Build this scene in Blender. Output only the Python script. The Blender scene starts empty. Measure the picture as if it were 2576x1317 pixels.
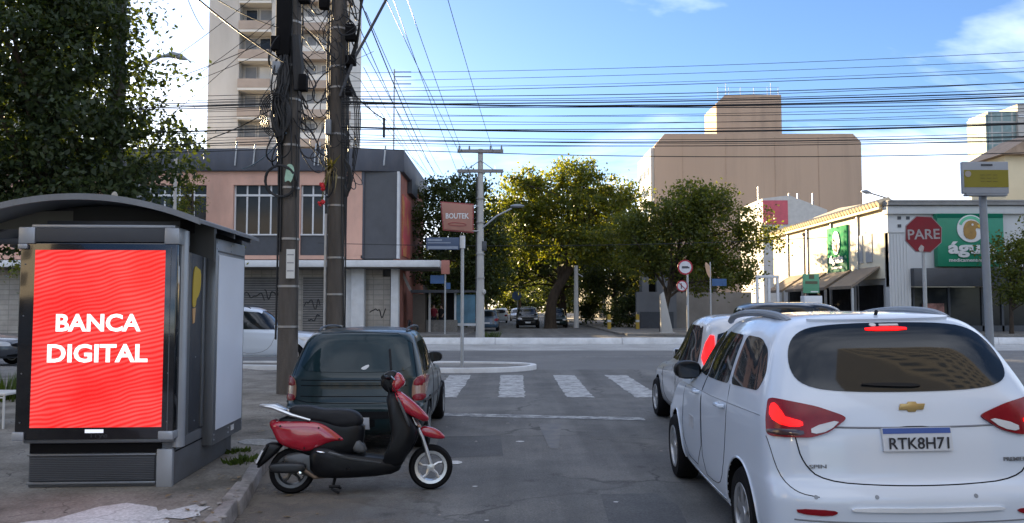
import bpy, bmesh, math, random
import numpy as np
from mathutils import Vector, Matrix
from mathutils.bvhtree import BVHTree

R = math.radians
scene = bpy.context.scene
C = scene.collection

# ------------------------------------------------------------------ camera, sky, sun, exposure
CAM_H, FOCAL, PITCH = 1.7, 2000.0, math.atan(113.5 / 2000.0)
cam_data = bpy.data.cameras.new('camera')
cam_data.sensor_width = 36.0
cam_data.lens = 36.0 * FOCAL / 2576.0
cam_data.clip_start = 0.05
cam_data.clip_end = 3000.0
cam = bpy.data.objects.new('camera', cam_data)
cam.location = (0, 0, CAM_H)
cam.rotation_euler = (R(90) + PITCH, 0, 0)
C.objects.link(cam)
scene.camera = cam

SUN_EL, SUN_AZ = R(10.5), R(-27.0)          # azimuth from +Y (down the street), negative = towards -X
world = bpy.data.worlds.new('World')
scene.world = world
world.use_nodes = True
wn, wl = world.node_tree.nodes, world.node_tree.links
wn.clear()
w_out = wn.new('ShaderNodeOutputWorld')
w_bg = wn.new('ShaderNodeBackground')
w_bg.inputs['Strength'].default_value = 0.13
w_sky = wn.new('ShaderNodeTexSky')
w_sky.sky_type = 'NISHITA'
w_sky.sun_disc = False
w_sky.sun_elevation = SUN_EL
w_sky.sun_rotation = SUN_AZ
w_sky.air_density = 1.0
w_sky.dust_density = 0.3
w_sky.ozone_density = 2.5
tc = wn.new('ShaderNodeTexCoord')
sep = wn.new('ShaderNodeSeparateXYZ')
wl.new(tc.outputs['Generated'], sep.inputs[0])
def wmath(op, a, b=None, clamp=False):
    n = wn.new('ShaderNodeMath'); n.operation = op; n.use_clamp = clamp
    for i, v in enumerate((a, b)):
        if v is None: continue
        if isinstance(v, (int, float)): n.inputs[i].default_value = v
        else: wl.new(v, n.inputs[i])
    return n.outputs[0]
zz = wmath('ADD', wmath('MAXIMUM', sep.outputs['Z'], 0.0), 0.22)
cmb = wn.new('ShaderNodeCombineXYZ')
wl.new(wmath('DIVIDE', sep.outputs['X'], zz), cmb.inputs[0])
wl.new(wmath('DIVIDE', sep.outputs['Y'], zz), cmb.inputs[1])
cn = wn.new('ShaderNodeTexNoise')
cn.inputs['Scale'].default_value = 0.8
cn.inputs['Detail'].default_value = 7.0
cn.inputs['Roughness'].default_value = 0.55
cn.inputs['Distortion'].default_value = 0.25
cmap = wn.new('ShaderNodeMapping')
cmap.inputs['Location'].default_value = (10.5, 5.4, 0.0)
cmap.inputs['Scale'].default_value = (1.0, 1.5, 1.0)
wl.new(cmb.outputs[0], cmap.inputs[0])
wl.new(cmap.outputs[0], cn.inputs['Vector'])
cr = wn.new('ShaderNodeValToRGB')
cr.color_ramp.elements[0].position = 0.44
cr.color_ramp.elements[1].position = 0.74
wl.new(cn.outputs['Fac'], cr.inputs[0])
w_mix = wn.new('ShaderNodeMix')
w_mix.data_type = 'RGBA'
wl.new(wmath('MULTIPLY', cr.outputs[0], 0.85), w_mix.inputs[0])
w_mix.inputs[7].default_value = (4.3, 4.5, 4.9, 1)
w_tint = wn.new('ShaderNodeMix')
w_tint.data_type = 'RGBA'; w_tint.blend_type = 'MULTIPLY'
w_tint.inputs[0].default_value = 1.0
w_tint.inputs[7].default_value = (0.272, 0.302, 0.385, 1)
wl.new(w_sky.outputs[0], w_tint.inputs[6])
wl.new(w_tint.outputs[2], w_mix.inputs[6])
wl.new(w_mix.outputs[2], w_bg.inputs['Color'])
wl.new(w_bg.outputs[0], w_out.inputs['Surface'])

sun_data = bpy.data.lights.new('sun', 'SUN')
sun_data.energy = 5.0
sun_data.angle = R(0.5)
sun_data.color = (1.0, 0.76, 0.45)
sun = bpy.data.objects.new('sun', sun_data)
sun_to = Vector((math.sin(SUN_AZ) * math.cos(SUN_EL), math.cos(SUN_AZ) * math.cos(SUN_EL), math.sin(SUN_EL)))
sun.rotation_euler = sun_to.to_track_quat('Z', 'Y').to_euler()
sun.location = (-40, 40, 60)
C.objects.link(sun)

scene.view_settings.view_transform = 'Standard'
scene.view_settings.look = 'None'
scene.view_settings.gamma = 1.0
scene.view_settings.exposure = 2.5
scene.view_settings.use_curve_mapping = False

# ------------------------------------------------------------------ helpers
rng = random.Random(7)

def at(px, py, Y):
    """a point of the street at depth Y that lies on the sight line of the survey pixel (2576 wide)"""
    a = (px - 1288.0) / FOCAL
    b = (658.5 - py) / FOCAL
    s = Y / (math.cos(PITCH) - b * math.sin(PITCH))
    return Vector((a * s, Y, CAM_H + s * (math.sin(PITCH) + b * math.cos(PITCH))))

def tag(o, label=None, cat=None, group=None, kind=None):
    if label: o['label'] = label
    if cat: o['category'] = cat
    if group: o['group'] = group
    if kind: o['kind'] = kind
    return o

def empty(name, loc=(0, 0, 0), rz=0.0, parent=None, rot=None):
    o = bpy.data.objects.new(name, None)
    o.empty_display_size = 0.2
    o.location = loc
    o.rotation_euler = rot if rot else (0, 0, rz)
    C.objects.link(o)
    if parent: o.parent = parent
    return o

def link(name, me, mat=None, parent=None, sharp=38):
    o = bpy.data.objects.new(name, me)
    if mat is not None and len(me.materials) == 0:
        me.materials.append(mat)
    if sharp is not None and len(me.polygons):
        me.polygons.foreach_set('use_smooth', [True] * len(me.polygons))
        me.set_sharp_from_angle(angle=R(sharp))
    C.objects.link(o)
    if parent: o.parent = parent
    return o

def chaikin(p, n=2, closed=True):
    p = [Vector(q) for q in p]
    for _ in range(n):
        out = []
        m = len(p)
        for i in range(m if closed else m - 1):
            a, b = p[i], p[(i + 1) % m]
            out += [a * 0.75 + b * 0.25, a * 0.25 + b * 0.75]
        if not closed:
            out = [p[0]] + out + [p[-1]]
        p = out
    return p

def rounded(p, r, n=5):
    p = [Vector(q) for q in p]; out = []; m = len(p)
    for i in range(m):
        a, c, b = p[i - 1], p[i], p[(i + 1) % m]
        u, w = a - c, b - c
        ru, rw = min(r, u.length * 0.45), min(r, w.length * 0.45)
        s, e = c + u.normalized() * ru, c + w.normalized() * rw
        for k in range(n + 1):
            t = k / n; out.append(s * (1 - t) ** 2 + c * 2 * t * (1 - t) + e * t * t)
    return out

class MB:
    def __init__(self, M=None):
        self.v, self.f, self.M = [], [], M or Matrix()
    def add(self, vs, fs):
        n = len(self.v)
        self.v += [self.M @ Vector(p) for p in vs]
        self.f += [tuple(i + n for i in f) for f in fs]
        return self
    def box(self, x0, x1, y0, y1, z0, z1):
        return self.add([(x0, y0, z0), (x1, y0, z0), (x1, y1, z0), (x0, y1, z0), (x0, y0, z1), (x1, y0, z1), (x1, y1, z1), (x0, y1, z1)],
                        [(3, 2, 1, 0), (4, 5, 6, 7), (0, 1, 5, 4), (1, 2, 6, 5), (2, 3, 7, 6), (3, 0, 4, 7)])
    def ring_tube(self, rings, cap=True):
        n = len(rings[0])
        vs = [p for r in rings for p in r]
        fs = []
        for k in range(len(rings) - 1):
            for i in range(n):
                j = (i + 1) % n
                fs.append((k * n + i, k * n + j, (k + 1) * n + j, (k + 1) * n + i))
        if cap:
            fs.append(tuple(range(n - 1, -1, -1)))
            fs.append(tuple((len(rings) - 1) * n + i for i in range(n)))
        return self.add(vs, fs)
    def tube(self, pts, r, n=8, cap=True):
        pts = [Vector(p) for p in pts]
        rs = r if isinstance(r, (list, tuple)) else [r] * len(pts)
        rings = []
        ref = None
        for k, p in enumerate(pts):
            d = (pts[min(k + 1, len(pts) - 1)] - pts[max(k - 1, 0)])
            if d.length < 1e-9: d = Vector((0, 0, 1))
            d.normalize()
            if ref is None:
                ref = Vector((0, 0, 1)) if abs(d.z) < 0.9 else Vector((1, 0, 0))
            u = d.cross(ref)
            if u.length < 1e-4:
                u = d.cross(Vector((0, 1, 0)))
            u.normalize()
            w = u.cross(d).normalized()
            ref = w
            rings.append([p + (u * math.cos(a) + w * math.sin(a)) * rs[k] for a in [2 * math.pi * i / n for i in range(n)]])
        return self.ring_tube(rings, cap)
    def cyl(self, p0, p1, r0, r1=None, n=16):
        return self.tube([p0, p1], [r0, r0 if r1 is None else r1], n)
    def lathe(self, prof, org=(0, 0, 0), axis='z', n=24, closed=False):
        """prof: (radius, height) pairs turned round an axis through org"""
        o = Vector(org)
        ax = {'x': (Vector((0, 1, 0)), Vector((0, 0, 1)), Vector((1, 0, 0))), 'y': (Vector((0, 0, 1)), Vector((1, 0, 0)), Vector((0, 1, 0))),
              'z': (Vector((1, 0, 0)), Vector((0, 1, 0)), Vector((0, 0, 1)))}[axis]
        vs, fs = [], []
        m = len(prof)
        for i in range(n):
            a = 2 * math.pi * i / n
            for (r, h) in prof:
                vs.append(o + (ax[0] * math.cos(a) + ax[1] * math.sin(a)) * r + ax[2] * h)
        for i in range(n):
            j = (i + 1) % n
            for k in range(m if closed else m - 1):
                l = (k + 1) % m
                fs.append((i * m + k, j * m + k, j * m + l, i * m + l))
        return self.add(vs, fs)
    def prism(self, poly, axis, d0, d1):
        """a closed outline pushed along an axis: 'x' takes (y,z), 'y' takes (x,z), 'z' takes (x,y)"""
        def P(a, b, d):
            return {'x': (d, a, b), 'y': (a, d, b), 'z': (a, b, d)}[axis]
        n = len(poly)
        vs = [P(p[0], p[1], d0) for p in poly] + [P(p[0], p[1], d1) for p in poly]
        fs = [tuple(range(n - 1, -1, -1)), tuple(range(n, 2 * n))] + [(i, (i + 1) % n, n + (i + 1) % n, n + i) for i in range(n)]
        return self.add(vs, fs)
    def pillow(self, poly, w, y0=0.0, smooth=2, rings=((1.0, 0.45), (0.95, 0.8), (0.8, 0.96), (0.45, 1.0))):
        """side outline (x,z) swelled to both sides of y0"""
        p = chaikin([(a, b, 0) for a, b in poly], smooth)
        c = sum(p, Vector()) / len(p)
        rr = []
        for s, t in list(rings)[::-1]:
            rr.append([(c.x + (q.x - c.x) * s, y0 - w * t, c.y + (q.y - c.y) * s) for q in p])
        for s, t in rings:
            rr.append([(c.x + (q.x - c.x) * s, y0 + w * t, c.y + (q.y - c.y) * s) for q in p])
        return self.ring_tube(rr)
    def ball(self, c, r, n=10, m=6, sc=(1, 1, 1)):
        c = Vector(c)
        vs, fs = [c + Vector((0, 0, r * sc[2])), c - Vector((0, 0, r * sc[2]))], []
        for j in range(1, m):
            t = math.pi * j / m
            for i in range(n):
                a = 2 * math.pi * i / n
                vs.append(c + Vector((r * sc[0] * math.sin(t) * math.cos(a), r * sc[1] * math.sin(t) * math.sin(a), r * sc[2] * math.cos(t))))
        for i in range(n):
            j = (i + 1) % n
            fs.append((0, 2 + i, 2 + j))
            fs.append((1, 2 + (m - 2) * n + j, 2 + (m - 2) * n + i))
            for k in range(m - 2):
                fs.append((2 + k * n + i, 2 + (k + 1) * n + i, 2 + (k + 1) * n + j, 2 + k * n + j))
        return self.add(vs, fs)
    def build(self, name, mat, parent=None, bevel=0.0, seg=2, sharp=38, fix=True):
        me = bpy.data.meshes.new(name)
        me.from_pydata([tuple(p) for p in self.v], [], self.f)
        if bevel or fix:
            bm = bmesh.new(); bm.from_mesh(me)
            if bevel:
                ed = [e for e in bm.edges if len(e.link_faces) == 2 and e.calc_face_angle(0) > R(35)]
                bmesh.ops.bevel(bm, geom=ed, offset=bevel, segments=seg, affect='EDGES', profile=0.5)
            bmesh.ops.recalc_face_normals(bm, faces=bm.faces)
            bm.to_mesh(me); bm.free()
        return link(name, me, mat, parent, sharp)

def B(x0, x1, y0, y1, z0, z1):
    return MB().box(min(x0, x1), max(x0, x1), min(y0, y1), max(y0, y1), min(z0, z1), max(z0, z1))

def txt(name, body, w, h, mat, parent, loc, rz=0.0, depth=0.004, bold=0.0, M=None, keep=False):
    """raised lettering standing in the x-z plane of its own frame, facing -y, centred on loc"""
    cu = bpy.data.curves.new(name, 'FONT')
    cu.body = body
    cu.align_x = 'CENTER'
    cu.offset = bold
    cu.resolution_u = 3
    cu.space_line = 0.95
    o = bpy.data.objects.new(name, cu)
    C.objects.link(o)
    dg = bpy.context.evaluated_depsgraph_get()
    me = bpy.data.meshes.new_from_object(o.evaluated_get(dg))
    bpy.data.objects.remove(o)
    bm = bmesh.new(); bm.from_mesh(me)
    xs = [v.co.x for v in bm.verts]; ys = [v.co.y for v in bm.verts]
    cx, cy = (min(xs) + max(xs)) / 2, (min(ys) + max(ys)) / 2
    sx, sy = w / (max(xs) - min(xs)), h / (max(ys) - min(ys))
    if keep: sx = sy = min(sx, sy)
    for v in bm.verts:
        v.co = Vector(((v.co.x - cx) * sx, 0.0, (v.co.y - cy) * sy))
    r = bmesh.ops.extrude_face_region(bm, geom=bm.faces[:])
    for g in r['geom']:
        if isinstance(g, bmesh.types.BMVert): g.co.y -= depth
    T = M if M is not None else Matrix.Translation(loc) @ Matrix.Rotation(rz, 4, 'Z')
    bmesh.ops.transform(bm, matrix=T, verts=bm.verts)
    bmesh.ops.recalc_face_normals(bm, faces=bm.faces)
    bm.to_mesh(me); bm.free()
    me.materials.clear()
    return link(name, me, mat, parent, 30)

# ------------------------------------------------------------------ materials
MATS = {}
def nd(nt, t, **kw):
    n = nt.nodes.new(t)
    for k, v in kw.items(): setattr(n, k, v)
    return n

def mat(name, col, rough=0.6, metal=0.0, var=0.10, scale=2.5, bump=0.0, bscale=60.0, coat=0.0, spec=0.5, emit=None, estr=1.0, dirt=None, dirt_amt=0.5, dirt_scale=1.2, streak=1.0, rvar=0.15):
    if name in MATS: return MATS[name]
    if rough > 0.7 and spec == 0.5: spec = 0.15
    m = bpy.data.materials.new(name); m.use_nodes = True
    nt = m.node_tree; b = nt.nodes['Principled BSDF']; L = nt.links.new
    tcn = nd(nt, 'ShaderNodeTexCoord')
    mp = nd(nt, 'ShaderNodeMapping'); mp.inputs['Scale'].default_value = (1, 1, streak)
    L(tcn.outputs['Object'], mp.inputs[0])
    n1 = nd(nt, 'ShaderNodeTexNoise'); n1.inputs['Scale'].default_value = scale; n1.inputs['Detail'].default_value = 6; n1.inputs['Roughness'].default_value = 0.6
    L(mp.outputs[0], n1.inputs['Vector'])
    mx = nd(nt, 'ShaderNodeMix', data_type='RGBA')
    mr = nd(nt, 'ShaderNodeMapRange'); mr.inputs['From Min'].default_value = 0.3; mr.inputs['From Max'].default_value = 0.7
    L(n1.outputs['Fac'], mr.inputs[0]); L(mr.outputs[0], mx.inputs[0])
    mx.inputs[6].default_value = (*[max(0, c * (1 - var)) for c in col], 1)
    mx.inputs[7].default_value = (*[min(1, c * (1 + var)) for c in col], 1)
    outc = mx.outputs[2]
    if dirt is not None:
        n2 = nd(nt, 'ShaderNodeTexNoise'); n2.inputs['Scale'].default_value = dirt_scale; n2.inputs['Detail'].default_value = 8; n2.inputs['Roughness'].default_value = 0.7
        L(mp.outputs[0], n2.inputs['Vector'])
        r2 = nd(nt, 'ShaderNodeMapRange'); r2.inputs['From Min'].default_value = 0.48; r2.inputs['From Max'].default_value = 0.72; r2.inputs['To Max'].default_value = dirt_amt
        L(n2.outputs['Fac'], r2.inputs[0])
        m2 = nd(nt, 'ShaderNodeMix', data_type='RGBA')
        L(r2.outputs[0], m2.inputs[0]); L(outc, m2.inputs[6]); m2.inputs[7].default_value = (*dirt, 1)
        outc = m2.outputs[2]
    L(outc, b.inputs['Base Color'])
    b.inputs['Metallic'].default_value = metal
    b.inputs['Specular IOR Level'].default_value = spec
    b.inputs['Coat Weight'].default_value = coat
    b.inputs['Coat Roughness'].default_value = 0.04
    rr = nd(nt, 'ShaderNodeMapRange'); rr.inputs['From Min'].default_value = 0.3; rr.inputs['From Max'].default_value = 0.7
    rr.inputs['To Min'].default_value = max(0, rough * (1 - rvar)); rr.inputs['To Max'].default_value = min(1, rough * (1 + rvar))
    L(n1.outputs['Fac'], rr.inputs[0]); L(rr.outputs[0], b.inputs['Roughness'])
    if bump:
        n3 = nd(nt, 'ShaderNodeTexNoise'); n3.inputs['Scale'].default_value = bscale; n3.inputs['Detail'].default_value = 4
        L(tcn.outputs['Object'], n3.inputs['Vector'])
        bp = nd(nt, 'ShaderNodeBump'); bp.inputs['Strength'].default_value = bump; bp.inputs['Distance'].default_value = 0.02
        L(n3.outputs['Fac'], bp.inputs['Height']); L(bp.outputs[0], b.inputs['Normal'])
    if emit is not None:
        b.inputs['Emission Color'].default_value = (*emit, 1); b.inputs['Emission Strength'].default_value = estr
    MATS[name] = m
    return m

def leaf_mat(name, c0, c1, trans=0.45, tcol=None):
    if name in MATS: return MATS[name]
    m = bpy.data.materials.new(name); m.use_nodes = True
    nt = m.node_tree; nt.nodes.clear(); L = nt.links.new
    out = nd(nt, 'ShaderNodeOutputMaterial')
    g = nd(nt, 'ShaderNodeNewGeometry')
    mx = nd(nt, 'ShaderNodeMix', data_type='RGBA')
    L(g.outputs['Random Per Island'], mx.inputs[0])
    mx.inputs[6].default_value = (*c0, 1); mx.inputs[7].default_value = (*c1, 1)
    p = nd(nt, 'ShaderNodeBsdfPrincipled'); p.inputs['Roughness'].default_value = 0.5; p.inputs['Specular IOR Level'].default_value = 0.35
    L(mx.outputs[2], p.inputs['Base Color'])
    t = nd(nt, 'ShaderNodeBsdfTranslucent')
    gm = nd(nt, 'ShaderNodeMix', data_type='RGBA'); gm.blend_type = 'MULTIPLY'; gm.inputs[0].default_value = 1
    L(mx.outputs[2], gm.inputs[6]); gm.inputs[7].default_value = (*(tcol or (2.4, 2.0, 0.5)), 1)
    L(gm.outputs[2], t.inputs['Color'])
    ms = nd(nt, 'ShaderNodeMixShader'); ms.inputs[0].default_value = trans
    L(p.outputs[0], ms.inputs[1]); L(t.outputs[0], ms.inputs[2]); L(ms.outputs[0], out.inputs['Surface'])
    MATS[name] = m
    return m

def ground_mat(name, c0, c1, c2, big=0.35, fine=90.0, crack=0.0, rough=0.85, stains=None, crack_scale=0.9, bump=0.35, tracks=False):
    """mineral ground: broad blotches, fine aggregate, thin wandering cracks"""
    m = bpy.data.materials.new(name); m.use_nodes = True
    nt = m.node_tree; b = nt.nodes['Principled BSDF']; L = nt.links.new
    tcn = nd(nt, 'ShaderNodeTexCoord')
    nb = nd(nt, 'ShaderNodeTexNoise'); nb.inputs['Scale'].default_value = big; nb.inputs['Detail'].default_value = 8; nb.inputs['Roughness'].default_value = 0.65
    nf = nd(nt, 'ShaderNodeTexNoise'); nf.inputs['Scale'].default_value = fine * 0.55; nf.inputs['Detail'].default_value = 3; nf.inputs['Roughness'].default_value = 0.7
    L(tcn.outputs['Object'], nb.inputs['Vector']); L(tcn.outputs['Object'], nf.inputs['Vector'])
    r = nd(nt, 'ShaderNodeValToRGB')
    e = r.color_ramp.elements; e[0].position = 0.34; e[0].color = (*c0, 1); e[1].position = 0.66; e[1].color = (*c2, 1)
    k = e.new(0.5); k.color = (*c1, 1)
    L(nb.outputs['Fac'], r.inputs[0])
    mx = nd(nt, 'ShaderNodeMix', data_type='RGBA'); mx.blend_type = 'OVERLAY'; mx.inputs[0].default_value = 0.8
    L(r.outputs[0], mx.inputs[6]); L(nf.outputs['Fac'], mx.inputs[7])
    outc = mx.outputs[2]
    if stains:
        ns = nd(nt, 'ShaderNodeTexNoise'); ns.inputs['Scale'].default_value = 1.3; ns.inputs['Detail'].default_value = 9; ns.inputs['Roughness'].default_value = 0.75
        L(tcn.outputs['Object'], ns.inputs['Vector'])
        rs = nd(nt, 'ShaderNodeMapRange'); rs.inputs['From Min'].default_value = 0.56; rs.inputs['From Max'].default_value = 0.74; rs.inputs['To Max'].default_value = 0.75
        L(ns.outputs['Fac'], rs.inputs[0])
        m2 = nd(nt, 'ShaderNodeMix', data_type='RGBA'); L(rs.outputs[0], m2.inputs[0]); L(outc, m2.inputs[6]); m2.inputs[7].default_value = (*stains, 1)
        outc = m2.outputs[2]
    if crack:
        nw = nd(nt, 'ShaderNodeTexNoise'); nw.inputs['Scale'].default_value = 2.2; nw.inputs['Detail'].default_value = 5
        L(tcn.outputs['Object'], nw.inputs['Vector'])
        va = nd(nt, 'ShaderNodeVectorMath', operation='MULTIPLY_ADD'); va.inputs[1].default_value = (0.7, 0.7, 0.0)
        L(nw.outputs['Color'], va.inputs[0]); L(tcn.outputs['Object'], va.inputs[2])
        vo = nd(nt, 'ShaderNodeTexVoronoi', feature='DISTANCE_TO_EDGE'); vo.inputs['Scale'].default_value = crack_scale
        L(va.outputs[0], vo.inputs['Vector'])
        rc = nd(nt, 'ShaderNodeMapRange'); rc.inputs['From Min'].default_value = 0.0; rc.inputs['From Max'].default_value = 0.014; rc.inputs['To Min'].default_value = crack; rc.inputs['To Max'].default_value = 0.0
        L(vo.outputs['Distance'], rc.inputs[0])
        mg = nd(nt, 'ShaderNodeMath', operation='MULTIPLY'); L(rc.outputs[0], mg.inputs[0])
        rg = nd(nt, 'ShaderNodeMapRange'); rg.inputs['From Min'].default_value = 0.42; rg.inputs['From Max'].default_value = 0.6
        L(nb.outputs['Fac'], rg.inputs[0]); L(rg.outputs[0], mg.inputs[1])
        m3 = nd(nt, 'ShaderNodeMix', data_type='RGBA'); L(mg.outputs[0], m3.inputs[0]); L(outc, m3.inputs[6]); m3.inputs[7].default_value = (*[c * 0.35 for c in c0], 1)
        outc = m3.outputs[2]
    if tracks:
        mp = nd(nt, 'ShaderNodeMapping'); mp.inputs['Scale'].default_value = (1.5, 0.07, 1.0); L(tcn.outputs['Object'], mp.inputs[0])
        nt1 = nd(nt, 'ShaderNodeTexNoise'); nt1.inputs['Scale'].default_value = 1.0; nt1.inputs['Detail'].default_value = 5; nt1.inputs['Roughness'].default_value = 0.6; L(mp.outputs[0], nt1.inputs['Vector'])
        rt = nd(nt, 'ShaderNodeMapRange'); rt.inputs['From Min'].default_value = 0.32; rt.inputs['From Max'].default_value = 0.68; rt.inputs['To Min'].default_value = 0.72; rt.inputs['To Max'].default_value = 1.2; L(nt1.outputs['Fac'], rt.inputs[0])
        vs_ = nd(nt, 'ShaderNodeTexVoronoi'); vs_.inputs['Scale'].default_value = 1.9; L(tcn.outputs['Object'], vs_.inputs['Vector'])
        nj = nd(nt, 'ShaderNodeMath', operation='MULTIPLY_ADD'); nj.inputs[1].default_value = 0.35; L(nf.outputs['Fac'], nj.inputs[0]); L(vs_.outputs['Distance'], nj.inputs[2])
        ro = nd(nt, 'ShaderNodeMapRange'); ro.inputs['From Min'].default_value = 0.22; ro.inputs['From Max'].default_value = 0.34; ro.inputs['To Min'].default_value = 0.62; ro.inputs['To Max'].default_value = 1.0; L(nj.outputs[0], ro.inputs[0])
        ml_ = nd(nt, 'ShaderNodeMath', operation='MULTIPLY'); L(rt.outputs[0], ml_.inputs[0]); L(ro.outputs[0], ml_.inputs[1])
        m4 = nd(nt, 'ShaderNodeMix', data_type='RGBA'); m4.blend_type = 'MULTIPLY'; m4.inputs[0].default_value = 1.0
        L(outc, m4.inputs[6]); L(ml_.outputs[0], m4.inputs[7]); outc = m4.outputs[2]
    L(outc, b.inputs['Base Color'])
    b.inputs['Roughness'].default_value = rough
    b.inputs['Specular IOR Level'].default_value = 0.35
    bp = nd(nt, 'ShaderNodeBump'); bp.inputs['Strength'].default_value = bump; bp.inputs['Distance'].default_value = 0.01
    L(nf.outputs['Fac'], bp.inputs['Height']); L(bp.outputs[0], b.inputs['Normal'])
    MATS[name] = m
    return m

def worn_paint(name, paint, under, lo=0.42, hi=0.58, scale=7.0):
    """road paint rubbed through to the asphalt in places"""
    m = bpy.data.materials.new(name); m.use_nodes = True
    nt = m.node_tree; b = nt.nodes['Principled BSDF']; L = nt.links.new
    tcn = nd(nt, 'ShaderNodeTexCoord')
    n1 = nd(nt, 'ShaderNodeTexNoise'); n1.inputs['Scale'].default_value = scale; n1.inputs['Detail'].default_value = 9; n1.inputs['Roughness'].default_value = 0.75
    L(tcn.outputs['Object'], n1.inputs['Vector'])
    r = nd(nt, 'ShaderNodeMapRange'); r.inputs['From Min'].default_value = lo; r.inputs['From Max'].default_value = hi
    L(n1.outputs['Fac'], r.inputs[0])
    mx = nd(nt, 'ShaderNodeMix', data_type='RGBA'); L(r.outputs[0], mx.inputs[0])
    mx.inputs[6].default_value = (*under, 1); mx.inputs[7].default_value = (*paint, 1)
    L(mx.outputs[2], b.inputs['Base Color']); b.inputs['Roughness'].default_value = 0.75
    MATS[name] = m
    return m

def tile_mat(name, c0, c1, mortar, sx, sz, msize=0.02, rough=0.5, offset=0.0, bump=0.3):
    """small wall tiles or shutter slats too far off to tell apart; laid in the x-z plane"""
    m = bpy.data.materials.new(name); m.use_nodes = True
    nt = m.node_tree; b = nt.nodes['Principled BSDF']; L = nt.links.new
    tcn = nd(nt, 'ShaderNodeTexCoord'); sp = nd(nt, 'ShaderNodeSeparateXYZ'); cb = nd(nt, 'ShaderNodeCombineXYZ')
    L(tcn.outputs['Object'], sp.inputs[0])
    ad = nd(nt, 'ShaderNodeMath', operation='ADD'); L(sp.outputs['X'], ad.inputs[0]); L(sp.outputs['Y'], ad.inputs[1])
    L(ad.outputs[0], cb.inputs[0]); L(sp.outputs['Z'], cb.inputs[1])
    br = nd(nt, 'ShaderNodeTexBrick'); br.offset = offset
    br.inputs['Color1'].default_value = (*c0, 1); br.inputs['Color2'].default_value = (*c1, 1); br.inputs['Mortar'].default_value = (*mortar, 1)
    br.inputs['Scale'].default_value = 1.0; br.inputs['Mortar Size'].default_value = msize
    br.inputs['Brick Width'].default_value = sx; br.inputs['Row Height'].default_value = sz
    L(cb.outputs[0], br.inputs['Vector'])
    n1 = nd(nt, 'ShaderNodeTexNoise'); n1.inputs['Scale'].default_value = 0.8; n1.inputs['Detail'].default_value = 8; n1.inputs['Roughness'].default_value = 0.7
    L(tcn.outputs['Object'], n1.inputs['Vector'])
    mr = nd(nt, 'ShaderNodeMapRange'); mr.inputs['From Min'].default_value = 0.3; mr.inputs['From Max'].default_value = 0.7; mr.inputs['To Min'].default_value = 0.7; mr.inputs['To Max'].default_value = 1.1
    L(n1.outputs['Fac'], mr.inputs[0])
    mx = nd(nt, 'ShaderNodeMix', data_type='RGBA'); mx.blend_type = 'MULTIPLY'; mx.inputs[0].default_value = 1
    L(br.outputs['Color'], mx.inputs[6]); L(mr.outputs[0], mx.inputs[7])
    L(mx.outputs[2], b.inputs['Base Color']); b.inputs['Roughness'].default_value = max(rough, 0.6); b.inputs['Specular IOR Level'].default_value = 0.12
    bp = nd(nt, 'ShaderNodeBump'); bp.inputs['Strength'].default_value = bump; bp.inputs['Distance'].default_value = 0.02; bp.invert = True
    L(br.outputs['Fac'], bp.inputs['Height']); L(bp.outputs[0], b.inputs['Normal'])
    MATS[name] = m
    return m

def glass_mat(name, col=(0.012, 0.016, 0.02), rough=0.03, spec=0.6):
    return mat(name, col, rough=rough, var=0.2, scale=1.0, spec=spec)

# the palette
asphalt = ground_mat('asphalt', (0.092, 0.090, 0.087), (0.125, 0.122, 0.116), (0.168, 0.162, 0.150), big=0.7, fine=110, crack=0.8, crack_scale=0.45, stains=(0.165, 0.155, 0.14), tracks=True)
avenue_asphalt = ground_mat('avenue_asphalt', (0.115, 0.114, 0.112), (0.138, 0.136, 0.132), (0.165, 0.162, 0.156), big=0.3, fine=120, crack=0.3, crack_scale=0.4)
paving = ground_mat('paving', (0.095, 0.085, 0.070), (0.18, 0.162, 0.136), (0.27, 0.25, 0.22), big=1.3, fine=60, crack=0.9, crack_scale=1.3, stains=(0.06, 0.058, 0.042))
far_paving = ground_mat('far_paving', (0.12, 0.11, 0.10), (0.17, 0.16, 0.145), (0.22, 0.21, 0.19), big=0.6, fine=50)
concrete = ground_mat('concrete', (0.27, 0.265, 0.25), (0.34, 0.335, 0.32), (0.42, 0.415, 0.40), big=0.5, fine=60, crack=0.4, crack_scale=0.35)
light_patch = ground_mat('light_patch', (0.36, 0.36, 0.35), (0.48, 0.48, 0.47), (0.56, 0.56, 0.55), big=1.4, fine=80, crack=0.5, crack_scale=1.1, stains=(0.22, 0.2, 0.18))
kerb_stone_m = mat('kerb_granite', (0.27, 0.25, 0.235), 0.85, var=0.35, scale=6, bump=0.5, bscale=50, dirt=(0.10, 0.09, 0.08), dirt_amt=0.8, dirt_scale=5)
kerb_white = mat('kerb_whitewash', (0.62, 0.63, 0.64), 0.8, var=0.15, scale=1.5, dirt=(0.32, 0.31, 0.30), dirt_amt=0.5, dirt_scale=1.0)
road_paint = worn_paint('road_paint', (0.46, 0.46, 0.45), (0.16, 0.157, 0.15), 0.38, 0.60, 4.5)
road_paint_old = worn_paint('road_paint_old', (0.36, 0.36, 0.35), (0.12, 0.12, 0.12), 0.44, 0.58, 5)
tyre_m = mat('tyre_rubber', (0.007, 0.007, 0.008), 0.85, var=0.3, bump=0.2)
black_plastic = mat('black_plastic', (0.005, 0.005, 0.006), 0.5, var=0.2, scale=8, spec=0.22)
matt_black = mat('matt_black', (0.006, 0.006, 0.007), 0.9, var=0.1)
glass_dark = glass_mat('tinted_glass', (0.012, 0.016, 0.02), 0.05, 0.45)
alloy = mat('alloy', (0.55, 0.56, 0.57), 0.32, 0.9, var=0.12, scale=6)
chrome = mat('chrome', (0.75, 0.76, 0.78), 0.12, 1.0, var=0.04)
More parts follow.
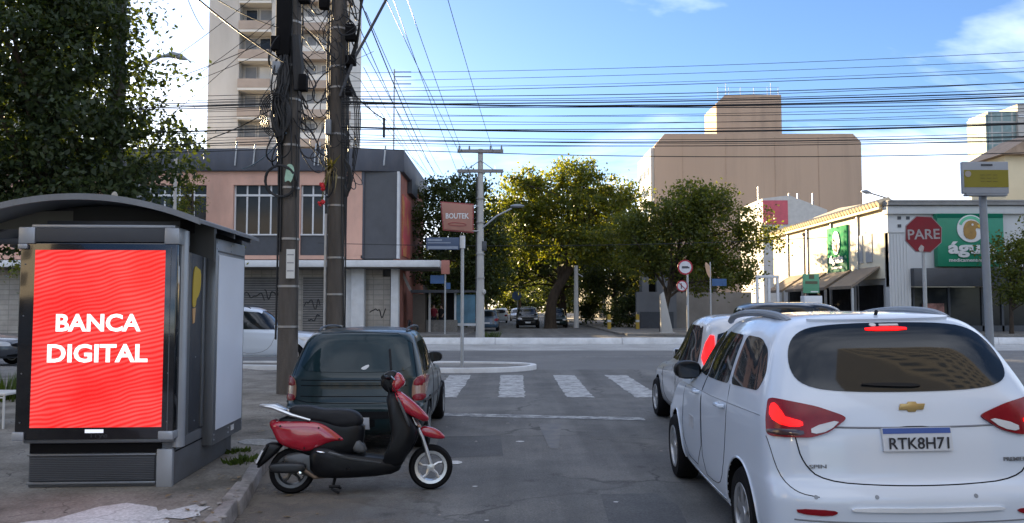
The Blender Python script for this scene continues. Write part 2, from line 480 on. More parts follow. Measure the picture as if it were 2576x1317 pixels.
steel = mat('galvanised_steel', (0.38, 0.39, 0.40), 0.45, 0.7, var=0.15, scale=5)
grey_paint = mat('grey_paint', (0.22, 0.24, 0.265), 0.5, 0.2, var=0.12, scale=3, dirt=(0.12, 0.12, 0.12), dirt_amt=0.35)
dark_grey = mat('dark_grey', (0.045, 0.05, 0.06), 0.55, var=0.2, scale=4)
white_paint = mat('white_paint', (0.62, 0.63, 0.64), 0.55, var=0.08, dirt=(0.35, 0.34, 0.32), dirt_amt=0.3)
letter_white = mat('letter_white', (0.60, 0.60, 0.59), 0.5, var=0.04)
bark = mat('bark', (0.055, 0.042, 0.032), 0.9, var=0.35, scale=8, bump=0.6, bscale=25, streak=0.3)
# ------------------------------------------------------------------ ground, roads, pavements
def sheet(name, pts, z, m, parent=None, kind='structure'):
    mb = MB(); mb.add([(p[0], p[1], z) for p in pts], [tuple(range(len(pts)))])
    o = mb.build(name, m, parent, fix=False)
    if not parent: tag(o, kind=kind)
    return o

ground = sheet('ground', [(-1500, -400), (1500, -400), (1500, 2200), (-1500, 2200)], 0.0, avenue_asphalt)
road = sheet('road', [(-9, -40), (6.5, -40), (6.5, 21.6), (-9, 21.6)], 0.004, asphalt)
bus_lane = sheet('bus_lane', [(-160, 30.9), (160, 30.9), (160, 36.0), (-160, 36.0)], 0.004, concrete)
far_road = sheet('far_road', [(-2.6, 43.0), (6.4, 43.0), (6.4, 300), (-2.6, 300)], 0.004, asphalt)

kerb_path = [(-1.95, -30), (-1.95, 3), (-2.0, 4.4), (-2.1, 5.9), (-2.26, 6.9), (-2.45, 7.9), (-2.72, 9.5), (-2.82, 11), (-2.86, 13), (-3.0, 15), (-3.5, 17), (-4.7, 18.8), (-6.6, 20.2), (-9.5, 21.0), (-14, 21.2), (-60, 21.2)]
inner = [(x - 0.12 if i < 9 else x - 0.10, y - (0.0 if i < 9 else 0.07)) for i, (x, y) in enumerate(kerb_path)]
side = MB().prism(inner + [(-60, -30)], 'z', -0.1, 0.12).build('sidewalk', paving)
tag(side, kind='structure')

def walk(path, step, gap=0.012):
    out, carry = [], 0.0
    pts = [Vector((p[0], p[1], 0)) for p in path]
    cur, i, pos = pts[0], 0, 0.0
    segs = [(pts[k], pts[k + 1]) for k in range(len(pts) - 1)]
    total = sum((b - a).length for a, b in segs)
    def point(s):
        for a, b in segs:
            l = (b - a).length
            if s <= l: return a + (b - a) * (s / l)
            s -= l
        return segs[-1][1]
    s = 0.0
    while s + step <= total:
        st = step * rng.uniform(0.8, 1.15)
        out.append((point(s + gap), point(min(s + st - gap, total))))
        s += st
    return out
kp = [(-2.03, 4.2)] + kerb_path[3:15]
for k, (a, b) in enumerate(walk(kp, 0.85)):
    if b.x < -16: break
    d = (b - a).normalized(); nl = Vector((-d.y, d.x, 0))
    a2, b2 = a + nl * rng.uniform(0.13, 0.17), b + nl * rng.uniform(0.13, 0.17)
    j = [rng.uniform(-0.012, 0.012) for _ in range(8)]
    h = 0.128 + rng.uniform(-0.006, 0.012)
    poly = [(a.x + j[0], a.y), (b.x + j[1], b.y), (b2.x, b2.y), (a2.x, a2.y)]
    mb = MB(); v = [(p[0], p[1], -0.05) for p in poly] + [(p[0] - (0.015 if i < 2 else 0), p[1], h + j[4 + i]) for i, p in enumerate(poly)]
    mb.add(v, [(3, 2, 1, 0), (4, 5, 6, 7), (0, 1, 5, 4), (1, 2, 6, 5), (2, 3, 7, 6), (3, 0, 4, 7)])
    mb.build('kerb_stone', kerb_stone_m, side, bevel=0.018, seg=2)

# pale slab and rubble on the footway by the kerb
sheet('concrete_patch', [(-4.35, 4.6), (-4.2, 5.35), (-3.85, 5.62), (-3.55, 5.95), (-3.4, 6.0), (-3.26, 6.38), (-3.1, 6.5), (-2.92, 6.42), (-2.8, 6.36), (-2.7, 6.18), (-2.52, 5.95), (-2.45, 5.6), (-2.46, 5.3), (-2.36, 5.0), (-2.35, 4.7), (-2.3, 4.2), (-4.4, 4.1)], 0.124, light_patch, side)
sheet('concrete_patch', [(-2.78, 6.1), (-2.7, 6.3), (-2.66, 6.24), (-2.52, 6.44), (-2.46, 6.36), (-2.38, 6.38), (-2.4, 6.2), (-2.35, 6.1), (-2.45, 6.0), (-2.58, 6.04), (-2.66, 5.95)], 0.1275, light_patch, side)
MB().prism(chaikin([(-2.62, 9.05, 0), (-2.5, 9.4, 0), (-3.15, 9.6, 0), (-3.2, 9.25, 0)], 1), 'z', 0.05, 0.133).build('ramp_slab', concrete, side)
for k in range(26):
    t = rng.random(); y = 4.6 + 2.2 * t
    x = np.interp(y, [4.4, 5.9, 6.9], [-2.0, -2.1, -2.26]) - rng.uniform(0.02, 0.34)
    r = rng.uniform(0.008, 0.026)
    MB().ball((x, y, 0.13 + r * 0.3), r, 7, 5, (rng.uniform(.8, 1.6), rng.uniform(.8, 1.4), 0.6)).build('rubble_stone', kerb_stone_m, side, sharp=20)
for k in range(40):
    x, y = rng.uniform(-2.0, 3.2), rng.uniform(4.8, 12)
    r = rng.uniform(0.006, 0.018)
    MB().ball((x, y, 0.006), r, 6, 4, (rng.uniform(.8, 2), rng.uniform(.8, 2), 0.4)).build('pebble', kerb_stone_m, road, sharp=20)

sideR = tag(MB().prism([(5.5, -30), (5.5, 10), (6.0, 12.6), (7.4, 14.4), (9.5, 14.9), (60, 15.0), (60, -30)], 'z', -0.1, 0.13).build('sidewalk_corner', far_paving, bevel=0.01), kind='structure')
farL = tag(MB().prism([(-60, 43.4), (-4.4, 43.4), (-2.9, 44.6), (-2.6, 46.5), (-2.6, 300), (-60, 300)], 'z', -0.1, 0.13).build('far_sidewalk', far_paving), kind='structure')
farR = tag(MB().prism([(8.4, 45.4), (6.7, 46.4), (6.4, 48.5), (6.4, 300), (60, 300), (60, 45.4)], 'z', -0.1, 0.13).build('far_sidewalk_corner', far_paving), kind='structure')

# painted markings of the near street
for i in range(-2, 5):
    x = 0.0 + 1.28 * i
    j = [rng.uniform(-0.02, 0.02) for _ in range(8)]
    if x < -2.7: continue
    
    base_ = [(x - 0.25, 15.0), (x + 0.25, 15.0), (x + 0.27, 19.8), (x - 0.27, 19.8)]; rag = []
    for q in range(4):
        a_, b_ = base_[q], base_[(q + 1) % 4]; n_ = 9 if q % 2 == 0 else 34
        for w_ in range(n_): rag.append((a_[0] + (b_[0] - a_[0]) * w_ / n_ + rng.uniform(-.025, .02), a_[1] + (b_[1] - a_[1]) * w_ / n_ + rng.uniform(-.06, .05)))
    sheet('crosswalk_stripe', rag, 0.009, road_paint, road)
sheet('stop_line', [(-2.4, 12.65), (2.0, 11.95), (2.0, 12.28), (-2.4, 13.0)], 0.009, road_paint_old, road)
sheet('arrow_marking', [(0.45, 9.6), (0.55, 9.6), (0.72, 11.6), (0.38, 11.6)], 0.009, worn_paint('arrow_paint', (0.18, 0.165, 0.145), (0.115, 0.115, 0.115), 0.42, 0.66, 4), road)
sheet('lane_line', [(-60, 26.9), (60, 26.9), (60, 27.0), (-60, 27.0)], 0.006, road_paint_old, ground)
for (x, y, w, l) in ((-0.62, 8.75, .2, .25), (-0.35, 7.6, .07, .05), (0.9, 7.0, .06, .05), (0.1, 10.1, .14, .12), (-0.2, 6.4, .05, .05)):
    sheet('paint_speck', chaikin([(x - w / 2, y, 0), (x, y + l / 2, 0), (x + w / 2, y + .01, 0), (x + .1 * w, y - l / 2, 0)], 1), 0.010, light_patch, road)

# darker repair patches in the carriageway
newer = ground_mat('repair_asphalt', (0.070, 0.070, 0.071), (0.088, 0.088, 0.088), (0.11, 0.108, 0.105), big=1.2, fine=90, crack=0.3)
sheet('repair_patch', [(0.75, 6.1), (1.35, 6.05), (1.42, 6.9), (1.3, 7.35), (0.8, 7.3)], 0.006, newer, road)
sheet('repair_patch', [(-0.9, 9.0), (-0.1, 9.15), (-0.15, 10.6), (-0.95, 10.5)], 0.006, newer, road)
sheet('repair_patch', [(-1.5, 5.2), (-0.4, 5.0), (-0.3, 5.5), (-1.45, 5.75)], 0.0055, newer, road)
# wind-blown grit along the gutter, thinning out into the carriageway
def grit_mat():
    m = bpy.data.materials.new('gutter_grit'); m.use_nodes = True
    nt = m.node_tree; b = nt.nodes['Principled BSDF']; L = nt.links.new; out = nt.nodes['Material Output']
    tcn = nd(nt, 'ShaderNodeTexCoord')
    n1 = nd(nt, 'ShaderNodeTexNoise'); n1.inputs['Scale'].default_value = 1.6; n1.inputs['Detail'].default_value = 10; n1.inputs['Roughness'].default_value = 0.75
    L(tcn.outputs['Object'], n1.inputs['Vector'])
    sx = nd(nt, 'ShaderNodeSeparateXYZ'); L(tcn.outputs['Generated'], sx.inputs[0])
    a1 = nd(nt, 'ShaderNodeMapRange'); a1.inputs['From Min'].default_value = 0.0; a1.inputs['From Max'].default_value = 1.0; a1.inputs['To Min'].default_value = 0.30; a1.inputs['To Max'].default_value = -0.25
    L(sx.outputs['X'], a1.inputs[0])
    ad = nd(nt, 'ShaderNodeMath', operation='ADD'); L(n1.outputs['Fac'], ad.inputs[0]); L(a1.outputs[0], ad.inputs[1])
    r = nd(nt, 'ShaderNodeMapRange'); r.inputs['From Min'].default_value = 0.46; r.inputs['From Max'].default_value = 0.72; r.inputs['To Max'].default_value = 0.8
    L(ad.outputs[0], r.inputs[0])
    n2 = nd(nt, 'ShaderNodeTexNoise'); n2.inputs['Scale'].default_value = 60; n2.inputs['Detail'].default_value = 4
    L(tcn.outputs['Object'], n2.inputs['Vector'])
    cr_ = nd(nt, 'ShaderNodeMix', data_type='RGBA'); L(n2.outputs['Fac'], cr_.inputs[0]); cr_.inputs[6].default_value = (.12, .10, .08, 1); cr_.inputs[7].default_value = (.26, .225, .185, 1)
    L(cr_.outputs[2], b.inputs['Base Color']); b.inputs['Roughness'].default_value = 0.95
    L(r.outputs[0], b.inputs['Alpha'])
    return m
gutter = sheet('gutter_grit', [(-2.9, 3.0), (0.4, 3.0), (0.2, 5.4), (-0.6, 7.0), (-1.2, 9.0), (-2.2, 13), (-2.9, 13)], 0.007, grit_mat(), road)
tag(gutter, kind='stuff')

# traffic island with a whitewashed kerb
isl = [(-9.5, 22.0), (-4, 20.9), (-1.5, 20.35), (-0.2, 20.6), (0.5, 21.2), (0.72, 21.9), (0.45, 22.5), (-0.4, 22.9), (-2.0, 23.1), (-9.5, 23.3)]
isl = [(p.x, p.y) for p in chaikin([(a, b, 0) for a, b in isl], 1)]
cx0, cy0 = sum(p[0] for p in isl) / len(isl), 22.0
isl_in = []
for k, p in enumerate(isl):
    a, b = Vector(isl[k - 1]), Vector(isl[(k + 1) % len(isl)])
    d = (b - a).normalized(); isl_in.append((p[0] - d.y * 0.16, p[1] + d.x * 0.16))
island = tag(MB().prism(isl_in, 'z', -0.05, 0.085).build('traffic_island', far_paving), kind='structure')
mb = MB(); n = len(isl)
mb.ring_tube([[(x, y, -0.05) for x, y in isl], [(x, y, 0.13) for x, y in isl], [(x, y, 0.13) for x, y in isl_in], [(x, y, -0.05) for x, y in isl_in]], cap=False)
mb.build('kerb', kerb_white, island, bevel=0.01)

# median of the avenue: whitewashed kerb blocks
x = -70.0
med = tag(B(-160, 160, 36.2, 37.4, -0.05, 0.24).build('median', far_paving), kind='structure')
for k in range(26):
    w = rng.uniform(5.0, 6.4)
    hh = 0.30 + rng.uniform(-0.012, 0.012)
    MB().prism([(36.0, -0.05), (36.2, -0.05), (36.25, -0.05), (36.25, hh), (36.06, hh)], 'x', x + 0.015, x + w).build('kerb_block', kerb_white, med, bevel=0.02)
    x += w

# ------------------------------------------------------------------ pink corner building across the avenue
salmon = mat('salmon_render', (0.56, 0.34, 0.265), 0.8, var=0.14, scale=0.8, dirt=(0.36, 0.26, 0.21), dirt_amt=0.5, dirt_scale=0.5, streak=0.4)
parapet_m = mat('slate_parapet', (0.055, 0.062, 0.082), 0.6, var=0.25, scale=0.9, dirt=(0.10, 0.10, 0.11), dirt_amt=0.5, streak=0.3)
panel_m = mat('charcoal_panel', (0.07, 0.073, 0.082), 0.6, var=0.18, scale=1.2)
shop_wall = tile_mat('grey_wall_tile', (0.40, 0.37, 0.33), (0.34, 0.315, 0.28), (0.26, 0.245, 0.22), 0.6, 0.30, 0.02)
shutter_m = tile_mat('roller_shutter', (0.22, 0.21, 0.20), (0.19, 0.18, 0.17), (0.09, 0.09, 0.09), 30.0, 0.14, 0.03)
win_glass = glass_mat('window_glass', (0.02, 0.024, 0.028), 0.12, 0.22)
white_frame = mat('white_frame', (0.55, 0.56, 0.57), 0.5, var=0.08)
YP = 47.0
PX = lambda px, Y=YP: (px - 1288.0) * Y / FOCAL
PZ = lambda py, Y=YP: at(1288, py, Y).z
pink = empty('corner_building', (-17, YP, 0))
def pb(name, m, x0, x1, y0, y1, z0, z1, bevel=0.0, parent=pink):
    return B(x0, x1, y0, y1, z0, z1).build(name, m, parent, bevel)
pink.location = (0, 0, 0)
xr = PX(1003); zt, zp, zb = PZ(376), PZ(432), PZ(651)
pb('core', dark_grey, -33, xr - 0.35, YP + 0.5, 60, 0.1, zt - 0.5)
# parapet with a folded corner
MB().prism([(-33, YP - 0.25), (PX(905), YP - 0.25), (xr + 0.25, YP + 0.15), (xr + 0.25, 60.2), (-33, 60.2)], 'z', zp, zt).build('parapet', parapet_m, pink, bevel=0.05)
pb('lintel', salmon, -33, PX(910), YP, YP + 0.5, PZ(466), zp)
pb('base_band', salmon, -33, PX(910), YP - 0.02, YP + 0.5, PZ(653), PZ(643))
piers = [(-33, PX(330)), (PX(515), PX(583)), (PX(704), PX(753)), (PX(864), PX(910))]
for a, b in piers: pb('pier', salmon, a, b, YP - 0.03, YP + 0.5, PZ(643), PZ(466))
bays = [(PX(330), PX(515), 5), (PX(583), PX(704), 4), (PX(753), PX(864), 4)]
for a, b, n in bays:
    z0, zm, z1 = PZ(590), PZ(491), PZ(466)
    pb('spandrel', dark_grey, a, b, YP + 0.12, YP + 0.4, PZ(643), z0)
    w = (b - a) / n
    for k in range(n):
        x0, x1 = a + k * w + 0.05, a + (k + 1) * w - 0.05
        win = pb('window', white_frame, x0 - 0.05, x0 + 0.04, YP + 0.2, YP + 0.28, z0, z1)
        MB().box(x0 + 0.04, x1 + 0.05, YP + 0.24, YP + 0.30, z0, z1).build('pane', win_glass, win)
    pb('transom', white_frame, a, b, YP + 0.17, YP + 0.27, zm - 0.06, zm + 0.06)
    pb('window_sill', white_frame, a, b, YP + 0.02, YP + 0.25, z0 - 0.06, z0 + 0.02)
pb('corner_panel', panel_m, PX(912), xr - 0.05, YP + 0.1, YP + 0.4, zb, zp)
for a, b in ((PX(907), PX(914)), (PX(997), xr)):
    pb('corner_mullion', parapet_m if a < -8 else white_frame, a, b, YP - 0.02, YP + 0.45, zb, zp)
side_w = pb('side_wall', mat('side_brick', (0.30, 0.13, 0.10), 0.8, var=0.25, scale=1.5), xr - 0.4, xr, YP + 0.46, 60, 0.1, zp)
poster = mat('red_mural', (0.42, 0.06, 0.07), 0.6, var=0.3, scale=0.6, dirt=(0.55, 0.38, 0.06), dirt_amt=0.9, dirt_scale=0.45)
pb('mural', poster, xr, xr + 0.06, YP + 1.2, YP + 4.6, PZ(640), PZ(482))
pb('tank', mat('water_tank', (0.03, 0.033, 0.04), 0.6), xr - 1.6, xr + 0.3, YP + 3.5, YP + 6.5, zp - 0.8, zp + 0.1)
# canopy slab
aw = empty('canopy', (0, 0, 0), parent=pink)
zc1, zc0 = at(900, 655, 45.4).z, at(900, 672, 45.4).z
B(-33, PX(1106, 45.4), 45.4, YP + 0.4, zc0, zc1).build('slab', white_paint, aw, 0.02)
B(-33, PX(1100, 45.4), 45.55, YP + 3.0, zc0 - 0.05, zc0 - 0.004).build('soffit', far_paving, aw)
B(PX(1109, 45.4), PX(1130, 45.4), 45.5, 45.75, at(0, 690, 45.4).z, at(0, 655, 45.4).z).build('hanging_sign', mat('terracotta_sign', (0.40, 0.16, 0.12), 0.6), aw, 0.02)
# shop floor
pb('shop_wall', shop_wall, -33, xr - 1.0, YP + 0.3, YP + 0.5, 0.1, zc0)
for a, b in ((PX(600), PX(700)), (PX(760), PX(815)), (PX(925), PX(980))):
    pb('shutter', shutter_m if a < -12 else shop_wall, a, b, YP + 0.22, YP + 0.31, 0.15, zc0 - 0.5)
for a, b in ((PX(868), PX(884)), (PX(886), PX(918)), (PX(985), PX(1004)), (PX(715), PX(735))):
    pb('column', white_paint, a, b, YP - 0.3 if a > -9.6 else YP + 0.1, YP + 0.3, 0.1, zc0 - 0.02, 0.02)
graf = mat('black_spray', (0.02, 0.02, 0.022), 0.7)
def scribble(px, py, w, h, seed, Y=YP + 0.21):
    r = random.Random(seed); p = []
    for k in range(9):
        p.append(at(px + w * k / 8, py + h * (0.5 - r.random()), Y))
    MB().tube(chaikin(p, 2, False), 0.03, 5).build('graffiti', graf, pink)
for px, py, w, h, s in ((610, 745, 55, 30, 1), (665, 742, 35, 26, 2), (765, 760, 40, 40, 3), (775, 800, 30, 20, 4), (930, 790, 40, 30, 5)):
    scribble(px, py, w, h, s)
# little steel masts and brackets on the parapet
for px, h in ((590, 1.4), (636, 0.7), (800, 1.2), (790, .9), (870, 0.8), (965, .5)):
    MB().cyl((PX(px), YP - 0.33, zp + 0.3), (PX(px) + 0.1, YP - 0.33, zt + h * 0.3), 0.05, n=8).build('mast', steel, pink)
tag(pink, 'salmon two storey corner building with slate parapet and white canopy over graffitied shopfront', 'building')

# ------------------------------------------------------------------ apartment tower behind it
tower_m = mat('tower_render', (0.50, 0.475, 0.44), 0.85, var=0.10, scale=0.25, dirt=(0.30, 0.275, 0.24), dirt_amt=0.45, dirt_scale=0.12, streak=0.25)
tower_light = mat('tower_light', (0.62, 0.60, 0.56), 0.8, var=0.08, scale=0.3)
brown_band = mat('tower_brown', (0.38, 0.31, 0.26), 0.8, var=0.15, scale=0.5)
YT = 78.0
TX = lambda px: (px - 1288) * YT / FOCAL
TZ = lambda py: at(1288, py, YT).z
tower = empty('apartment_tower')
def tb(name, m, x0, x1, y0, y1, z0, z1, parent=tower):
    return B(x0, x1, y0, y1, z0, z1).build(name, m, parent)
H = 46.5
tb('core', tower_m, TX(512) + .3, TX(846), YT + 1.2, YT + 8.2, 0, H)
tb('flank_wall', tower_m, TX(512), TX(590), YT, YT + 12.9, 0, H)
tb('centre_wall', tower_m, TX(672), TX(742), YT, YT + 1.3, 0, H)
tb('corner_wall', tower_light, TX(828), TX(846), YT, YT + 8, 0, H)
tb('side_stair', tower_light, TX(846), TX(864), YT + 2.0, YT + 7.8, 0, H)
fh = 2.94; zb0 = TZ(138)
for k in range(-8, 7):
    z = zb0 + fh * k
    if z < 1: continue
    tb('balcony_front', brown_band, TX(590), TX(672), YT - 0.35, YT - 0.05, z - 0.45, z + 0.42)
    tb('balcony_slab', tower_light, TX(590), TX(672), YT - 0.3, YT + 1.2, z - 0.72, z - 0.46)
    wx = [(TX(596), TX(628)), (TX(633), TX(668))]
    for a, b in wx:
        w = tb('window', tower_m, a, b, YT + 1.08, YT + 1.19, z + 0.45, z + 2.05)
        tb('pane', mat('curtained_glass', (.2, .2, .2)) if rng.random() < .6 else (win_glass if rng.random() < .5 else tower_light), a + 0.1, b - 0.1, YT + 1.03, YT + 1.075, z + 0.55, z + 1.95, w)
    tb('band', brown_band, TX(742), TX(828), YT + 0.1, YT + 1.25, z - 0.42, z + 0.38)
    tb('light_band', tower_light, TX(742), TX(828), YT + 0.25, YT + 1.25, z + 0.39, z + 1.0)
    for q in range(2):
        a = TX(756 + 38 * q)
        w = tb('window', tower_light, a, a + 1.0, YT + 1.08, YT + 1.19, z + 1.05, z + 2.2)
        tb('pane', mat('curtained_glass', (0.26, 0.26, 0.255), 0.4, var=.4, scale=.4), a + 0.08, a + 0.92, YT + 1.03, YT + 1.075, z + 1.12, z + 2.12, w)
    tb('landing', brown_band, TX(846), TX(867), YT + 1.7, YT + 2.0, z - 0.2, z + 0.6)
    tb('louvre', panel_m, TX(849), TX(861), YT + 1.95, YT + 2.05, z + 1.2, z + 2.1)
tag(tower, 'tall pale apartment tower with brown balcony bands rising behind the salmon building', 'building')

# ------------------------------------------------------------------ wide beige block beyond the trees
beige_m = mat('beige_render', (0.42, 0.305, 0.225), 0.85, var=0.07, scale=0.12, dirt=(0.29, 0.215, 0.165), dirt_amt=0.6, dirt_scale=0.35, streak=0.06)
pale_m = mat('pale_render', (0.56, 0.54, 0.50), 0.8, var=0.08, scale=0.2)
YB = 120.0
BX = lambda px: (px - 1288) * YB / FOCAL
BZ = lambda py: at(1288, py, YB).z
blk = empty('office_block')
x0, x1 = BX(1650), BX(2175)
poly = [(x0, 0), (x0, BZ(368)), (BX(1676), BZ(337)), (BX(2155), BZ(337)), (x1, BZ(358)), (x1, 0)]
MB().prism(poly, 'y', YB, YB + 13).build('wall', beige_m, blk)
MB().prism([(x0 - 0.5, BZ(372)), (x0 - 0.5, 0), (x0, 0), (x0, BZ(370))], 'y', YB + 0.6, YB + 12.6).build('side_wall', pale_m, blk)
for f in range(8):
    z = BZ(440) - 3.1 * f
    if z < 2: break
    for q in range(3):
        w = B(x0 - 0.6, x0 - 0.5, YB + 2.2 + q * 3.4, YB + 4.8 + q * 3.4, z, z + 1.7).build('window', white_frame, blk)
        B(x0 - 0.66, x0 - 0.61, YB + 2.35 + q * 3.4, YB + 4.65 + q * 3.4, z + 0.15, z + 1.55).build('pane', win_glass, w)
tz0, tz1 = BZ(338), BZ(235)
MB().prism([(BX(1815), tz0 - 1), (BX(1815), tz1 - 1.2), (BX(1838), tz1 + 0.15), (BX(1983), tz1 + 0.15), (BX(1983), tz0 - 1)], 'y', YB + 1.5, YB + 9).build('lift_tower', beige_m, blk)
rail = empty('roof_railing', parent=blk)
for px in (1822, 1850, 1880, 1915, 1950, 1978):
    MB().cyl((BX(px), YB + 2, tz1 - 0.8), (BX(px), YB + 2, tz1 + 1.5), 0.025, n=6).build('post', dark_grey, rail)
for dz in (0.8, 1.45): MB().cyl((BX(1820), YB + 2, tz1 + dz), (BX(1980), YB + 2, tz1 + dz), 0.025, n=6).build('rail', dark_grey, rail)
for px in (1815, 1990): MB().cyl((BX(1843 if px < 1900 else 1960), YB + 2.2, tz1 - 1), (BX(1843 if px < 1900 else 1960), YB + 2.2, tz1 + 2.2), 0.03, n=6).build('antenna', dark_grey, blk)
for px in (1720, 1830, 1955, 2065):
    B(BX(px), BX(px) + 0.12, YB - 0.05, YB, 0, BZ(345)).build('joint', mat('beige_joint', (0.38, 0.275, 0.205), 0.9), blk)
tag(blk, 'wide blank beige office block with chamfered roof edge and a lift tower on top', 'building')

# ------------------------------------------------------------------ drugstore at the corner across the avenue
cream = mat('cream_wall', (0.70, 0.63, 0.48), 0.85, var=0.08, scale=0.5, dirt=(0.45, 0.42, 0.36), dirt_amt=0.35, dirt_scale=0.5, streak=0.3)
store_grey = mat('store_white', (0.53, 0.535, 0.53), 0.75, var=0.10, scale=0.6, dirt=(0.33, 0.33, 0.33), dirt_amt=0.45, dirt_scale=0.6, streak=0.2)
roof_grey = mat('fibre_roof', (0.24, 0.235, 0.23), 0.85, var=0.2, scale=0.8)
roof_tile_m = mat('clay_tile', (0.50, 0.40, 0.27), 0.85, var=0.25, scale=2)
green_m = mat('sign_green', (0.006, 0.19, 0.10), 0.45, var=0.10, scale=0.7)
green_dark = mat('sign_green_dark', (0.004, 0.11, 0.065), 0.8, var=0.08)
YS = 50.0
SX = lambda px, Y=YS: (px - 1288) * Y / FOCAL
SZ = lambda py, Y=YS: at(1288, py, Y).z
store = empty('drugstore')
xs = SX(2237)
def sb(name, m, x0, x1, y0, y1, z0, z1, bevel=0.0, parent=store):
    return B(x0, x1, y0, y1, z0, z1).build(name, m, parent, bevel)
ztop = SZ(500)
sb('front_wall', store_grey, xs, 46, YS, YS + 0.4, SZ(722), SZ(540))
sb('pier', store_grey, xs, SX(2290), YS - 0.06, YS + 0.5, 0.1, SZ(580))
for k in range(6): sb('rib', store_grey, xs + 0.12 + k * 0.2, xs + 0.2 + k * 0.2, YS - 0.1, YS - 0.061, 0.2, SZ(590))
sb('cornice', store_grey, xs - 0.1, 46, YS - 0.25, YS + 0.5, SZ(540), SZ(520), 0.04)
sb('gutter', roof_grey, xs - 0.15, 46, YS - 0.45, YS + 0.5, SZ(519), SZ(507), 0.04)
MB().prism([(YS - 0.5, SZ(506)), (YS + 7, SZ(489)), (YS + 12, SZ(495)), (YS + 12, SZ(510)), (YS - 0.5, SZ(510))], 'x', xs - 0.1, 46).build('roof', roof_grey, store)
for r_ in range(2):
    for k in range(3):
        sb('vent_block', dark_grey, SX(2262) + k * 0.55, SX(2262) + k * 0.55 + 0.22, YS - 0.03, YS + 0.02, SZ(573 - 20 * r_) , SZ(565 - 20 * r_))
sb('moulding', store_grey, xs - 0.08, SX(2345), YS - 0.14, YS + 0.3, SZ(586), SZ(580))
sb('fascia', mat('charcoal_fascia', (0.05, 0.054, 0.062), 0.5), SX(2290), 46, YS - 0.5, YS + 0.2, SZ(722), SZ(676), 0.03)
sb('shop_glass', win_glass, SX(2291), 46, YS + 0.6, YS + 0.7, 0.5, SZ(722))
sb('plinth', dark_grey, SX(2291), 46, YS + 0.5, YS + 0.75, 0.1, 0.5)
for px in (2305, 2395, 2480, 2530): sb('shop_mullion', dark_grey, SX(px), SX(px) + 0.14, YS + 0.5, YS + 0.62, 0.1, SZ(722))
sb('interior_shelf', mat('shelf_stock', (0.25, 0.12, 0.1), 0.7, var=0.8, scale=2), SX(2330), SX(2380), YS + 0.3, YS + 0.55, 0.4, 1.9)
yw = 72.0
sb('side_wall', cream, xs, xs + 0.4, YS + 0.42, yw, SZ(700), ztop - 0.5)
sb('side_base', store_grey, xs + 0.3, xs + 0.5, YS + 0.42, yw, 0.1, SZ(700))
sb('side_cornice', cream, xs - 0.12, xs + 0.4, YS + 0.4, yw, ztop - 0.55, ztop - 0.25, 0.03)
n_t = 44
for k in range(n_t):
    y = YS + 0.45 + k * 0.49
    MB().tube([(xs - 0.42, y, ztop - 0.30), (xs - 0.1, y, ztop - 0.13), (xs + 0.35, y, ztop - 0.02)], 0.2, 8).build('roof_tile', roof_tile_m, store)
sb('eaves_board', cream, xs - 0.36, xs - 0.2, YS + 0.4, yw, ztop - 0.62, ztop - 0.47)
for y in (54.2, 58.7, 63.5, 68.0): sb('downpipe', steel, xs - 0.12, xs - 0.02, y, y + 0.12, 1.0, ztop - 0.6)
for y in (52.2, 53.6): sb('side_window', mat('grey_blind', (0.30, 0.31, 0.32), 0.7), xs - 0.05, xs + 0.02, y, y + 0.9, SZ(655), SZ(580))
awn_m = mat('awning_canvas', (0.20, 0.165, 0.13), 0.8, var=0.2, scale=1)
for y in (51.2, 55.6, 60.0, 64.4):
    a_ = empty('awning', parent=store)
    z1_ = SZ(668)
    mb = MB(); mb.prism([(xs, z1_), (xs - 1.9, z1_ - 1.25), (xs - 1.9, z1_ - 1.45), (xs, z1_ - 0.1)], 'y', y, y + 3.6)
    mb.build('cover', awn_m, a_)
    B(xs - 0.08, xs + 0.28, y + 0.2, y + 3.4, 0.15, z1_ - 1.2).build('doorway', matt_black, a_)
    B(xs - 1.85, xs - 1.7, y + 0.05, y + 0.17, 0.1, z1_ - 1.4).build('post', steel, a_)
tag(store, 'cream and grey corner drugstore with clay tile eaves and dark awnings on its street wall', 'building')

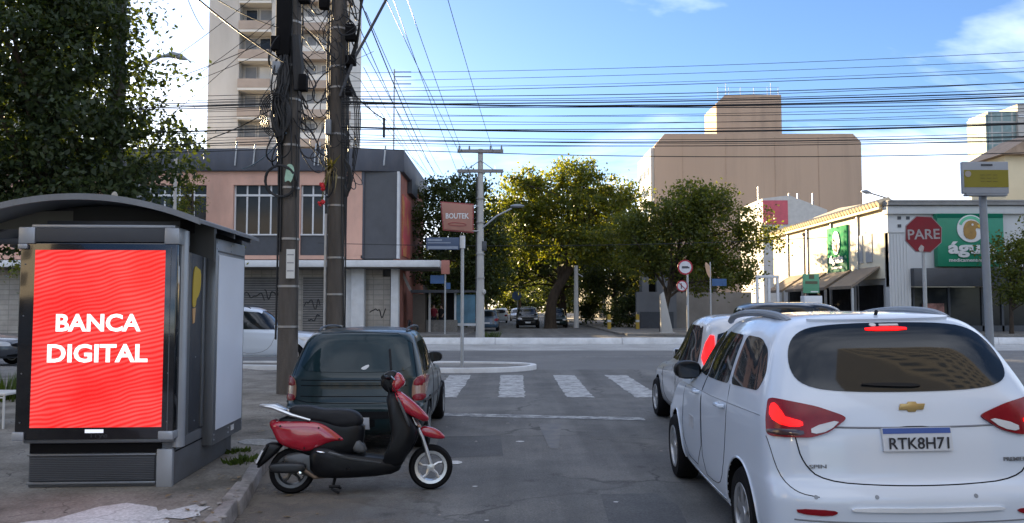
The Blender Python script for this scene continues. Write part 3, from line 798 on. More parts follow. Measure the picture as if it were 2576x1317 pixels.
def eagle_badge(parent, M, r):
    """round white badge with a brown eagle head in it; the frame's x-z plane, facing -y"""
    b_ = MB(M); b_.prism([(r * math.cos(a), r * math.sin(a)) for a in [2 * math.pi * i / 36 for i in range(36)]], 'y', -0.05, 0.0)
    bad = b_.build('badge', letter_white, parent)
    head = [(-0.50, -0.62), (-0.58, -0.1), (-0.45, 0.38), (-0.1, 0.62), (0.3, 0.55), (0.62, 0.32), (0.78, 0.05), (0.66, -0.02), (0.42, 0.06), (0.30, -0.06), (0.40, -0.35), (0.28, -0.72), (-0.05, -0.82)]
    MB(M).prism([(p.x * r, p.y * r) for p in chaikin([(a, b, 0) for a, b in head], 1)], 'y', -0.08, -0.052).build('eagle_head', mat('eagle_brown', (0.30, 0.17, 0.04), 0.6, var=0.3, scale=1.5), bad)
    MB(M).prism([(r * p[0], r * p[1]) for p in ((0.44, 0.22), (0.62, 0.32), (0.76, 0.06), (0.60, 0.02))], 'y', -0.095, -0.081).build('beak', mat('beak_ochre', (0.55, 0.35, 0.05), 0.5), bad)
    MB(M).prism([(r * (0.1 + 0.08 * math.cos(a)), r * (0.28 + 0.08 * math.sin(a))) for a in [k * math.pi / 4 for k in range(8)]], 'y', -0.095, -0.081).build('eye', letter_white, bad)
    arc = [(r * 0.92 * math.cos(a), r * 0.92 * math.sin(a)) for a in np.linspace(R(20), R(160), 16)] + [(r * 0.72 * math.cos(a), r * 0.70 * math.sin(a)) for a in np.linspace(R(160), R(20), 16)]
    MB(M).prism(arc, 'y', -0.07, -0.051).build('badge_arc', mat('badge_green', (0.10, 0.42, 0.24), 0.5), bad)
    return bad

sg = empty('store_sign', (SX(2433), YS - 0.55, SZ(606)))
hw, hh = (SX(2516) - SX(2350)) / 2, (SZ(541) - SZ(673)) / 2
B(-hw, hw, 0.0, 0.48, -hh, hh).build('panel', green_m, sg, 0.03)
B(-hw + .02, hw - .02, -0.02, -0.004, hh - 0.28, hh - .02).build('panel_band', green_dark, sg)
eagle_badge(sg, Matrix.Translation((0.0, -0.01, SZ(578) - SZ(606))), 0.86)
txt('lettering', 'águia', 3.0, 1.0, letter_white, sg, (0.05, -0.02, SZ(630) - SZ(606)), depth=0.06, bold=0.035)
txt('small_lettering', 'medicamentos & cia', 2.9, 0.22, letter_white, sg, (0.05, -0.02, SZ(656) - SZ(606)), depth=0.03, bold=0.01)
tag(sg, 'large green sign with eagle badge and white lettering above the drugstore shopfront', 'sign')

bn = empty('wall_banner', (xs - 0.14, 57.6, (SZ(575, 57.6) + SZ(687, 57.6)) / 2), rz=-math.pi / 2)
B(-1.75, 1.75, 0, 0.12, -1.72, 1.72).build('panel', mat('banner_green', (0.006, 0.20, 0.07), 0.9), bn, 0.01)
B(-1.73, 1.73, -0.02, -0.004, -1.7, -0.45).build('panel_band', green_dark, bn)
eagle_badge(bn, Matrix.Translation((0, -0.02, 0.55)) @ Matrix.Scale(0.75, 4, (1, 0, 0)), 0.85)
txt('lettering', 'águia', 2.4, 0.75, letter_white, bn, (0, -0.03, -0.72), depth=0.05, bold=0.04)
B(-0.9, 0.9, -0.05, -0.021, -1.32, -1.18).build('small_lettering', letter_white, bn)
tag(bn, 'upright green banner with eagle badge on the sunlit side wall', 'banner')

# ------------------------------------------------------------------ buildings behind the store
gb = empty('glass_office')
YG = 115.0
gx = (2438 - 1288) * 121 / FOCAL
tealg = tile_mat('teal_glazing', (0.20, 0.29, 0.29), (0.25, 0.33, 0.33), (0.42, 0.42, 0.40), 1.5, 1.6, 0.12, 0.2)
zt_ = at(0, 262, YG).z
B(gx + 4.5, gx + 40, YG, YG + 5.8, 0, zt_).build('wall', mat('grey_concrete_wall', (0.42, 0.40, 0.37), 0.8, var=0.08, scale=0.2), gb)
B(gx + 0.4, gx + 4.5, YG + 0.5, YG + 5.5, 0, zt_ - 1).build('curtain_wall', tealg, gb)
B(gx + .1, gx + 0.39, YG + 0.6, YG + 5.4, 0, zt_ - 1.4).build('edge_glazing', tealg, gb)
for f in range(7):
    B(gx + 4.5, gx + 40, YG - 0.15, YG - 0.01, zt_ - 2.0 - 3.2 * f, zt_ - 1.6 - 3.2 * f).build('floor_band', white_frame, gb)
    for q in range(4):
        B(gx + 5.4 + q * 3, gx + 7.4 + q * 3, YG - 0.06, YG - 0.005, zt_ - 4.4 - 3.2 * f, zt_ - 2.4 - 3.2 * f).build('window', win_glass, gb)
tag(gb, 'grey office building with a pale teal glazed edge behind the cream gabled house', 'building')

hs = empty('gabled_house')
YH = 74.0
hx = (2452 - 1288) * 79.5 / FOCAL
hz = at(0, 352, YH).z
sun_cream = mat('warm_cream', (0.66, 0.56, 0.38), 0.8, var=0.06, scale=0.4)
B(hx, hx + 18, YH, YH + 5.5, 0, hz - 1.5).build('wall', sun_cream, hs)
rust = mat('brown_tile_roof', (0.30, 0.22, 0.16), 0.85, var=0.25, scale=1.5)
MB().prism([(hx - 0.7, hz - 1.5), (hx + 3.4, hz + 0.9), (hx + 18.6, hz + 0.9), (hx + 18.6, hz - 1.5)], 'y', YH - 0.7, YH + 6.0).build('roof', rust, hs)
MB().prism([(hx + 3.0, at(0, 470, YH).z), (hx + 6.5, at(0, 405, YH).z), (hx + 12, at(0, 405, YH).z), (hx + 12, at(0, 470, YH).z)], 'y', YH - 2.2, YH + 0.3).build('porch_roof', rust, hs)
for q in range(3):
    w = B(hx + 3.0 + q * 1.7, hx + 4.0 + q * 1.7, YH - 0.12, YH, hz - 4.6, hz - 2.6).build('window', white_frame, hs)
    B(hx + 3.12 + q * 1.7, hx + 3.88 + q * 1.7, YH - 0.17, YH - 0.13, hz - 4.5, hz - 2.7).build('pane', win_glass, w)
for q in range(3):
    B(hx + 1.0 + q * 2, hx + 1.25 + q * 2, YH - 2.0, YH - 1.75, 5, at(0, 470, YH).z + 0.1).build('porch_column', sun_cream, hs)
tag(hs, 'cream house with brown tiled roof and sunlit gable beyond the drugstore roof', 'house')

lh = empty('low_hall')
YL = 82.0
lx0, lx1 = (1985 - 1288) * YL / FOCAL, (2085 - 1288) * YL / FOCAL
MB().prism([(lx0 - 2.6, 0), (lx0 - 2.6, at(0, 500, YL).z), (lx0 + 0.2, at(0, 492, YL).z), (lx1, at(0, 528, YL).z), (lx1, 0)], 'y', YL, YL + 8).build('wall', mat('hall_white', (0.50, 0.49, 0.47), 0.8), lh)
B(lx0 - 2.6, lx0, YL - 0.08, YL - 0.004, at(0, 565, YL).z, at(0, 505, YL).z).build('painted_panel', mat('pink_panel', (0.50, 0.09, 0.12), 0.6, var=0.15), lh)
for px in (1912, 1990, 2012, 2050): MB().cyl(((px - 1288) * YL / FOCAL, YL + 0.1, at(0, 530, YL).z), ((px - 1288) * YL / FOCAL, YL + 0.1, at(0, 470 if px == 1912 else 487, YL).z), 0.07, n=6).build('roof_mast', steel, lh)
tag(lh, 'white hall with sloping roof and pink painted panel between tree and drugstore', 'building')

# grey gateway building under the round-crowned tree
gt = empty('gate_lodge')
YQ = 58.0
QX = lambda px: (px - 1288) * YQ / FOCAL
QZ = lambda py: at(0, py, YQ).z
lodge_m = mat('lodge_grey', (0.16, 0.165, 0.175), 0.85, var=0.15, scale=0.6)
B(QX(1615), QX(1632), YQ, YQ + 1.2, 0.1, QZ(668)).build('pillar', lodge_m, gt)
B(QX(1632), QX(1652), YQ + 0.6, YQ + 1.2, 0.1, QZ(690)).build('opening', matt_black, gt)
B(QX(1652), QX(1690), YQ, YQ + 4, 0.1, QZ(680)).build('wall', lodge_m, gt)
B(QX(1600), QX(1700), YQ - 0.2, YQ + 0.3, 0.1, QZ(735)).build('low_wall', lodge_m, gt)
B(QX(1608), QX(1690), YQ - 0.5, YQ - 0.21, 0.1, QZ(785)).build('planter', dark_grey, gt)
B(QX(1690), QX(1900), YQ + 1, YQ + 1.4, 0.1, QZ(735)).build('boundary_wall', mat('boundary_render', (0.22, 0.205, 0.19), 0.85, var=0.2, scale=0.7), gt)
tag(gt, 'grey gate lodge with dark doorway beside the round-crowned tree', 'building')

# shaded frontages along the far street: dark fences and walls behind the trunks
fr = empty('street_frontage')
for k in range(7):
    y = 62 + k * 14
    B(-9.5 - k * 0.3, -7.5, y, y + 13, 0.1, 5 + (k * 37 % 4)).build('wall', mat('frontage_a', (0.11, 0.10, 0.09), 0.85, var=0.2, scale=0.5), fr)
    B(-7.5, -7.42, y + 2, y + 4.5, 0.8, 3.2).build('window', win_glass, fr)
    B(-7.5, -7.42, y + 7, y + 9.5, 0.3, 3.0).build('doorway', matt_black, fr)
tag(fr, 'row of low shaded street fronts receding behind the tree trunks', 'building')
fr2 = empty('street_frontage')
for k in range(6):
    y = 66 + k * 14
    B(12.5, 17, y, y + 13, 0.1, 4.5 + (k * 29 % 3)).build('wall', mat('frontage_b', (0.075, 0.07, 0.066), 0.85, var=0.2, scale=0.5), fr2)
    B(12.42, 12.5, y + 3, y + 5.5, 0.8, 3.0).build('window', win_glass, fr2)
tag(fr2, 'shaded low buildings lining the far street behind the gate lodge', 'building')

# unseen blocks outside the frame, added for street shade and for glass reflections
def block(name, label, x0, x1, y0, y1, h, c, seed):
    e = empty(name)
    B(x0, x1, y0, y1, 0, h).build('wall', mat('block_wall_%d' % seed, c, 0.85, var=0.1, scale=0.3), e)
    r = random.Random(seed)
    fz = 3.0
    for f in range(int(h / fz) - 1):
        z = 3.4 + f * fz
        for k in range(int((x1 - x0) / 3.2)):
            xx = x0 + 0.9 + k * 3.2
            for yy, s in ((y0 - 0.06, 0), (y1 + 0.01, 0)):
                if (s == 0 and yy < y0 and y0 < 0) or (yy > y1 and y0 > 0): continue
                B(xx, xx + 1.7, yy, yy + 0.05, z, z + 1.5).build('window', win_glass, e)
    tag(e, label, 'building')
    return e
block('apartment_block', 'ochre apartment block with a grid of dark windows mirrored in the minivan glass', 23, 45, -46, -22, 74, (0.15, 0.145, 0.13), 11)
block('apartment_block', 'unseen grey apartment block added behind the kiosk side of the street for reflections', -40, -18, -34, -10, 14, (0.36, 0.35, 0.33), 12)  # unseen, added for reflections
for k, (xa, xb, hh_) in enumerate(((-62, -30, 20), (-28, -4, 15), (22, 60, 18))):  # unseen, added so windows mirror walls instead of an orange horizon
    block('apartment_block', ('long brick-toned block, unseen, added behind the camera to be mirrored in windows', 'low cream block, unseen, added behind the camera to be mirrored in windows', 'wide grey block, unseen, added behind the ochre apartment building to be mirrored')[k], xa, xb, -75, -62, hh_, ((0.12, 0.09, 0.075), (0.15, 0.14, 0.12), (0.13, 0.13, 0.13))[k], 20 + k)
block('apartment_block', 'unseen pale flats beside the salmon corner building, set there to shade the street', -75, -34.5, YP, YP + 14, 17, (0.45, 0.43, 0.40), 13)  # unseen, placed to keep the sun off the street
# ------------------------------------------------------------------ trees
def leaf_mesh(name, pts, size, nrng, flat=0.0):
    n = len(pts)
    a = nrng.normal(size=(n, 3)); a /= np.linalg.norm(a, axis=1, keepdims=True)
    b = nrng.normal(size=(n, 3)); b[:, 2] -= flat
    b -= a * np.sum(a * b, axis=1, keepdims=True); b /= np.linalg.norm(b, axis=1, keepdims=True)
    s = size * nrng.uniform(0.65, 1.35, size=(n, 1))
    v = np.empty((n, 4, 3), dtype=np.float32)
    v[:, 0] = pts - a * s * 0.5
    v[:, 1] = pts + b * s * 0.28 - a * s * 0.05
    v[:, 2] = pts + a * s * 0.5
    v[:, 3] = pts - b * s * 0.28 - a * s * 0.05
    me = bpy.data.meshes.new(name)
    me.vertices.add(n * 4); me.vertices.foreach_set('co', v.reshape(-1))
    me.loops.add(n * 4); me.loops.foreach_set('vertex_index', np.arange(n * 4, dtype=np.int32))
    me.polygons.add(n); me.polygons.foreach_set('loop_start', np.arange(0, n * 4, 4, dtype=np.int32))
    me.polygons.foreach_set('loop_total', np.full(n, 4, dtype=np.int32))
    me.update(calc_edges=True)
    return me

def crown_points(ell, nclump, per, cr, nrng, shell=0.55):
    """leaf clumps spread through a union of ellipsoids"""
    vol = np.array([e[3] * e[4] * e[5] for e in ell]); vol = vol ** 0.67; vol /= vol.sum()
    cl = []
    for k in range(nclump):
        e = ell[nrng.choice(len(ell), p=vol)]
        d = nrng.normal(size=3); d /= np.linalg.norm(d)
        rad = nrng.uniform(shell, 1.0) if nrng.random() < 0.8 else nrng.uniform(0.1, 0.7)
        rad *= nrng.uniform(0.80, 1.24)
        cl.append(np.array(e[:3]) + d * rad * np.array(e[3:6]))
    pts = []
    for c in cl:
        r = cr * nrng.uniform(0.45, 1.5); m = int(per * nrng.uniform(0.6, 1.4))
        p = nrng.normal(size=(m, 3)) * r * np.array([0.62, 0.62, 0.42])
        pts.append(c + p)
    return cl, np.concatenate(pts)

def tree(name, label, base, ell, trunk_top, tr, nclump, per, cr, leaf, lm, seed, group=None, limbs=12, shell=0.55, cat='tree', bmat=None):
    nrng = np.random.default_rng(seed); r = random.Random(seed)
    t = empty(name, base)
    bx, by, bz = base
    cl, pts = crown_points(ell, nclump, per, cr, nrng, shell)
    off = np.array(base)
    me = leaf_mesh('crown', pts - off, leaf, nrng)
    link('crown', me, lm, t, None)
    top = Vector(trunk_top) - Vector(base)
    mb = MB()
    mid = top * 0.5 + Vector((r.uniform(-.2, .2), r.uniform(-.2, .2), 0))
    tp = chaikin([Vector((0, 0, -0.1)), Vector((0.02, 0, top.z * 0.25)), mid, top], 2, False)
    mb.tube(tp, [tr * (1.35 - 0.75 * (k / (len(tp) - 1)) ** 0.6) for k in range(len(tp))], 10)
    mb.build('trunk', bmat or bark, t)
    idx = nrng.choice(len(cl), size=min(limbs, len(cl)), replace=False)
    for k, i in enumerate(idx):
        e = Vector(cl[i]) - Vector(base)
        s0 = tp[max(2, int(len(tp) * r.uniform(0.55, 0.98)) - 1)]
        m_ = (s0 + e) / 2 + Vector((r.uniform(-.3, .3), r.uniform(-.3, .3), r.uniform(-0.1, .5)))
        bp = chaikin([s0, m_, e], 2, False)
        MB().tube(bp, [tr * 0.42 * (1 - 0.85 * q / (len(bp) - 1)) for q in range(len(bp))], 6).build('limb', bmat or bark, t)
    tag(t, label, cat, group)
    return t

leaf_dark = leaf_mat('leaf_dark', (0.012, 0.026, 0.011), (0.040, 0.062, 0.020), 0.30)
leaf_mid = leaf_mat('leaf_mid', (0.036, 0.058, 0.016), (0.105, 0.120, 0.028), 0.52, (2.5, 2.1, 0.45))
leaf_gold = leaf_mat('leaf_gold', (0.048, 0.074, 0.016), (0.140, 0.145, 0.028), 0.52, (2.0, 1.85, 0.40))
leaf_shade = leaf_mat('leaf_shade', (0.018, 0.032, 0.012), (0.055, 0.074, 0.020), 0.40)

# big dark street tree beside the kiosk
tree('street_tree', 'large dense dark-leaved tree growing on the sidewalk behind the kiosk', (-9.8, 16.8, 0.1),
     [(-9.6, 16.6, 6.0, 2.4, 2.2, 2.6), (-11.5, 17.0, 6.8, 2.6, 2.4, 3.4), (-9.2, 16.2, 7.7, 1.15, 1.4, 1.4), (-8.3, 16.2, 4.6, 1.3, 1.4, 1.1), (-10.6, 16.6, 3.9, 2.4, 1.6, 0.9), (-10.2, 16.6, 9.5, 2.4, 2.0, 1.6), (-12.5, 16.8, 3.6, 1.9, 1.6, 1.1)],
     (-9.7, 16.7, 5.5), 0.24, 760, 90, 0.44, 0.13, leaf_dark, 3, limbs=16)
# behind it, a leafy lower tree in front of the salmon building
tree('street_tree', 'low olive-green tree between the lamp post and the salmon building', (-15.6, 34.0, 0.1),
     [(-15.8, 34, 5.0, 2.0, 1.6, 1.0), (-17.4, 34, 4.6, 2.2, 1.6, 1.2), (-19, 34, 3.8, 2.5, 1.8, 1.8), (-13.4, 34, 4.3, 1.5, 1.0, 0.4)], (-15.8, 34, 3.6), 0.12, 110, 50, 0.55, 0.17, leaf_mid, 21, limbs=10)
tree('young_tree', 'small yellow-green treetop poking up beside the slate parapet', (-18.0, 44.5, 0.1),
     [(-18.2, 44.5, 9.3, 0.75, 0.7, 0.75), (-17.9, 44.5, 8.4, 0.9, 0.8, 0.35), (-18.3, 44.5, 7.2, 0.8, 0.8, 0.8)], (-18.0, 44.5, 8.5), 0.08, 34, 45, 0.36, 0.16, leaf_gold, 22, limbs=8)

# trees on the far street
tree('street_tree', 'dark rounded tree beside the white concrete pole', (-4.6, 54.0, 0.1),
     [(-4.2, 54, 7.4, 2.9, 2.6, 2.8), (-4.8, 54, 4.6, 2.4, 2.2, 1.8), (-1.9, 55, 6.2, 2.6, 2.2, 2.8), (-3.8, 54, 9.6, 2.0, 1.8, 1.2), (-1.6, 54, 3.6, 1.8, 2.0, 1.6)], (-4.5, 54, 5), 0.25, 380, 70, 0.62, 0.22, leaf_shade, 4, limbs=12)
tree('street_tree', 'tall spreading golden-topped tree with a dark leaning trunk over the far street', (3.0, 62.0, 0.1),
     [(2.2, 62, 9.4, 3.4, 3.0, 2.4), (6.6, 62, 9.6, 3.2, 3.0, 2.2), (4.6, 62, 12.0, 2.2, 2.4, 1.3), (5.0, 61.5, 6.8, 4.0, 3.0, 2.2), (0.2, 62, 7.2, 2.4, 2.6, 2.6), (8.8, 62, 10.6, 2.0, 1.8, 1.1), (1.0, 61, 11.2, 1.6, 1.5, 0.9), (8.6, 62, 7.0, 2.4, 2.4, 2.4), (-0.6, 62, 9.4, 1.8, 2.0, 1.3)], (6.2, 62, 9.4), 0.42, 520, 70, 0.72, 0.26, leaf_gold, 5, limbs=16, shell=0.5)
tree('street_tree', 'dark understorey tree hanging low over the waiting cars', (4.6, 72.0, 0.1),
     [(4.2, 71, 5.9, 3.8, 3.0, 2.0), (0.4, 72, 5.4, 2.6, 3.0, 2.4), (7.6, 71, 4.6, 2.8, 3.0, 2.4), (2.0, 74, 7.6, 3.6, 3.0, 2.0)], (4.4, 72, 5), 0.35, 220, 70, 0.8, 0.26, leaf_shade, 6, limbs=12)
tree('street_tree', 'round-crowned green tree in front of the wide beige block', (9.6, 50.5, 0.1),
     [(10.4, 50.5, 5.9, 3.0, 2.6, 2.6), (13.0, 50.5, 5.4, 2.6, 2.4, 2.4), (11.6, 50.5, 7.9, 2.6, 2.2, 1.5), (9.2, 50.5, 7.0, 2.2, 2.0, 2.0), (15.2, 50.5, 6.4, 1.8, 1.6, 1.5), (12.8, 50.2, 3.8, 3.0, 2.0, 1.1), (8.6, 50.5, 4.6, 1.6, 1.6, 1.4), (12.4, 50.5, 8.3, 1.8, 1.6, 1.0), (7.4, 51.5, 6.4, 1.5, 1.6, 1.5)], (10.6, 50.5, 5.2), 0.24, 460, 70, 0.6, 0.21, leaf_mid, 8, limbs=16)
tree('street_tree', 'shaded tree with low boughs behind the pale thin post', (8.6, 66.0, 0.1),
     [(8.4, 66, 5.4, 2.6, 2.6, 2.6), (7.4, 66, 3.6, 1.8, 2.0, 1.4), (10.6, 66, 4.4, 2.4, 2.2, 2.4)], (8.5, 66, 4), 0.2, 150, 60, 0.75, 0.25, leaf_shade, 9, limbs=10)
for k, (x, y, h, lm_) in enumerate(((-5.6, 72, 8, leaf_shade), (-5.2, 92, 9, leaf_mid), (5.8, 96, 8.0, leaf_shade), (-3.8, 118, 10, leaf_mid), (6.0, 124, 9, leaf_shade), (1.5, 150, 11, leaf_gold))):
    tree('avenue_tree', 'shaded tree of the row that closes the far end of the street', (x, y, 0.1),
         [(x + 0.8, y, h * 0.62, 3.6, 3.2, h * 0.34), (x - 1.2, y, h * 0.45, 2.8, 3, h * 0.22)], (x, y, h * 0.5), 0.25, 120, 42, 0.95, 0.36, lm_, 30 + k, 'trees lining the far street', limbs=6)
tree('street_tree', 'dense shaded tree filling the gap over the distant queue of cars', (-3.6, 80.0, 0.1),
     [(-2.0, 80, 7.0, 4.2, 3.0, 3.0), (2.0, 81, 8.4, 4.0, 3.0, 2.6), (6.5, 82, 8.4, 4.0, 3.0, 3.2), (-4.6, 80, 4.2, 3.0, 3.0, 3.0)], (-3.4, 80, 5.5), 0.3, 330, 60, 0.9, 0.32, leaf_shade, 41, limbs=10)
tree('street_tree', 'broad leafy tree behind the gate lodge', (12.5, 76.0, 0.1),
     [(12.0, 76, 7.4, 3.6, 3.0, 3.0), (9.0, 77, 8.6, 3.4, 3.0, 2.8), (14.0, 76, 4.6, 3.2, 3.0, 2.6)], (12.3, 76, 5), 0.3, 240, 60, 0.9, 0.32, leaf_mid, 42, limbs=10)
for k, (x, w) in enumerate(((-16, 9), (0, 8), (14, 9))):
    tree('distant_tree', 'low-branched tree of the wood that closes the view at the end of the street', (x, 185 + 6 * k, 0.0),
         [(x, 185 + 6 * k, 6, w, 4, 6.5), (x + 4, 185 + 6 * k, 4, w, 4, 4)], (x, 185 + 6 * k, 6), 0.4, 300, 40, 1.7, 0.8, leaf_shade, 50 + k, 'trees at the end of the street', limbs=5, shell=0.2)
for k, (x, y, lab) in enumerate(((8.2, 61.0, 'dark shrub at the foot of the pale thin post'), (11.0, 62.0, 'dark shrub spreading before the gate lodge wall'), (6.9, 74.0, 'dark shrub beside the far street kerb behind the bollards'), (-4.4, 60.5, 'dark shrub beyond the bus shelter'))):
    tree('shrub', lab, (x, y, 0.1), [(x, y, 1.3, 1.5, 1.2, 1.3), (x + .8, y, 2.0, 1.2, 1.0, 1.0)], (x, y, 0.9), 0.07, 60, 60, 0.5, 0.2, leaf_shade, 70 + k, limbs=5, cat='shrub', shell=0.2)
tree('street_tree', 'yellowing small tree standing before the drugstore shopfront', (29.0, 46.3, 0.1),
     [(29.2, 46.3, 4.6, 1.6, 1.4, 1.5), (30.6, 46.3, 5.2, 1.6, 1.4, 1.5), (29.4, 46.3, 2.9, 1.3, 1.3, 1.2)], (29.1, 46.3, 3.4), 0.12, 130, 55, 0.45, 0.18, leaf_mid, 12, limbs=10)

# dry leaves and scraps blown along the footway
dry = leaf_mat('dry_leaf', (0.10, 0.065, 0.03), (0.28, 0.20, 0.10), 0.1, (1, 1, 1))
r_l = random.Random(99)
for k in range(90):
    y = r_l.uniform(4.3, 12) if k < 60 else r_l.uniform(4.8, 12)
    x = np.interp(y, [4.4, 5.9, 7.9, 12], [-2.0, -2.1, -2.45, -2.85]) - abs(r_l.gauss(0, 0.5)) - 0.05 if k < 60 else np.interp(y, [4.4, 5.9, 7.9, 12], [-2.0, -2.1, -2.45, -2.85]) + abs(r_l.gauss(0, 0.35)) + 0.03
    z = 0.132 if k < 60 else 0.012
    a = r_l.uniform(0, 6.28); s = r_l.uniform(0.02, 0.05); c, d = math.cos(a) * s, math.sin(a) * s
    MB().add([(x - c, y - d, z), (x + d * .45, y - c * .45, z + s * .2), (x + c, y + d, z + s * .15), (x - d * .45, y + c * .45, z + s * .25)], [(0, 1, 2, 3)]).build('fallen_leaf', dry, side if k < 60 else road, fix=False)
# weeds
def tuft(name, label, loc, n, h, spread, seed, m, grp=None):
    r = random.Random(seed); mb = MB()
    for k in range(n):
        a = r.uniform(0, 6.28); d = r.uniform(0, spread); l = h * r.uniform(0.4, 1.1); w = 0.006 + 0.010 * r.random()
        p0 = Vector((math.cos(a) * d, math.sin(a) * d, 0)); ln = Vector((math.cos(a), math.sin(a), 0)) * l * r.uniform(0.1, 0.8)
        s = Vector((-math.sin(a + 1), math.cos(a + 1), 0)) * w
        p1 = p0 + ln * 0.5 + Vector((0, 0, l * 0.6)); p2 = p0 + ln + Vector((0, 0, l))
        mb.add([p0 - s, p0 + s, p1 + s, p1 - s, p2], [(0, 1, 2, 3), (3, 2, 4)])
    o = mb.build(name, m, None, fix=False); o.location = loc
    tag(o, label, 'weeds', grp, 'stuff')
    return o
weed_m = leaf_mat('weed_green', (0.03, 0.055, 0.012), (0.07, 0.11, 0.025), 0.4)
tuft('weed_tuft', 'green weeds growing out of the kerb behind the scooter', (-2.75, 8.2, 0.12), 150, 0.06, 0.2, 1, weed_m)
tuft('weed_tuft', 'flat patch of weeds at the back foot of the kiosk', (-3.0, 8.75, 0.12), 80, 0.05, 0.15, 2, weed_m)
tuft('weed_tuft', 'leafy weeds sprouting behind the white bench', (-8.6, 13.6, 0.12), 220, 0.5, 0.45, 3, weed_m)
tuft('weed_tuft', 'grass at the foot of the white concrete pole', (-1.2, 43.9, 0.02), 160, 0.35, 0.55, 4, weed_m)
# ------------------------------------------------------------------ utility poles with their clutter
pole_m = mat('weathered_pole', (0.105, 0.093, 0.083), 0.9, var=0.35, scale=3, bump=0.5, bscale=30, dirt=(0.05, 0.045, 0.04), dirt_amt=0.8, dirt_scale=2.5, streak=0.15)
conc_pole = mat('concrete_pole', (0.40, 0.39, 0.37), 0.8, var=0.12, scale=2, dirt=(0.28, 0.27, 0.25), dirt_amt=0.5, streak=0.2)
cable_m = mat('cable_sheath', (0.006, 0.0065, 0.008), 0.6, var=0.2)
blue_cable = mat('blue_grey_cable', (0.13, 0.19, 0.25), 0.6)
strap_m = mat('steel_strap', (0.32, 0.31, 0.30), 0.5, 0.6)

def lead(mb, pts, r=0.012, n=5): mb.tube(chaikin(pts, 2, False), r, n)
def upole(x, y, h, r0, r1, label, seed, n_leads, side):
    r = random.Random(seed)
    p = empty('utility_pole', (x, y, 0.1))
    MB().tube([(0, 0, -0.1), (0.0, 0, h * 0.5), (0.0, 0, h)], [r0, (r0 + r1) / 2, r1], 18).build('shaft', pole_m, p)
    rad = lambda z: r0 + (r1 - r0) * z / h
    for z in (1.2, 1.9, 2.75, 3.65, 4.5, 5.3, 6.2, 6.9, 7.6, 8.3):
        z += r.uniform(-.15, .15)
        MB().lathe([(rad(z) + 0.004, -0.02), (rad(z) + 0.012, -0.02), (rad(z) + 0.012, 0.02), (rad(z) + 0.004, 0.02)], (0, 0, z), 'z', 18, closed=True).build('strap', strap_m, p)
    # risers: cables climbing the shaft, tied close to it, thick near the top
    for k in range(n_leads):
        a = r.uniform(0, 6.28); z0 = r.choice((1.0, 2.6, 3.6, 4.2)); z1 = r.uniform(6.5, 9.0)
        mb = MB(); pts = []
        for q in range(7):
            z = z0 + (z1 - z0) * q / 6; a += r.uniform(-.25, .25)
            rr = rad(z) + 0.02 + (0.07 * r.random() if z > 4.4 else 0.01)
            pts.append((math.cos(a) * rr, math.sin(a) * rr, z))
        lead(mb, pts, r.uniform(0.008, 0.022)); mb.build('riser_cable', cable_m, p)
    # slack loops and tangles
    for k in range(46):
        a = r.uniform(0, 6.28); z = r.uniform(4.6, 8.8); d = r.uniform(0.18, 0.5) * (1 if r.random() < .6 else .6); l = r.uniform(0.25, 0.9)
        c = Vector((math.cos(a), math.sin(a), 0)); t = Vector((-c.y, c.x, 0)); e = rad(z)
        mb = MB()
        lead(mb, [c * (e - .02) + Vector((0, 0, z)), c * (e + d * .6) + t * 0.1 + Vector((0, 0, z - l * .4)), c * (e + d) + t * 0.2 + Vector((0, 0, z - l)), c * (e + d * .5) - t * 0.1 + Vector((0, 0, z - l * 1.2)), c * e - t * 0.1 + Vector((0, 0, z - l * .5))], r.uniform(0.006, 0.016))
        mb.build('slack_loop', cable_m, p)
    tag(p, label, 'utility pole')
    return p, rad

x1, y1 = (726 - 1288) * 14.6 / FOCAL, 14.6
p1, rad1 = upole(x1, y1, 10.5, 0.19, 0.135, 'weathered utility pole wrapped in black cable with a green tag and coiled ring', 5, 20, -1)
zP = lambda py, Y=14.6: at(0, py, Y).z - 0.1
MB().prism([(-0.24, zP(150)), (0.03, zP(150)), (0.03, zP(5)), (-0.24, zP(5))], 'y', -0.28, -0.10).build('splice_box', matt_black, p1, bevel=0.03)
rb = random.Random(77)
mb = MB()
for k in range(34):
    j = lambda s_: rb.uniform(-s_, s_)
    mb.tube(chaikin([(-0.14 + j(.05), -0.2 + j(.04), zP(352) + j(.12)), (-0.14 + j(.16), -0.22 + j(.10), zP(318)), (-0.12 + j(.17), -0.23 + j(.10), zP(270) + j(.1)), (-0.08 + j(.13), -0.22 + j(.08), zP(205)), (-0.08 + j(.10), -0.2 + j(.06), zP(150)), (-0.05 + j(.10), -0.18, zP(80))], 1, False), rb.uniform(.012, .028), 5)
mb.build('cable_bundle', cable_m, p1)
MB().tube([(0.16, -0.2, zP(235)), (0.18, -0.22, zP(180)), (0.12, -0.2, zP(100))], [0.07, 0.11, 0.08], 8).build('cable_bundle', cable_m, p1)
B(-0.30, -0.14, -0.26, -0.12, zP(195), zP(165)).build('junction_box', grey_paint, p1, 0.01)
mb = MB()
for k in range(7):
    rr = random.Random(k); R_ = 0.25 + 0.012 * rr.uniform(-1, 1); pts = []
    for q in range(25):
        a = 2 * math.pi * q / 24
        pts.append((-0.10 + R_ * math.cos(a) * 1.1 + rr.uniform(-.008, .008), -0.26 - 0.02 * rr.random() - 0.05 * math.sin(a), zP(462) + R_ * 1.1 * math.sin(a)))
    mb.tube(pts, 0.014, 6)
mb.build('cable_coil', cable_m, p1)
mb = MB()
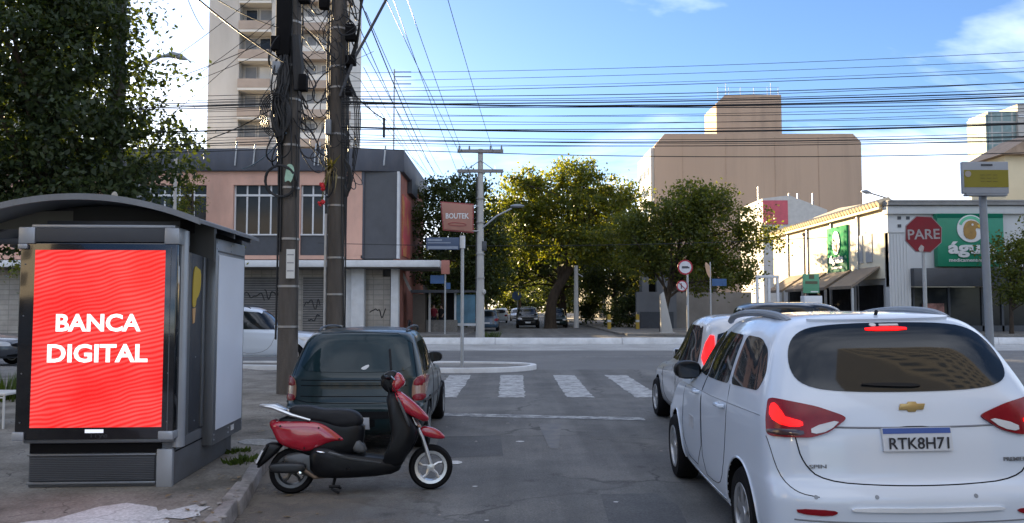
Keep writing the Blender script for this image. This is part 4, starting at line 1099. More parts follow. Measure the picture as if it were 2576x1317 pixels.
for k in range(5):
    rr = random.Random(50 + k); pts = []
    for q in range(21):
        a = 2 * math.pi * q / 20
        pts.append((-0.2 + 0.24 * math.cos(a) * (0.75 + .1 * k), -0.25 - .02 * k, zP(300) + 0.36 * math.sin(a) * (0.8 + .08 * k)))
    mb.tube(pts, 0.011, 5)
mb.build('cable_coil', cable_m, p1)
MB().prism(chaikin([(-0.03, zP(466), 0), (0.02, zP(425), 0), (0.05, zP(420), 0), (0.13, zP(423), 0), (0.16, zP(440), 0), (0.10, zP(468), 0), (0.06, zP(460), 0)], 1), 'y', -0.31, -0.295).build('green_tag', mat('mint_plastic', (0.30, 0.48, 0.36), 0.5, var=0.2, scale=14), p1)
B(0.02, 0.17, -0.245, -0.225, zP(702), zP(630)).build('paper_notice', mat('paper', (0.58, 0.58, 0.56), 0.8, var=0.1), p1)
for k in range(3): B(0.035, 0.155, -0.247, -0.2452, zP(645 + 20 * k), zP(642 + 20 * k)).build('printed_line', mat('faded_ink', (0.28, 0.28, 0.29), 0.8), p1)

x2, y2 = (844 - 1288) * 17.0 / FOCAL, 17.0
p2, rad2 = upole(x2, y2, 11.5, 0.19, 0.16, 'second utility pole with bare shaft, flowering air plants and a service pipe', 9, 14, 1)
zQ = lambda py: at(0, py, 17.0).z - 0.1
for k in range(5):
    MB().tube(chaikin([(0.18 + .03 * k, -0.1, zQ(180)), (0.42 + .02 * k, -0.05 - .05 * k, zQ(100)), (0.48, -0.05, zQ(20)), (0.5 + .04 * k, 0, zQ(-60))], 2, False), 0.018, 6).build('riser_cable', cable_m, p2)
for k in range(4):
    MB().tube(chaikin([(0.2, -0.1, zQ(170 + 8 * k)), (0.38 + .04 * k, -0.1, zQ(260)), (0.40 + 0.04 * k, -0.05, zQ(330)), (0.34, -0.05, zQ(400 + 20 * k))], 2, False), 0.012, 5).build('drop_cable', cable_m, p2)
MB().tube([(0.10, -0.24, zQ(250)), (0.38, -0.24, zQ(160)), (0.75, -0.24, zQ(80)), (1.25, -0.24, zQ(-30))], 0.032, 8).build('service_pipe', dark_grey, p2)
B(0.2, 0.42, -0.28, -0.1, zQ(172), zQ(148)).build('terminal_box', matt_black, p2, 0.02)
B(-0.20, -0.08, -0.3, -0.18, zQ(345), zQ(308)).build('meter_box', grey_paint, p2, 0.015)
mb = MB()
for k in range(4):
    mb.tube(chaikin([(0.2, -0.18, zQ(405)), (0.3 + .02 * k, -0.2, zQ(430)), (0.31 + .015 * k, -0.22, zQ(480)), (0.26, -0.2, zQ(505 - 6 * k)), (0.2, -0.2, zQ(470))], 2, False), 0.02, 6)
mb.build('cable_hank', cable_m, p2)
MB().tube([(-0.20, -0.1, zQ(830)), (-0.20, -0.1, zQ(540))], 0.03, 8).build('conduit', steel, p2)
# air plants and red blooms tied to the shaft
ap = empty('air_plant', (x2 - 0.12, y2 - 0.24, zQ(430) + 0.1))
r = random.Random(3)
straw = leaf_mat('straw_leaf', (0.30, 0.24, 0.12), (0.48, 0.40, 0.22), 0.3, (1.2, 1.1, .6)); olive = leaf_mat('olive_leaf', (0.12, 0.13, 0.03), (0.26, 0.22, 0.05), 0.3)
for k in range(34):
    a = r.uniform(0, 6.28); up = r.random() < 0.5; l = r.uniform(0.2, 0.55); mb = MB()
    d = Vector((math.cos(a) * 0.8, -abs(math.sin(a)) * 0.3, 0))
    p0 = Vector((r.uniform(-.05, .1), 0, r.uniform(-.1, .12)))
    e = p0 + d * l * (0.6 if up else 0.25) + Vector((0, -0.02, l * (0.55 if up else -1.1)))
    m_ = p0 + d * l * 0.45 + Vector((0, -0.05, l * (0.35 if up else -0.3)))
    w = Vector((d.y, -d.x, 0.3)).normalized() * 0.016
    mb.add([p0 - w, p0 + w, m_ + w * 1.3, m_ - w * 1.3, e], [(0, 1, 2, 3), (3, 2, 4)])
    mb.build('leaf', olive if up else straw, ap, fix=False)
redm = mat('red_bloom', (0.55, 0.012, 0.02), 0.5, var=0.3, scale=20)
for (dx, py, s) in ((-0.14, 470, 0.055), (-0.12, 482, 0.04), (-0.12, 512, 0.055), (-0.17, 518, 0.035)):
    dz = zQ(py) - zQ(430)
    for q in range(5):
        MB().ball((dx + r.uniform(-.03, .03), -0.02 + r.uniform(-.02, .02), dz + r.uniform(-.03, .03)), s * r.uniform(.5, .9), 8, 6, (1, .6, 1)).build('bloom', redm, ap)
    MB().tube([(dx, -0.02, dz), (0.0, -0.01, 0.0)], 0.008, 5).build('stem', olive, ap)
tag(ap, 'straw-coloured air plant with red blooms tied to the second utility pole', 'plant')

# white concrete pole with crossarms
wp = empty('concrete_pole', (-1.72, 43.0, 0.05))
wz = lambda py: at(0, py, 43.0).z - 0.05
MB().tube([(0, 0, -0.1), (0, 0, wz(376))], [0.245, 0.14], 18).build('shaft', conc_pole, wp)
for py in (382, 432):
    arm = B(-1.25, 1.25, -0.2, -0.08, wz(py) - 0.09, wz(py) + 0.09).build('crossarm', mat('timber_arm', (0.22, 0.21, 0.20), 0.85, var=0.2), wp)
    for dx in (-1.15, -0.6, 0.55, 1.15):
        MB().lathe([(0.0, -0.1), (0.05, -0.08), (0.06, 0.0), (0.035, 0.04), (0.05, 0.08), (0.0, 0.12)], (dx, -0.14, wz(py) + (0.19 if py == 382 else -0.19)), 'z', 8).build('insulator', grey_paint, arm)
for s in (-1, 1): MB().tube([(s * 0.75, -0.14, wz(432) + .05), (0, -0.16, wz(405))], 0.025, 6).build('brace', steel, wp)
MB().tube([(-0.23, -0.1, 2.5), (-0.2, -0.12, wz(440))], 0.035, 6).build('conduit', cable_m, wp)
B(0.1, 0.34, -0.2, 0.1, wz(632), wz(608)).build('control_box', dark_grey, wp, 0.02)
MB().tube([(0.1, -0.1, wz(575)), (0.9, -0.2, wz(545)), (1.7, -0.3, wz(527))], 0.05, 8).build('lamp_arm', steel, wp)
MB().ball((2.0, -0.35, wz(521)), 0.3, 10, 6, (1.3, 0.6, 0.35)).build('lamp_head', grey_paint, wp)
MB().ball((0.2, -0.15, wz(735)), 0.12, 8, 6, (1, 1, 1.3)).build('bell', conc_pole, wp)
for py in (500, 560, 640, 700): MB().lathe([(0.2, -.03), (0.255, -.03), (0.255, .03), (0.2, .03)], (0, 0, wz(py)), 'z', 16, closed=True).build('strap', strap_m, wp)
tag(wp, 'white concrete pole with two crossarms standing at the mouth of the far street', 'utility pole')

# brick-coloured hanging sign bolted to it
ls = empty('pole_sign', (-2.95, 42.75, at(0, 547, 42.75).z))
sgn = mat('clay_sign', (0.33, 0.155, 0.115), 0.65, var=0.12, scale=1.2)
MB().prism([(-0.86, 0.80), (0.82, 0.66), (0.82, -0.80), (-0.72, -0.66)], 'y', -0.06, 0.06).build('panel', sgn, ls, bevel=0.02)
MB().prism([(-0.92, 0.86), (0.88, 0.72), (0.88, -0.86), (-0.78, -0.72)], 'y', 0.0, 0.05).build('border', mat('red_border', (0.26, 0.05, 0.05), 0.6), ls)
txt('lettering', 'BOUTEK', 1.25, 0.30, letter_white, ls, (0.0, -0.062, 0.06), depth=0.02, bold=0.02)
MB().tube(chaikin([(-0.5, -0.07, -0.36), (-0.2, -0.07, -0.28), (0.5, -0.07, -0.36), (0.45, -0.07, -0.5), (-0.4, -0.07, -0.45), (-0.5, -0.07, -0.36)], 2, False), 0.02, 5).build('underline', mat('red_border', (0.26, 0.05, 0.05)), ls)
for dz in (0.6, -0.75): MB().tube([(0.75, 0, dz), (1.25, 0.15, dz)], 0.04, 6).build('bracket', steel, ls)
tag(ls, 'clay red hanging shop sign with pale lettering fixed to the white concrete pole', 'sign')

# ------------------------------------------------------------------ lamp posts and thin poles
for (bx_, bz_, w_, h_) in ((-.32, 6.3, .16, .26), (.2, 5.55, .14, .3), (.17, 7.2, .2, .22)):
    B(bx_, bx_ + w_, -.30, -.12, bz_, bz_ + h_).build('terminal_box', matt_black, p1, 0.015)
for (bx_, bz_, w_, h_) in ((.2, 7.3, .2, .35), (-.38, 8.0, .2, .3), (.22, 6.1, .13, .2)):
    B(bx_, bx_ + w_, -.30, -.12, bz_, bz_ + h_).build('terminal_box', matt_black, p2, 0.015)
lp = empty('street_lamp', (-14.2, 30.0, 0.1))
zl = lambda py: at(0, py, 30.0).z - 0.1
MB().tube([(0, 0, 0), (0, 0, zl(240)), ] + [tuple(q) for q in chaikin([(0.0, 0, zl(230)), (0.15, 0, zl(165)), (0.65, 0, zl(143)), (1.0, 0, zl(142))], 2, False)], 0.06, 8).build('post', grey_paint, lp)
MB().tube([(0.9, 0, zl(141)), (1.15, 0, zl(138)), (1.5, 0, zl(144)), (1.75, 0, zl(151))], [0.06, 0.13, 0.12, 0.03], 10).build('lamp_head', grey_paint, lp)
tag(lp, 'tall street lamp with a curved arm reaching out of the dark tree', 'street lamp')
lp2 = empty('lantern_post', (-12.8, 30.0, 0.1))
MB().cyl((0, 0, 0), (0, 0, zl(395)), 0.075, 0.06, 10).build('post', conc_pole, lp2)
for s in (-1, 1): MB().tube([(s * 0.03, 0, zl(395)), (s * 0.16, 0, zl(385)), (s * 0.16, 0, zl(360)), (0, 0, zl(355))], 0.025, 6).build('lantern_frame', dark_grey, lp2)
MB().lathe([(0.0, 0.32), (0.08, 0.3), (0.10, 0.05), (0.0, 0.0)], (0, 0, zl(385)), 'z', 8).build('lantern_glass', grey_paint, lp2)
tag(lp2, 'pale lantern post between the dark tree and the salmon building', 'street lamp')
tp_ = empty('timber_pole', (-9.05, 18.0, 0.1))
MB().tube([(0, 0, 0), (0, 0, 11)], [0.17, 0.13], 12).build('shaft', pole_m, tp_)
MB().lathe([(0.15, -.03), (0.17, -.03), (0.17, .03), (0.15, .03)], (0, 0, 8), 'z', 12, closed=True).build('strap', strap_m, tp_)
tag(tp_, 'bare timber pole rising through the dark tree crown', 'utility pole')
gp = empty('slim_post', ((1444 - 1288) * 62 / FOCAL, 60.0, 0.1))
MB().tube([(0, 0, 0), (0, 0, at(0, 672, 60).z)], [0.2, 0.15], 10).build('shaft', conc_pole, gp)
MB().tube([(0, 0, at(0, 690, 60).z), (0.5, 0, at(0, 700, 60).z)], 0.05, 6).build('bracket', steel, gp)
tag(gp, 'pale thin post standing by the kerb under the leaning tree', 'post')
for px, py0, py1, Y, lab in ((2200, 487, 560, 66, 'lamp on a bent arm above the clay tile eaves'), ):
    o = empty('roof_lamp', ((px - 1288) * Y / FOCAL, Y, 0))
    zz_ = lambda p: at(0, p, Y).z
    MB().tube([(2.2, 0, zz_(505) - .2), (1.0, 0, zz_(497)), (-0.2, 0, zz_(486))], 0.07, 6).build('arm', steel, o)
    MB().tube([(-0.1, 0, zz_(486)), (-0.5, 0, zz_(483)), (-0.9, 0, zz_(482))], [.08, .2, .06], 8).build('lamp_head', grey_paint, o)
    MB().tube([(2.2, 0, 7.0), (2.2, 0, zz_(505) - .2)], 0.07, 6).build('post', steel, o)
    tag(o, lab, 'street lamp')

# ------------------------------------------------------------------ overhead cables
def span(a, b, sag, r, label, group, n=20, m=None):
    a, b = Vector(a), Vector(b); mb = MB()
    pts = [a + (b - a) * (k / n) - Vector((0, 0, 4 * sag * (k / n) * (1 - k / n))) for k in range(n + 1)]
    mb.tube(pts, r * 0.72, 5)
    o = mb.build('overhead_cable', m or cable_m)
    tag(o, label, 'cable', group)
    return o
LA = 'black overhead cable strung along the avenue past the utility poles'
rows = [(232, 168, .010), (243, 190, .012), (250, 200, .010), (258, 214, .022), (263, 222, .018), (268, 232, .010), (285, 250, .008), (320, 284, .026), (326, 298, .012), (352, 326, .016), (357, 330, .012), (372, 358, .012), (205, 140, .007), (184, 112, .007), (300, 268, .008), (248, 178, .009), (272, 226, .008), (292, 246, .007), (312, 258, .007), (338, 306, .008), (366, 344, .007), (222, 152, .006), (255, 240, .014), (345, 318, .007)]
for k, (ya, yb, rr) in enumerate(rows):
    Ya = 16.2 + 0.35 * math.sin(k * 2.1); Yb = 14.6 + 0.5 * math.cos(k * 1.7)
    A = at(860, ya, Ya); Bp = at(2650, yb, Yb)
    d = (Bp - A); far_ = Bp + d * 0.35
    near = A - d * 0.0
    thick = rr >= 0.014
    span(A, far_, 0.10 + 0.05 * (k % 4), rr, 'thick black overhead cable strung across the avenue above the drugstore' if thick else 'thin black wire strung across the avenue above the drugstore', 'thick cables across the avenue' if thick else 'thin wires across the avenue')
    if ya > 225: span(at(730, ya + (2 if k % 2 else 4), 14.9 + .2 * (k % 3)), at(-250, ya + 5 + (k * 7) % 14, 19.5), 0.08, rr * 0.9, 'thick black cable running from the wrapped pole into the dark tree' if thick else 'thin wire running from the wrapped pole into the dark tree', 'thick cables into the tree' if thick else 'thin wires into the tree')
# down the far street
LB = 'thin overhead wire running down the street to the white concrete pole'
for (px, py), (qx, qy) in (((1035, 0), (1162, 380)), ((1135, 0), (1240, 380)), ((1000, 0), (1150, 432)), ((985, 0), (1180, 432))):
    E = at(qx, qy, 42.8); N = at(px, py, 24.0); d = N - E
    span(E, N + d * 1.0, 0.35, 0.016, LB, 'wires down the street')
LC = 'bundle cable climbing from the far treetops to the utility poles'
for (px, py), (qx, qy), rr in (((905, 0), (1095, 440), .022), ((912, 120), (1110, 452), .012), ((900, 60), (1085, 446), .014), ((920, 30), (1120, 450), .012), ((915, 170), (1075, 440), .010), ((905, 200), (1100, 470), .009), ((912, 250), (1130, 480), .009)):
    span(at(px, py, 17.0), at(qx, qy, 50.0), 0.25, rr, LC, 'cables to the far treetops')
LD = 'cable rising steeply from the wrapped utility pole'
for (px, py), (qx, qy), rr, Y in (((490, -8), (720, 160), .022, 12.5), ((720, 15), (845, 150), .022, 15), ((535, -8), (700, 70), .012, 12.8), ((470, -8), (512, 75), .008, 13), ((690, 60), (380, 330), .008, 14.8), ((695, 40), (390, 260), .008, 14.8), ((690, 95), (400, 210), .010, 14.8), ((690, 120), (385, 240), .008, 14.8), ((640, -8), (400, 170), .008, 14.8), ((700, 265), (540, 345), .016, 14.4), ((540, 345), (455, 365), .012, 14.4), ((745, 20), (850, 130), .010, 15.5), ((750, 5), (880, 135), .010, 15.6), ((760, -8), (905, 165), .010, 15.8), ((775, -8), (860, 90), .008, 15.8), ((880, 225), (965, 300), .018, 16.6), ((745, 185), (850, 40), .008, 15.8), ((740, 200), (940, 130), .007, 16.2), ((690, 190), (905, 60), .007, 15.6), ((745, 100), (905, 200), .008, 16.0)):
    span(at(px, py, Y), at(qx, qy, Y + (0.9 if qx > px else 2.5)), 0.05, rr, 'heavy cable slanting steeply up from the utility poles' if rr > .012 else ('thin wire crossing between the two utility poles' if qx > px else 'thin wire fanning out from the wrapped pole over the lamp'), 'heavy slanting cables' if rr > .012 else ('wires between the poles' if qx > px else 'wires fanning from the wrapped pole'))
span(at(720, 335, 14.4), at(610, 425, 16.5), 0.12, 0.02, 'blue-grey cable drooping from the wrapped pole towards the salmon building', None, m=blue_cable)
sp_ = tag(MB().box(-0.02, 0.02, -0.03, 0.03, -0.2, 0.2).build('cable_spacer', black_plastic), 'black spacer hanging on the thick avenue cable', 'spacer')
sp_.location = at(966, 322, 16.1)
span(at(800, 612, 45.2), at(2080, 598, 45.2), 0.3, 0.025, 'low dark cable crossing in front of the street trees', None)

# the far crossarm pole seen among the cables
cp = empty('crossarm_pole', at(992, 185, 60).to_tuple()[:2] + (0.1,))
zc_ = lambda py: at(0, py, 60).z
MB().cyl((0, 0, 0), (0, 0, zc_(178)), 0.06, 0.05, 8).build('shaft', conc_pole, cp)
for py in (185, 197, 215): B(0, 1.3, -.04, .04, zc_(py) - .03, zc_(py) + .03).build('crossarm', dark_grey, cp)
tag(cp, 'slender far pole with three short crossarms above the salmon building', 'utility pole')

# ------------------------------------------------------------------ signs
ns = empty('street_name_sign', ((1163 - 1288) * 21.5 / FOCAL, 21.5, 0.08))
zs = lambda py: at(0, py, 21.5).z - 0.08
MB().cyl((0, 0, 0), (0, 0, zs(594)), 0.045, 0.045, 12).build('post', steel, ns)
MB().cyl((0, 0, zs(625)), (0, 0, zs(594)), 0.075, 0.075, 12).build('collar', white_paint, ns)
bl = B(-0.98, -0.08, -0.02, 0.02, zs(629), zs(598)).build('plate', mat('sign_blue', (0.055, 0.09, 0.17), 0.5, var=0.1), ns, 0.005)
ink = mat('pale_blue_ink', (0.24, 0.29, 0.38), 0.6)
B(-0.94, -0.55, -0.025, -0.0205, zs(607), zs(602)).build('printed_line', ink, bl)
B(-0.94, -0.32, -0.025, -0.0205, zs(613), zs(610)).build('printed_line', ink, bl)
B(-0.94, -0.12, -0.025, -0.0205, zs(627), zs(620)).build('printed_band', ink, bl)
tag(ns, 'blue street name sign on a steel post in the traffic island', 'sign')

def octagon(r): return [(r * math.cos(R(22.5 + 45 * k)), r * math.sin(R(22.5 + 45 * k))) for k in range(8)]
ps = empty('stop_sign', ((2326 - 1288) * 13.4 / FOCAL, 13.4, 0.13))
zq = lambda py: at(0, py, 13.4).z - 0.13
MB().cyl((0.02, 0.04, 0), (0.02, 0.04, zq(560)), 0.032, 0.032, 10).build('post', steel, ps)
oc = MB(Matrix.Translation((0, 0, zq(590))) @ Matrix.Rotation(R(3), 4, 'Y')).prism(octagon(0.335), 'y', -0.012, 0.0).build('border', mat('sign_edge', (0.28, 0.25, 0.25), 0.5), ps)
MB(Matrix.Translation((0, 0, zq(590))) @ Matrix.Rotation(R(3), 4, 'Y')).prism(octagon(0.318), 'y', -0.018, -0.0125).build('face', mat('stop_red', (0.19, 0.005, 0.013), 0.6, var=0.12, scale=6), ps)
txt('lettering', 'PARE', 0.54, 0.17, mat('aged_white', (0.34, 0.31, 0.31), 0.6, var=0.25, scale=30), ps, None, M=Matrix.Translation((0, -0.0185, zq(590))) @ Matrix.Rotation(R(-1.5), 4, 'Y'), depth=0.004, bold=0.015)
MB().prism([(-0.10, zq(627)), (-0.05, zq(616)), (0.0, zq(622)), (-0.02, zq(634)), (-0.08, zq(634))], 'y', -0.0225, -0.0185).build('sticker', mat('torn_sticker', (0.42, 0.38, 0.36), 0.8, var=.3, scale=30), ps)
tag(ps, 'red octagonal stop sign with white border and a torn sticker', 'sign')

ys = empty('parking_sign', ((2481 - 1288) * 12.6 / FOCAL, 12.6, 0.13))
zy = lambda py: at(0, py, 12.6).z - 0.13
MB().cyl((0.06, 0.03, 0), (0.0, 0.03, zy(415)), 0.062, 0.055, 14).build('post', grey_paint, ys)
hw = 0.355
box_ = B(-hw - 0.02, hw, -0.10, -0.03, zy(490), zy(410)).build('cabinet', mat('pale_cabinet', (0.28, 0.30, 0.33), 0.6, var=0.08), ys, 0.012)
B(-hw, hw - 0.01, -0.107, -0.101, zy(474), zy(431)).build('yellow_panel', mat('olive_yellow', (0.20, 0.17, 0.012), 0.7, var=0.06), box_)
B(-0.08, 0.1, -0.107, -0.101, zy(421), zy(416)).build('printed_line', dark_grey, box_)
for k in range(3):
    for q in range(3): B(-0.1 + q * 0.1, -0.03 + q * 0.1, -0.111, -0.1075, zy(444 + 8 * k), zy(443 + 8 * k)).build('printed_line', mat('olive_ink', (0.10, 0.09, 0.02), 0.7), box_)
MB().lathe([(0.0, -0.112), (0.05, -0.112), (0.05, -0.1075)], (-hw + 0.06, 0, zy(441)), 'y', 16).build('round_symbol', mat('symbol_grey', (0.30, 0.27, 0.24), 0.6), box_)
B(-hw + 0.02, hw - 0.04, -0.12, -0.02, zy(496), zy(490.5)).build('lower_rail', grey_paint, ys, 0.005)
tag(ys, 'pale signboard with an olive yellow panel on a tall grey post', 'sign')

def round_sign(parent, loc, r, M=None, sym='truck'):
    rim = MB().lathe([(0.0, 0.0), (r, 0.0), (r, -0.03), (0.0, -0.03)], loc, 'y', 28).build('rim', mat('sign_red', (0.33, 0.012, 0.03), 0.5), parent)
    MB().lathe([(0.0, -0.04), (r * 0.80, -0.04), (r * 0.80, -0.031)], loc, 'y', 28).build('face', mat('sign_white', (0.52, 0.53, 0.56), 0.5), rim)
    x, y, z = loc
    if sym == 'truck':
        B(x - r * .45, x + r * .35, y - 0.055, y - 0.042, z - r * .14, z + r * .14).build('symbol', dark_grey, rim)
        B(x + r * .37, x + r * .55, y - 0.055, y - 0.042, z - r * .14, z + r * .05).build('symbol', dark_grey, rim)
    else:
        B(x - r * .25, x - r * .08, y - 0.055, y - 0.042, z - r * .5, z + r * .5).build('symbol', dark_grey, rim)
        MB().tube([(x - r * .6, y - 0.05, z + r * .6), (x + r * .6, y - 0.05, z - r * .6)], r * .07, 6).build('slash', mat('sign_red', (0.3, .01, .03)), rim)
    return rim
rs = empty('traffic_sign', ((1724 - 1288) * 40.5 / FOCAL, 40.5, 0.0))
zr = lambda py: at(0, py, 40.5).z
MB().cyl((0.12, 0.05, 0), (0.12, 0.05, zr(655)), 0.06, 0.06, 8).build('post', steel, rs)
round_sign(rs, (0, 0, zr(673)), 0.385)
round_sign(rs, (-0.17, 0, zr(720)), 0.285, sym='no')
tag(rs, 'post carrying two round red-bordered traffic signs in front of the round-crowned tree', 'sign')

fl = empty('feather_flag', ((1787 - 1288) * 42 / FOCAL, 42.0, 0.0))
zf = lambda py: at(0, py, 42.0).z
MB().cyl((0, 0, 0), (0, 0, zf(660)), 0.05, 0.035, 8).build('pole', steel, fl)
MB().prism(chaikin([(-0.28, zf(668), 0), (-0.24, zf(658), 0), (0.02, zf(672), 0), (0.06, zf(697), 0), (-0.02, zf(702), 0), (-0.18, zf(690), 0)], 1), 'y', -0.03, -0.01).build('pennant', mat('peach_cloth', (0.50, 0.33, 0.22), 0.8), fl)
B(0.08, 0.85, -0.03, 0.0, zf(720), zf(702)).build('street_plate', mat('plate_blue', (0.03, 0.09, 0.22), 0.5), fl)
tag(fl, 'post with a peach pennant and a small blue street plate', 'sign')

gs = empty('green_board', ((2040 - 1288) * 44 / FOCAL, 44.0, 0.0))
zg = lambda py: at(0, py, 44.0).z
MB().cyl((-0.3, 0.05, 0), (-0.3, 0.05, zg(592)), 0.06, 0.05, 8).build('post', mat('rust_post', (0.30, 0.20, 0.14), 0.7), gs)
MB().ball((-0.3, 0.05, zg(590)), 0.12, 8, 6).build('finial', mat('rust_post', (0.30, 0.2, 0.14)), gs)
bd = B(-0.46, 0.44, -0.06, 0.0, zg(738), zg(690)).build('panel', mat('jade', (0.10, 0.30, 0.17), 0.5), gs, 0.01)
B(-0.12, 0.16, -0.075, -0.0605, zg(702), zg(692)).build('emblem', mat('dark_olive', (0.09, 0.09, 0.05), 0.6), bd)
B(-0.34, 0.34, -0.075, -0.0605, zg(715), zg(708)).build('printed_line', mat('dark_olive', (0.09, 0.09, 0.05)), bd)
B(-0.05, 0.36, -0.075, -0.0605, zg(736), zg(733)).build('printed_line', letter_white, bd)
B(-0.5, 0.5, -0.3, 0.3, 0.0, zg(745)).build('plinth', white_paint, gs, 0.03)
tag(gs, 'jade green notice board on a rusty post with a white plinth', 'sign')

wf = empty('white_gateway', ((1932 - 1288) * 46 / FOCAL, 46.0, 0.1))
zw = lambda py: at(0, py, 46.0).z - 0.1
for dx in (-0.62, 0.05, 0.55): B(dx - .07, dx + .07, -.07, .07, 0, zw(700)).build('post', white_paint, wf, 0.01)
B(-0.69, 0.62, -.09, .09, zw(700), zw(693)).build('lintel', white_paint, wf, 0.01)
tag(wf, 'white three-post gate frame beside the drugstore awnings', 'gate')

obl = empty('wedge_wall', ((1676 - 1288) * 47.5 / FOCAL, 47.5, 0.1))
MB().prism([(-0.36, 0.0), (-0.36, at(0, 742, 47.5).z - .1), (-0.18, at(0, 735, 47.5).z - .1), (0.36, 0.0)], 'y', -0.2, 0.2).build('slab', conc_pole, obl, bevel=0.02)
MB().box(-0.45, 0.45, -0.25, 0.25, 0, 0.08).build('foot', conc_pole, obl)
tag(obl, 'pale wedge-shaped concrete slab beside the tree trunk', 'wall')

bol_m = mat('bollard_yellow', (0.42, 0.27, 0.03), 0.6)
for px in (1532, 1603):
    o = empty('bollard', ((px - 1288) * 56 / FOCAL, 56.0, 0.12))
    MB().lathe([(0.0, 1.05), (0.1, 1.03), (0.13, 0.95), (0.13, 0.0)], (0, 0, 0), 'z', 12).build('shaft', bol_m, o)
    MB().lathe([(0.135, 0.5), (0.137, 0.5), (0.137, 0.65), (0.135, 0.65)], (0, 0, 0), 'z', 12).build('band', white_paint, o)
    tag(o, 'short yellow bollard at the mouth of the far street', 'bollard', 'yellow bollards')

# bus stop panel and street furniture beside the white pole
bsn = empty('bus_shelter', ((1168 - 1288) * 50 / FOCAL, 50.0, 0.12))
zb_ = lambda py: at(0, py, 50).z - 0.12
fr_w = mat('shelter_white', (0.5, 0.52, 0.54), 0.5)
B(-0.62, -0.50, -.06, .06, zb_(818), zb_(738)).build('frame_post', fr_w, bsn)
B(-0.62, 0.75, -.05, .05, zb_(820), zb_(814)).build('frame_rail', fr_w, bsn)
B(-0.49, 0.7, 0.0, 0.06, zb_(813), zb_(742)).build('poster', mat('teal_poster', (0.05, 0.13, 0.19), 0.5, var=0.4, scale=1.2), bsn)
B(-1.1, -0.66, 0.05, 0.3, 0, zb_(735)).build('back_panel', matt_black, bsn)
B(-1.1, 0.9, -0.2, 1.0, zb_(736), zb_(731)).build('roof', dark_grey, bsn)
tag(bsn, 'bus shelter with white-framed teal poster behind the street name sign', 'bus shelter')
fs = empty('street_name_sign', ((1120 - 1288) * 46 / FOCAL, 46.0, 0.12))
zz2 = lambda py: at(0, py, 46).z - 0.12
MB().cyl((0, 0, 0), (0, 0, zz2(690)), 0.05, 0.05, 8).build('post', steel, fs)
B(-0.86, -0.06, -.02, .02, zz2(714), zz2(693)).build('plate', mat('plate_blue', (0.03, 0.09, 0.22)), fs)
B(0.06, 0.3, -.02, .02, zz2(728), zz2(712)).build('plate', mat('plate_blue', (0.03, 0.09, 0.22)), fs)
tag(fs, 'small blue street plates on a post under the end of the white canopy', 'sign')
bd_ = empty('round_sign', ((1308 - 1288) * 70 / FOCAL - 0.3, 70.0, 0.0))
MB().cyl((0.1, 0.02, 0), (0.1, 0.02, at(0, 745, 70).z), 0.05, 0.05, 8).build('post', steel, bd_)
MB().lathe([(0.0, 0.0), (0.42, 0.0), (0.42, -0.04), (0.0, -0.04)], (0, 0, at(0, 745, 70).z), 'y', 20).build('disc', mat('disc_blue', (0.03, 0.07, 0.16), 0.5), bd_)
tag(bd_, 'dark blue round sign among the waiting cars of the far street', 'sign')
kio = empty('shop_front', ((1055 - 1288) * 49 / FOCAL, 49.0, 0.12))
B(-0.4, 0.35, 0, 1.0, 0, at(0, 745, 49).z).build('wall', mat('shop_brown', (0.10, 0.085, 0.07), 0.8), kio)
B(0.35, 2.3, 0.6, 1.0, 0, 0.75).build('counter', far_paving, kio)
B(0.55, 0.68, 0.2, 0.35, 0, at(0, 742, 49).z).build('column', conc_pole, kio)
B(-0.5, 2.4, -0.3, 1.2, at(0, 742, 49).z, at(0, 735, 49).z).build('roof', dark_grey, kio)
MB().prism([(-0.6, at(0, 738, 49).z), (-0.45, at(0, 738, 49).z), (-1.0, at(0, 690, 49).z), (-1.1, at(0, 695, 49).z)], 'y', -0.1, 0.1).build('strut', conc_pole, kio)
tag(kio, 'small dark shopfront with pale column next to the salmon building', 'shop')

# white bench at the picture's edge
be = empty('bench', (-6.62, 10.4, 0.12))
bw = mat('bench_white', (0.55, 0.55, 0.53), 0.5, var=0.06)
MB().box(-1.5, 0.06, -0.02, 0.42, 0.425, 0.46).build('seat', bw, be, bevel=0.01)
for dx in (0.03, -1.44):
    for dy in (0.0, 0.38): MB().tube([(dx, dy, 0.43), (dx, dy, 0.0)], 0.015, 8).build('leg', bw, be)
MB().tube([(0.03, 0.0, 0.40), (-1.44, 0.0, 0.40)], 0.012, 6).build('rail', bw, be)
tag(be, 'low white metal bench on the sidewalk beside the kiosk', 'bench')
# ------------------------------------------------------------------ vehicles
def pchip(xs, ys, xq):
    xs, ys = np.asarray(xs, float), np.asarray(ys, float)
    h = np.diff(xs); d = np.diff(ys) / h
    m = np.zeros(len(xs)); m[0], m[-1] = d[0], d[-1]
    for i in range(1, len(xs) - 1):
        if d[i - 1] * d[i] > 0:
            w1, w2 = 2 * h[i] + h[i - 1], h[i] + 2 * h[i - 1]
            m[i] = (w1 + w2) / (w1 / d[i - 1] + w2 / d[i])
    i = np.clip(np.searchsorted(xs, xq) - 1, 0, len(h) - 1)
    t = (xq - xs[i]) / h[i]
    return (2 * t**3 - 3 * t**2 + 1) * ys[i] + (t**3 - 2 * t**2 + t) * h[i] * m[i] + (-2 * t**3 + 3 * t**2) * ys[i + 1] + (t**3 - t**2) * h[i] * m[i + 1]

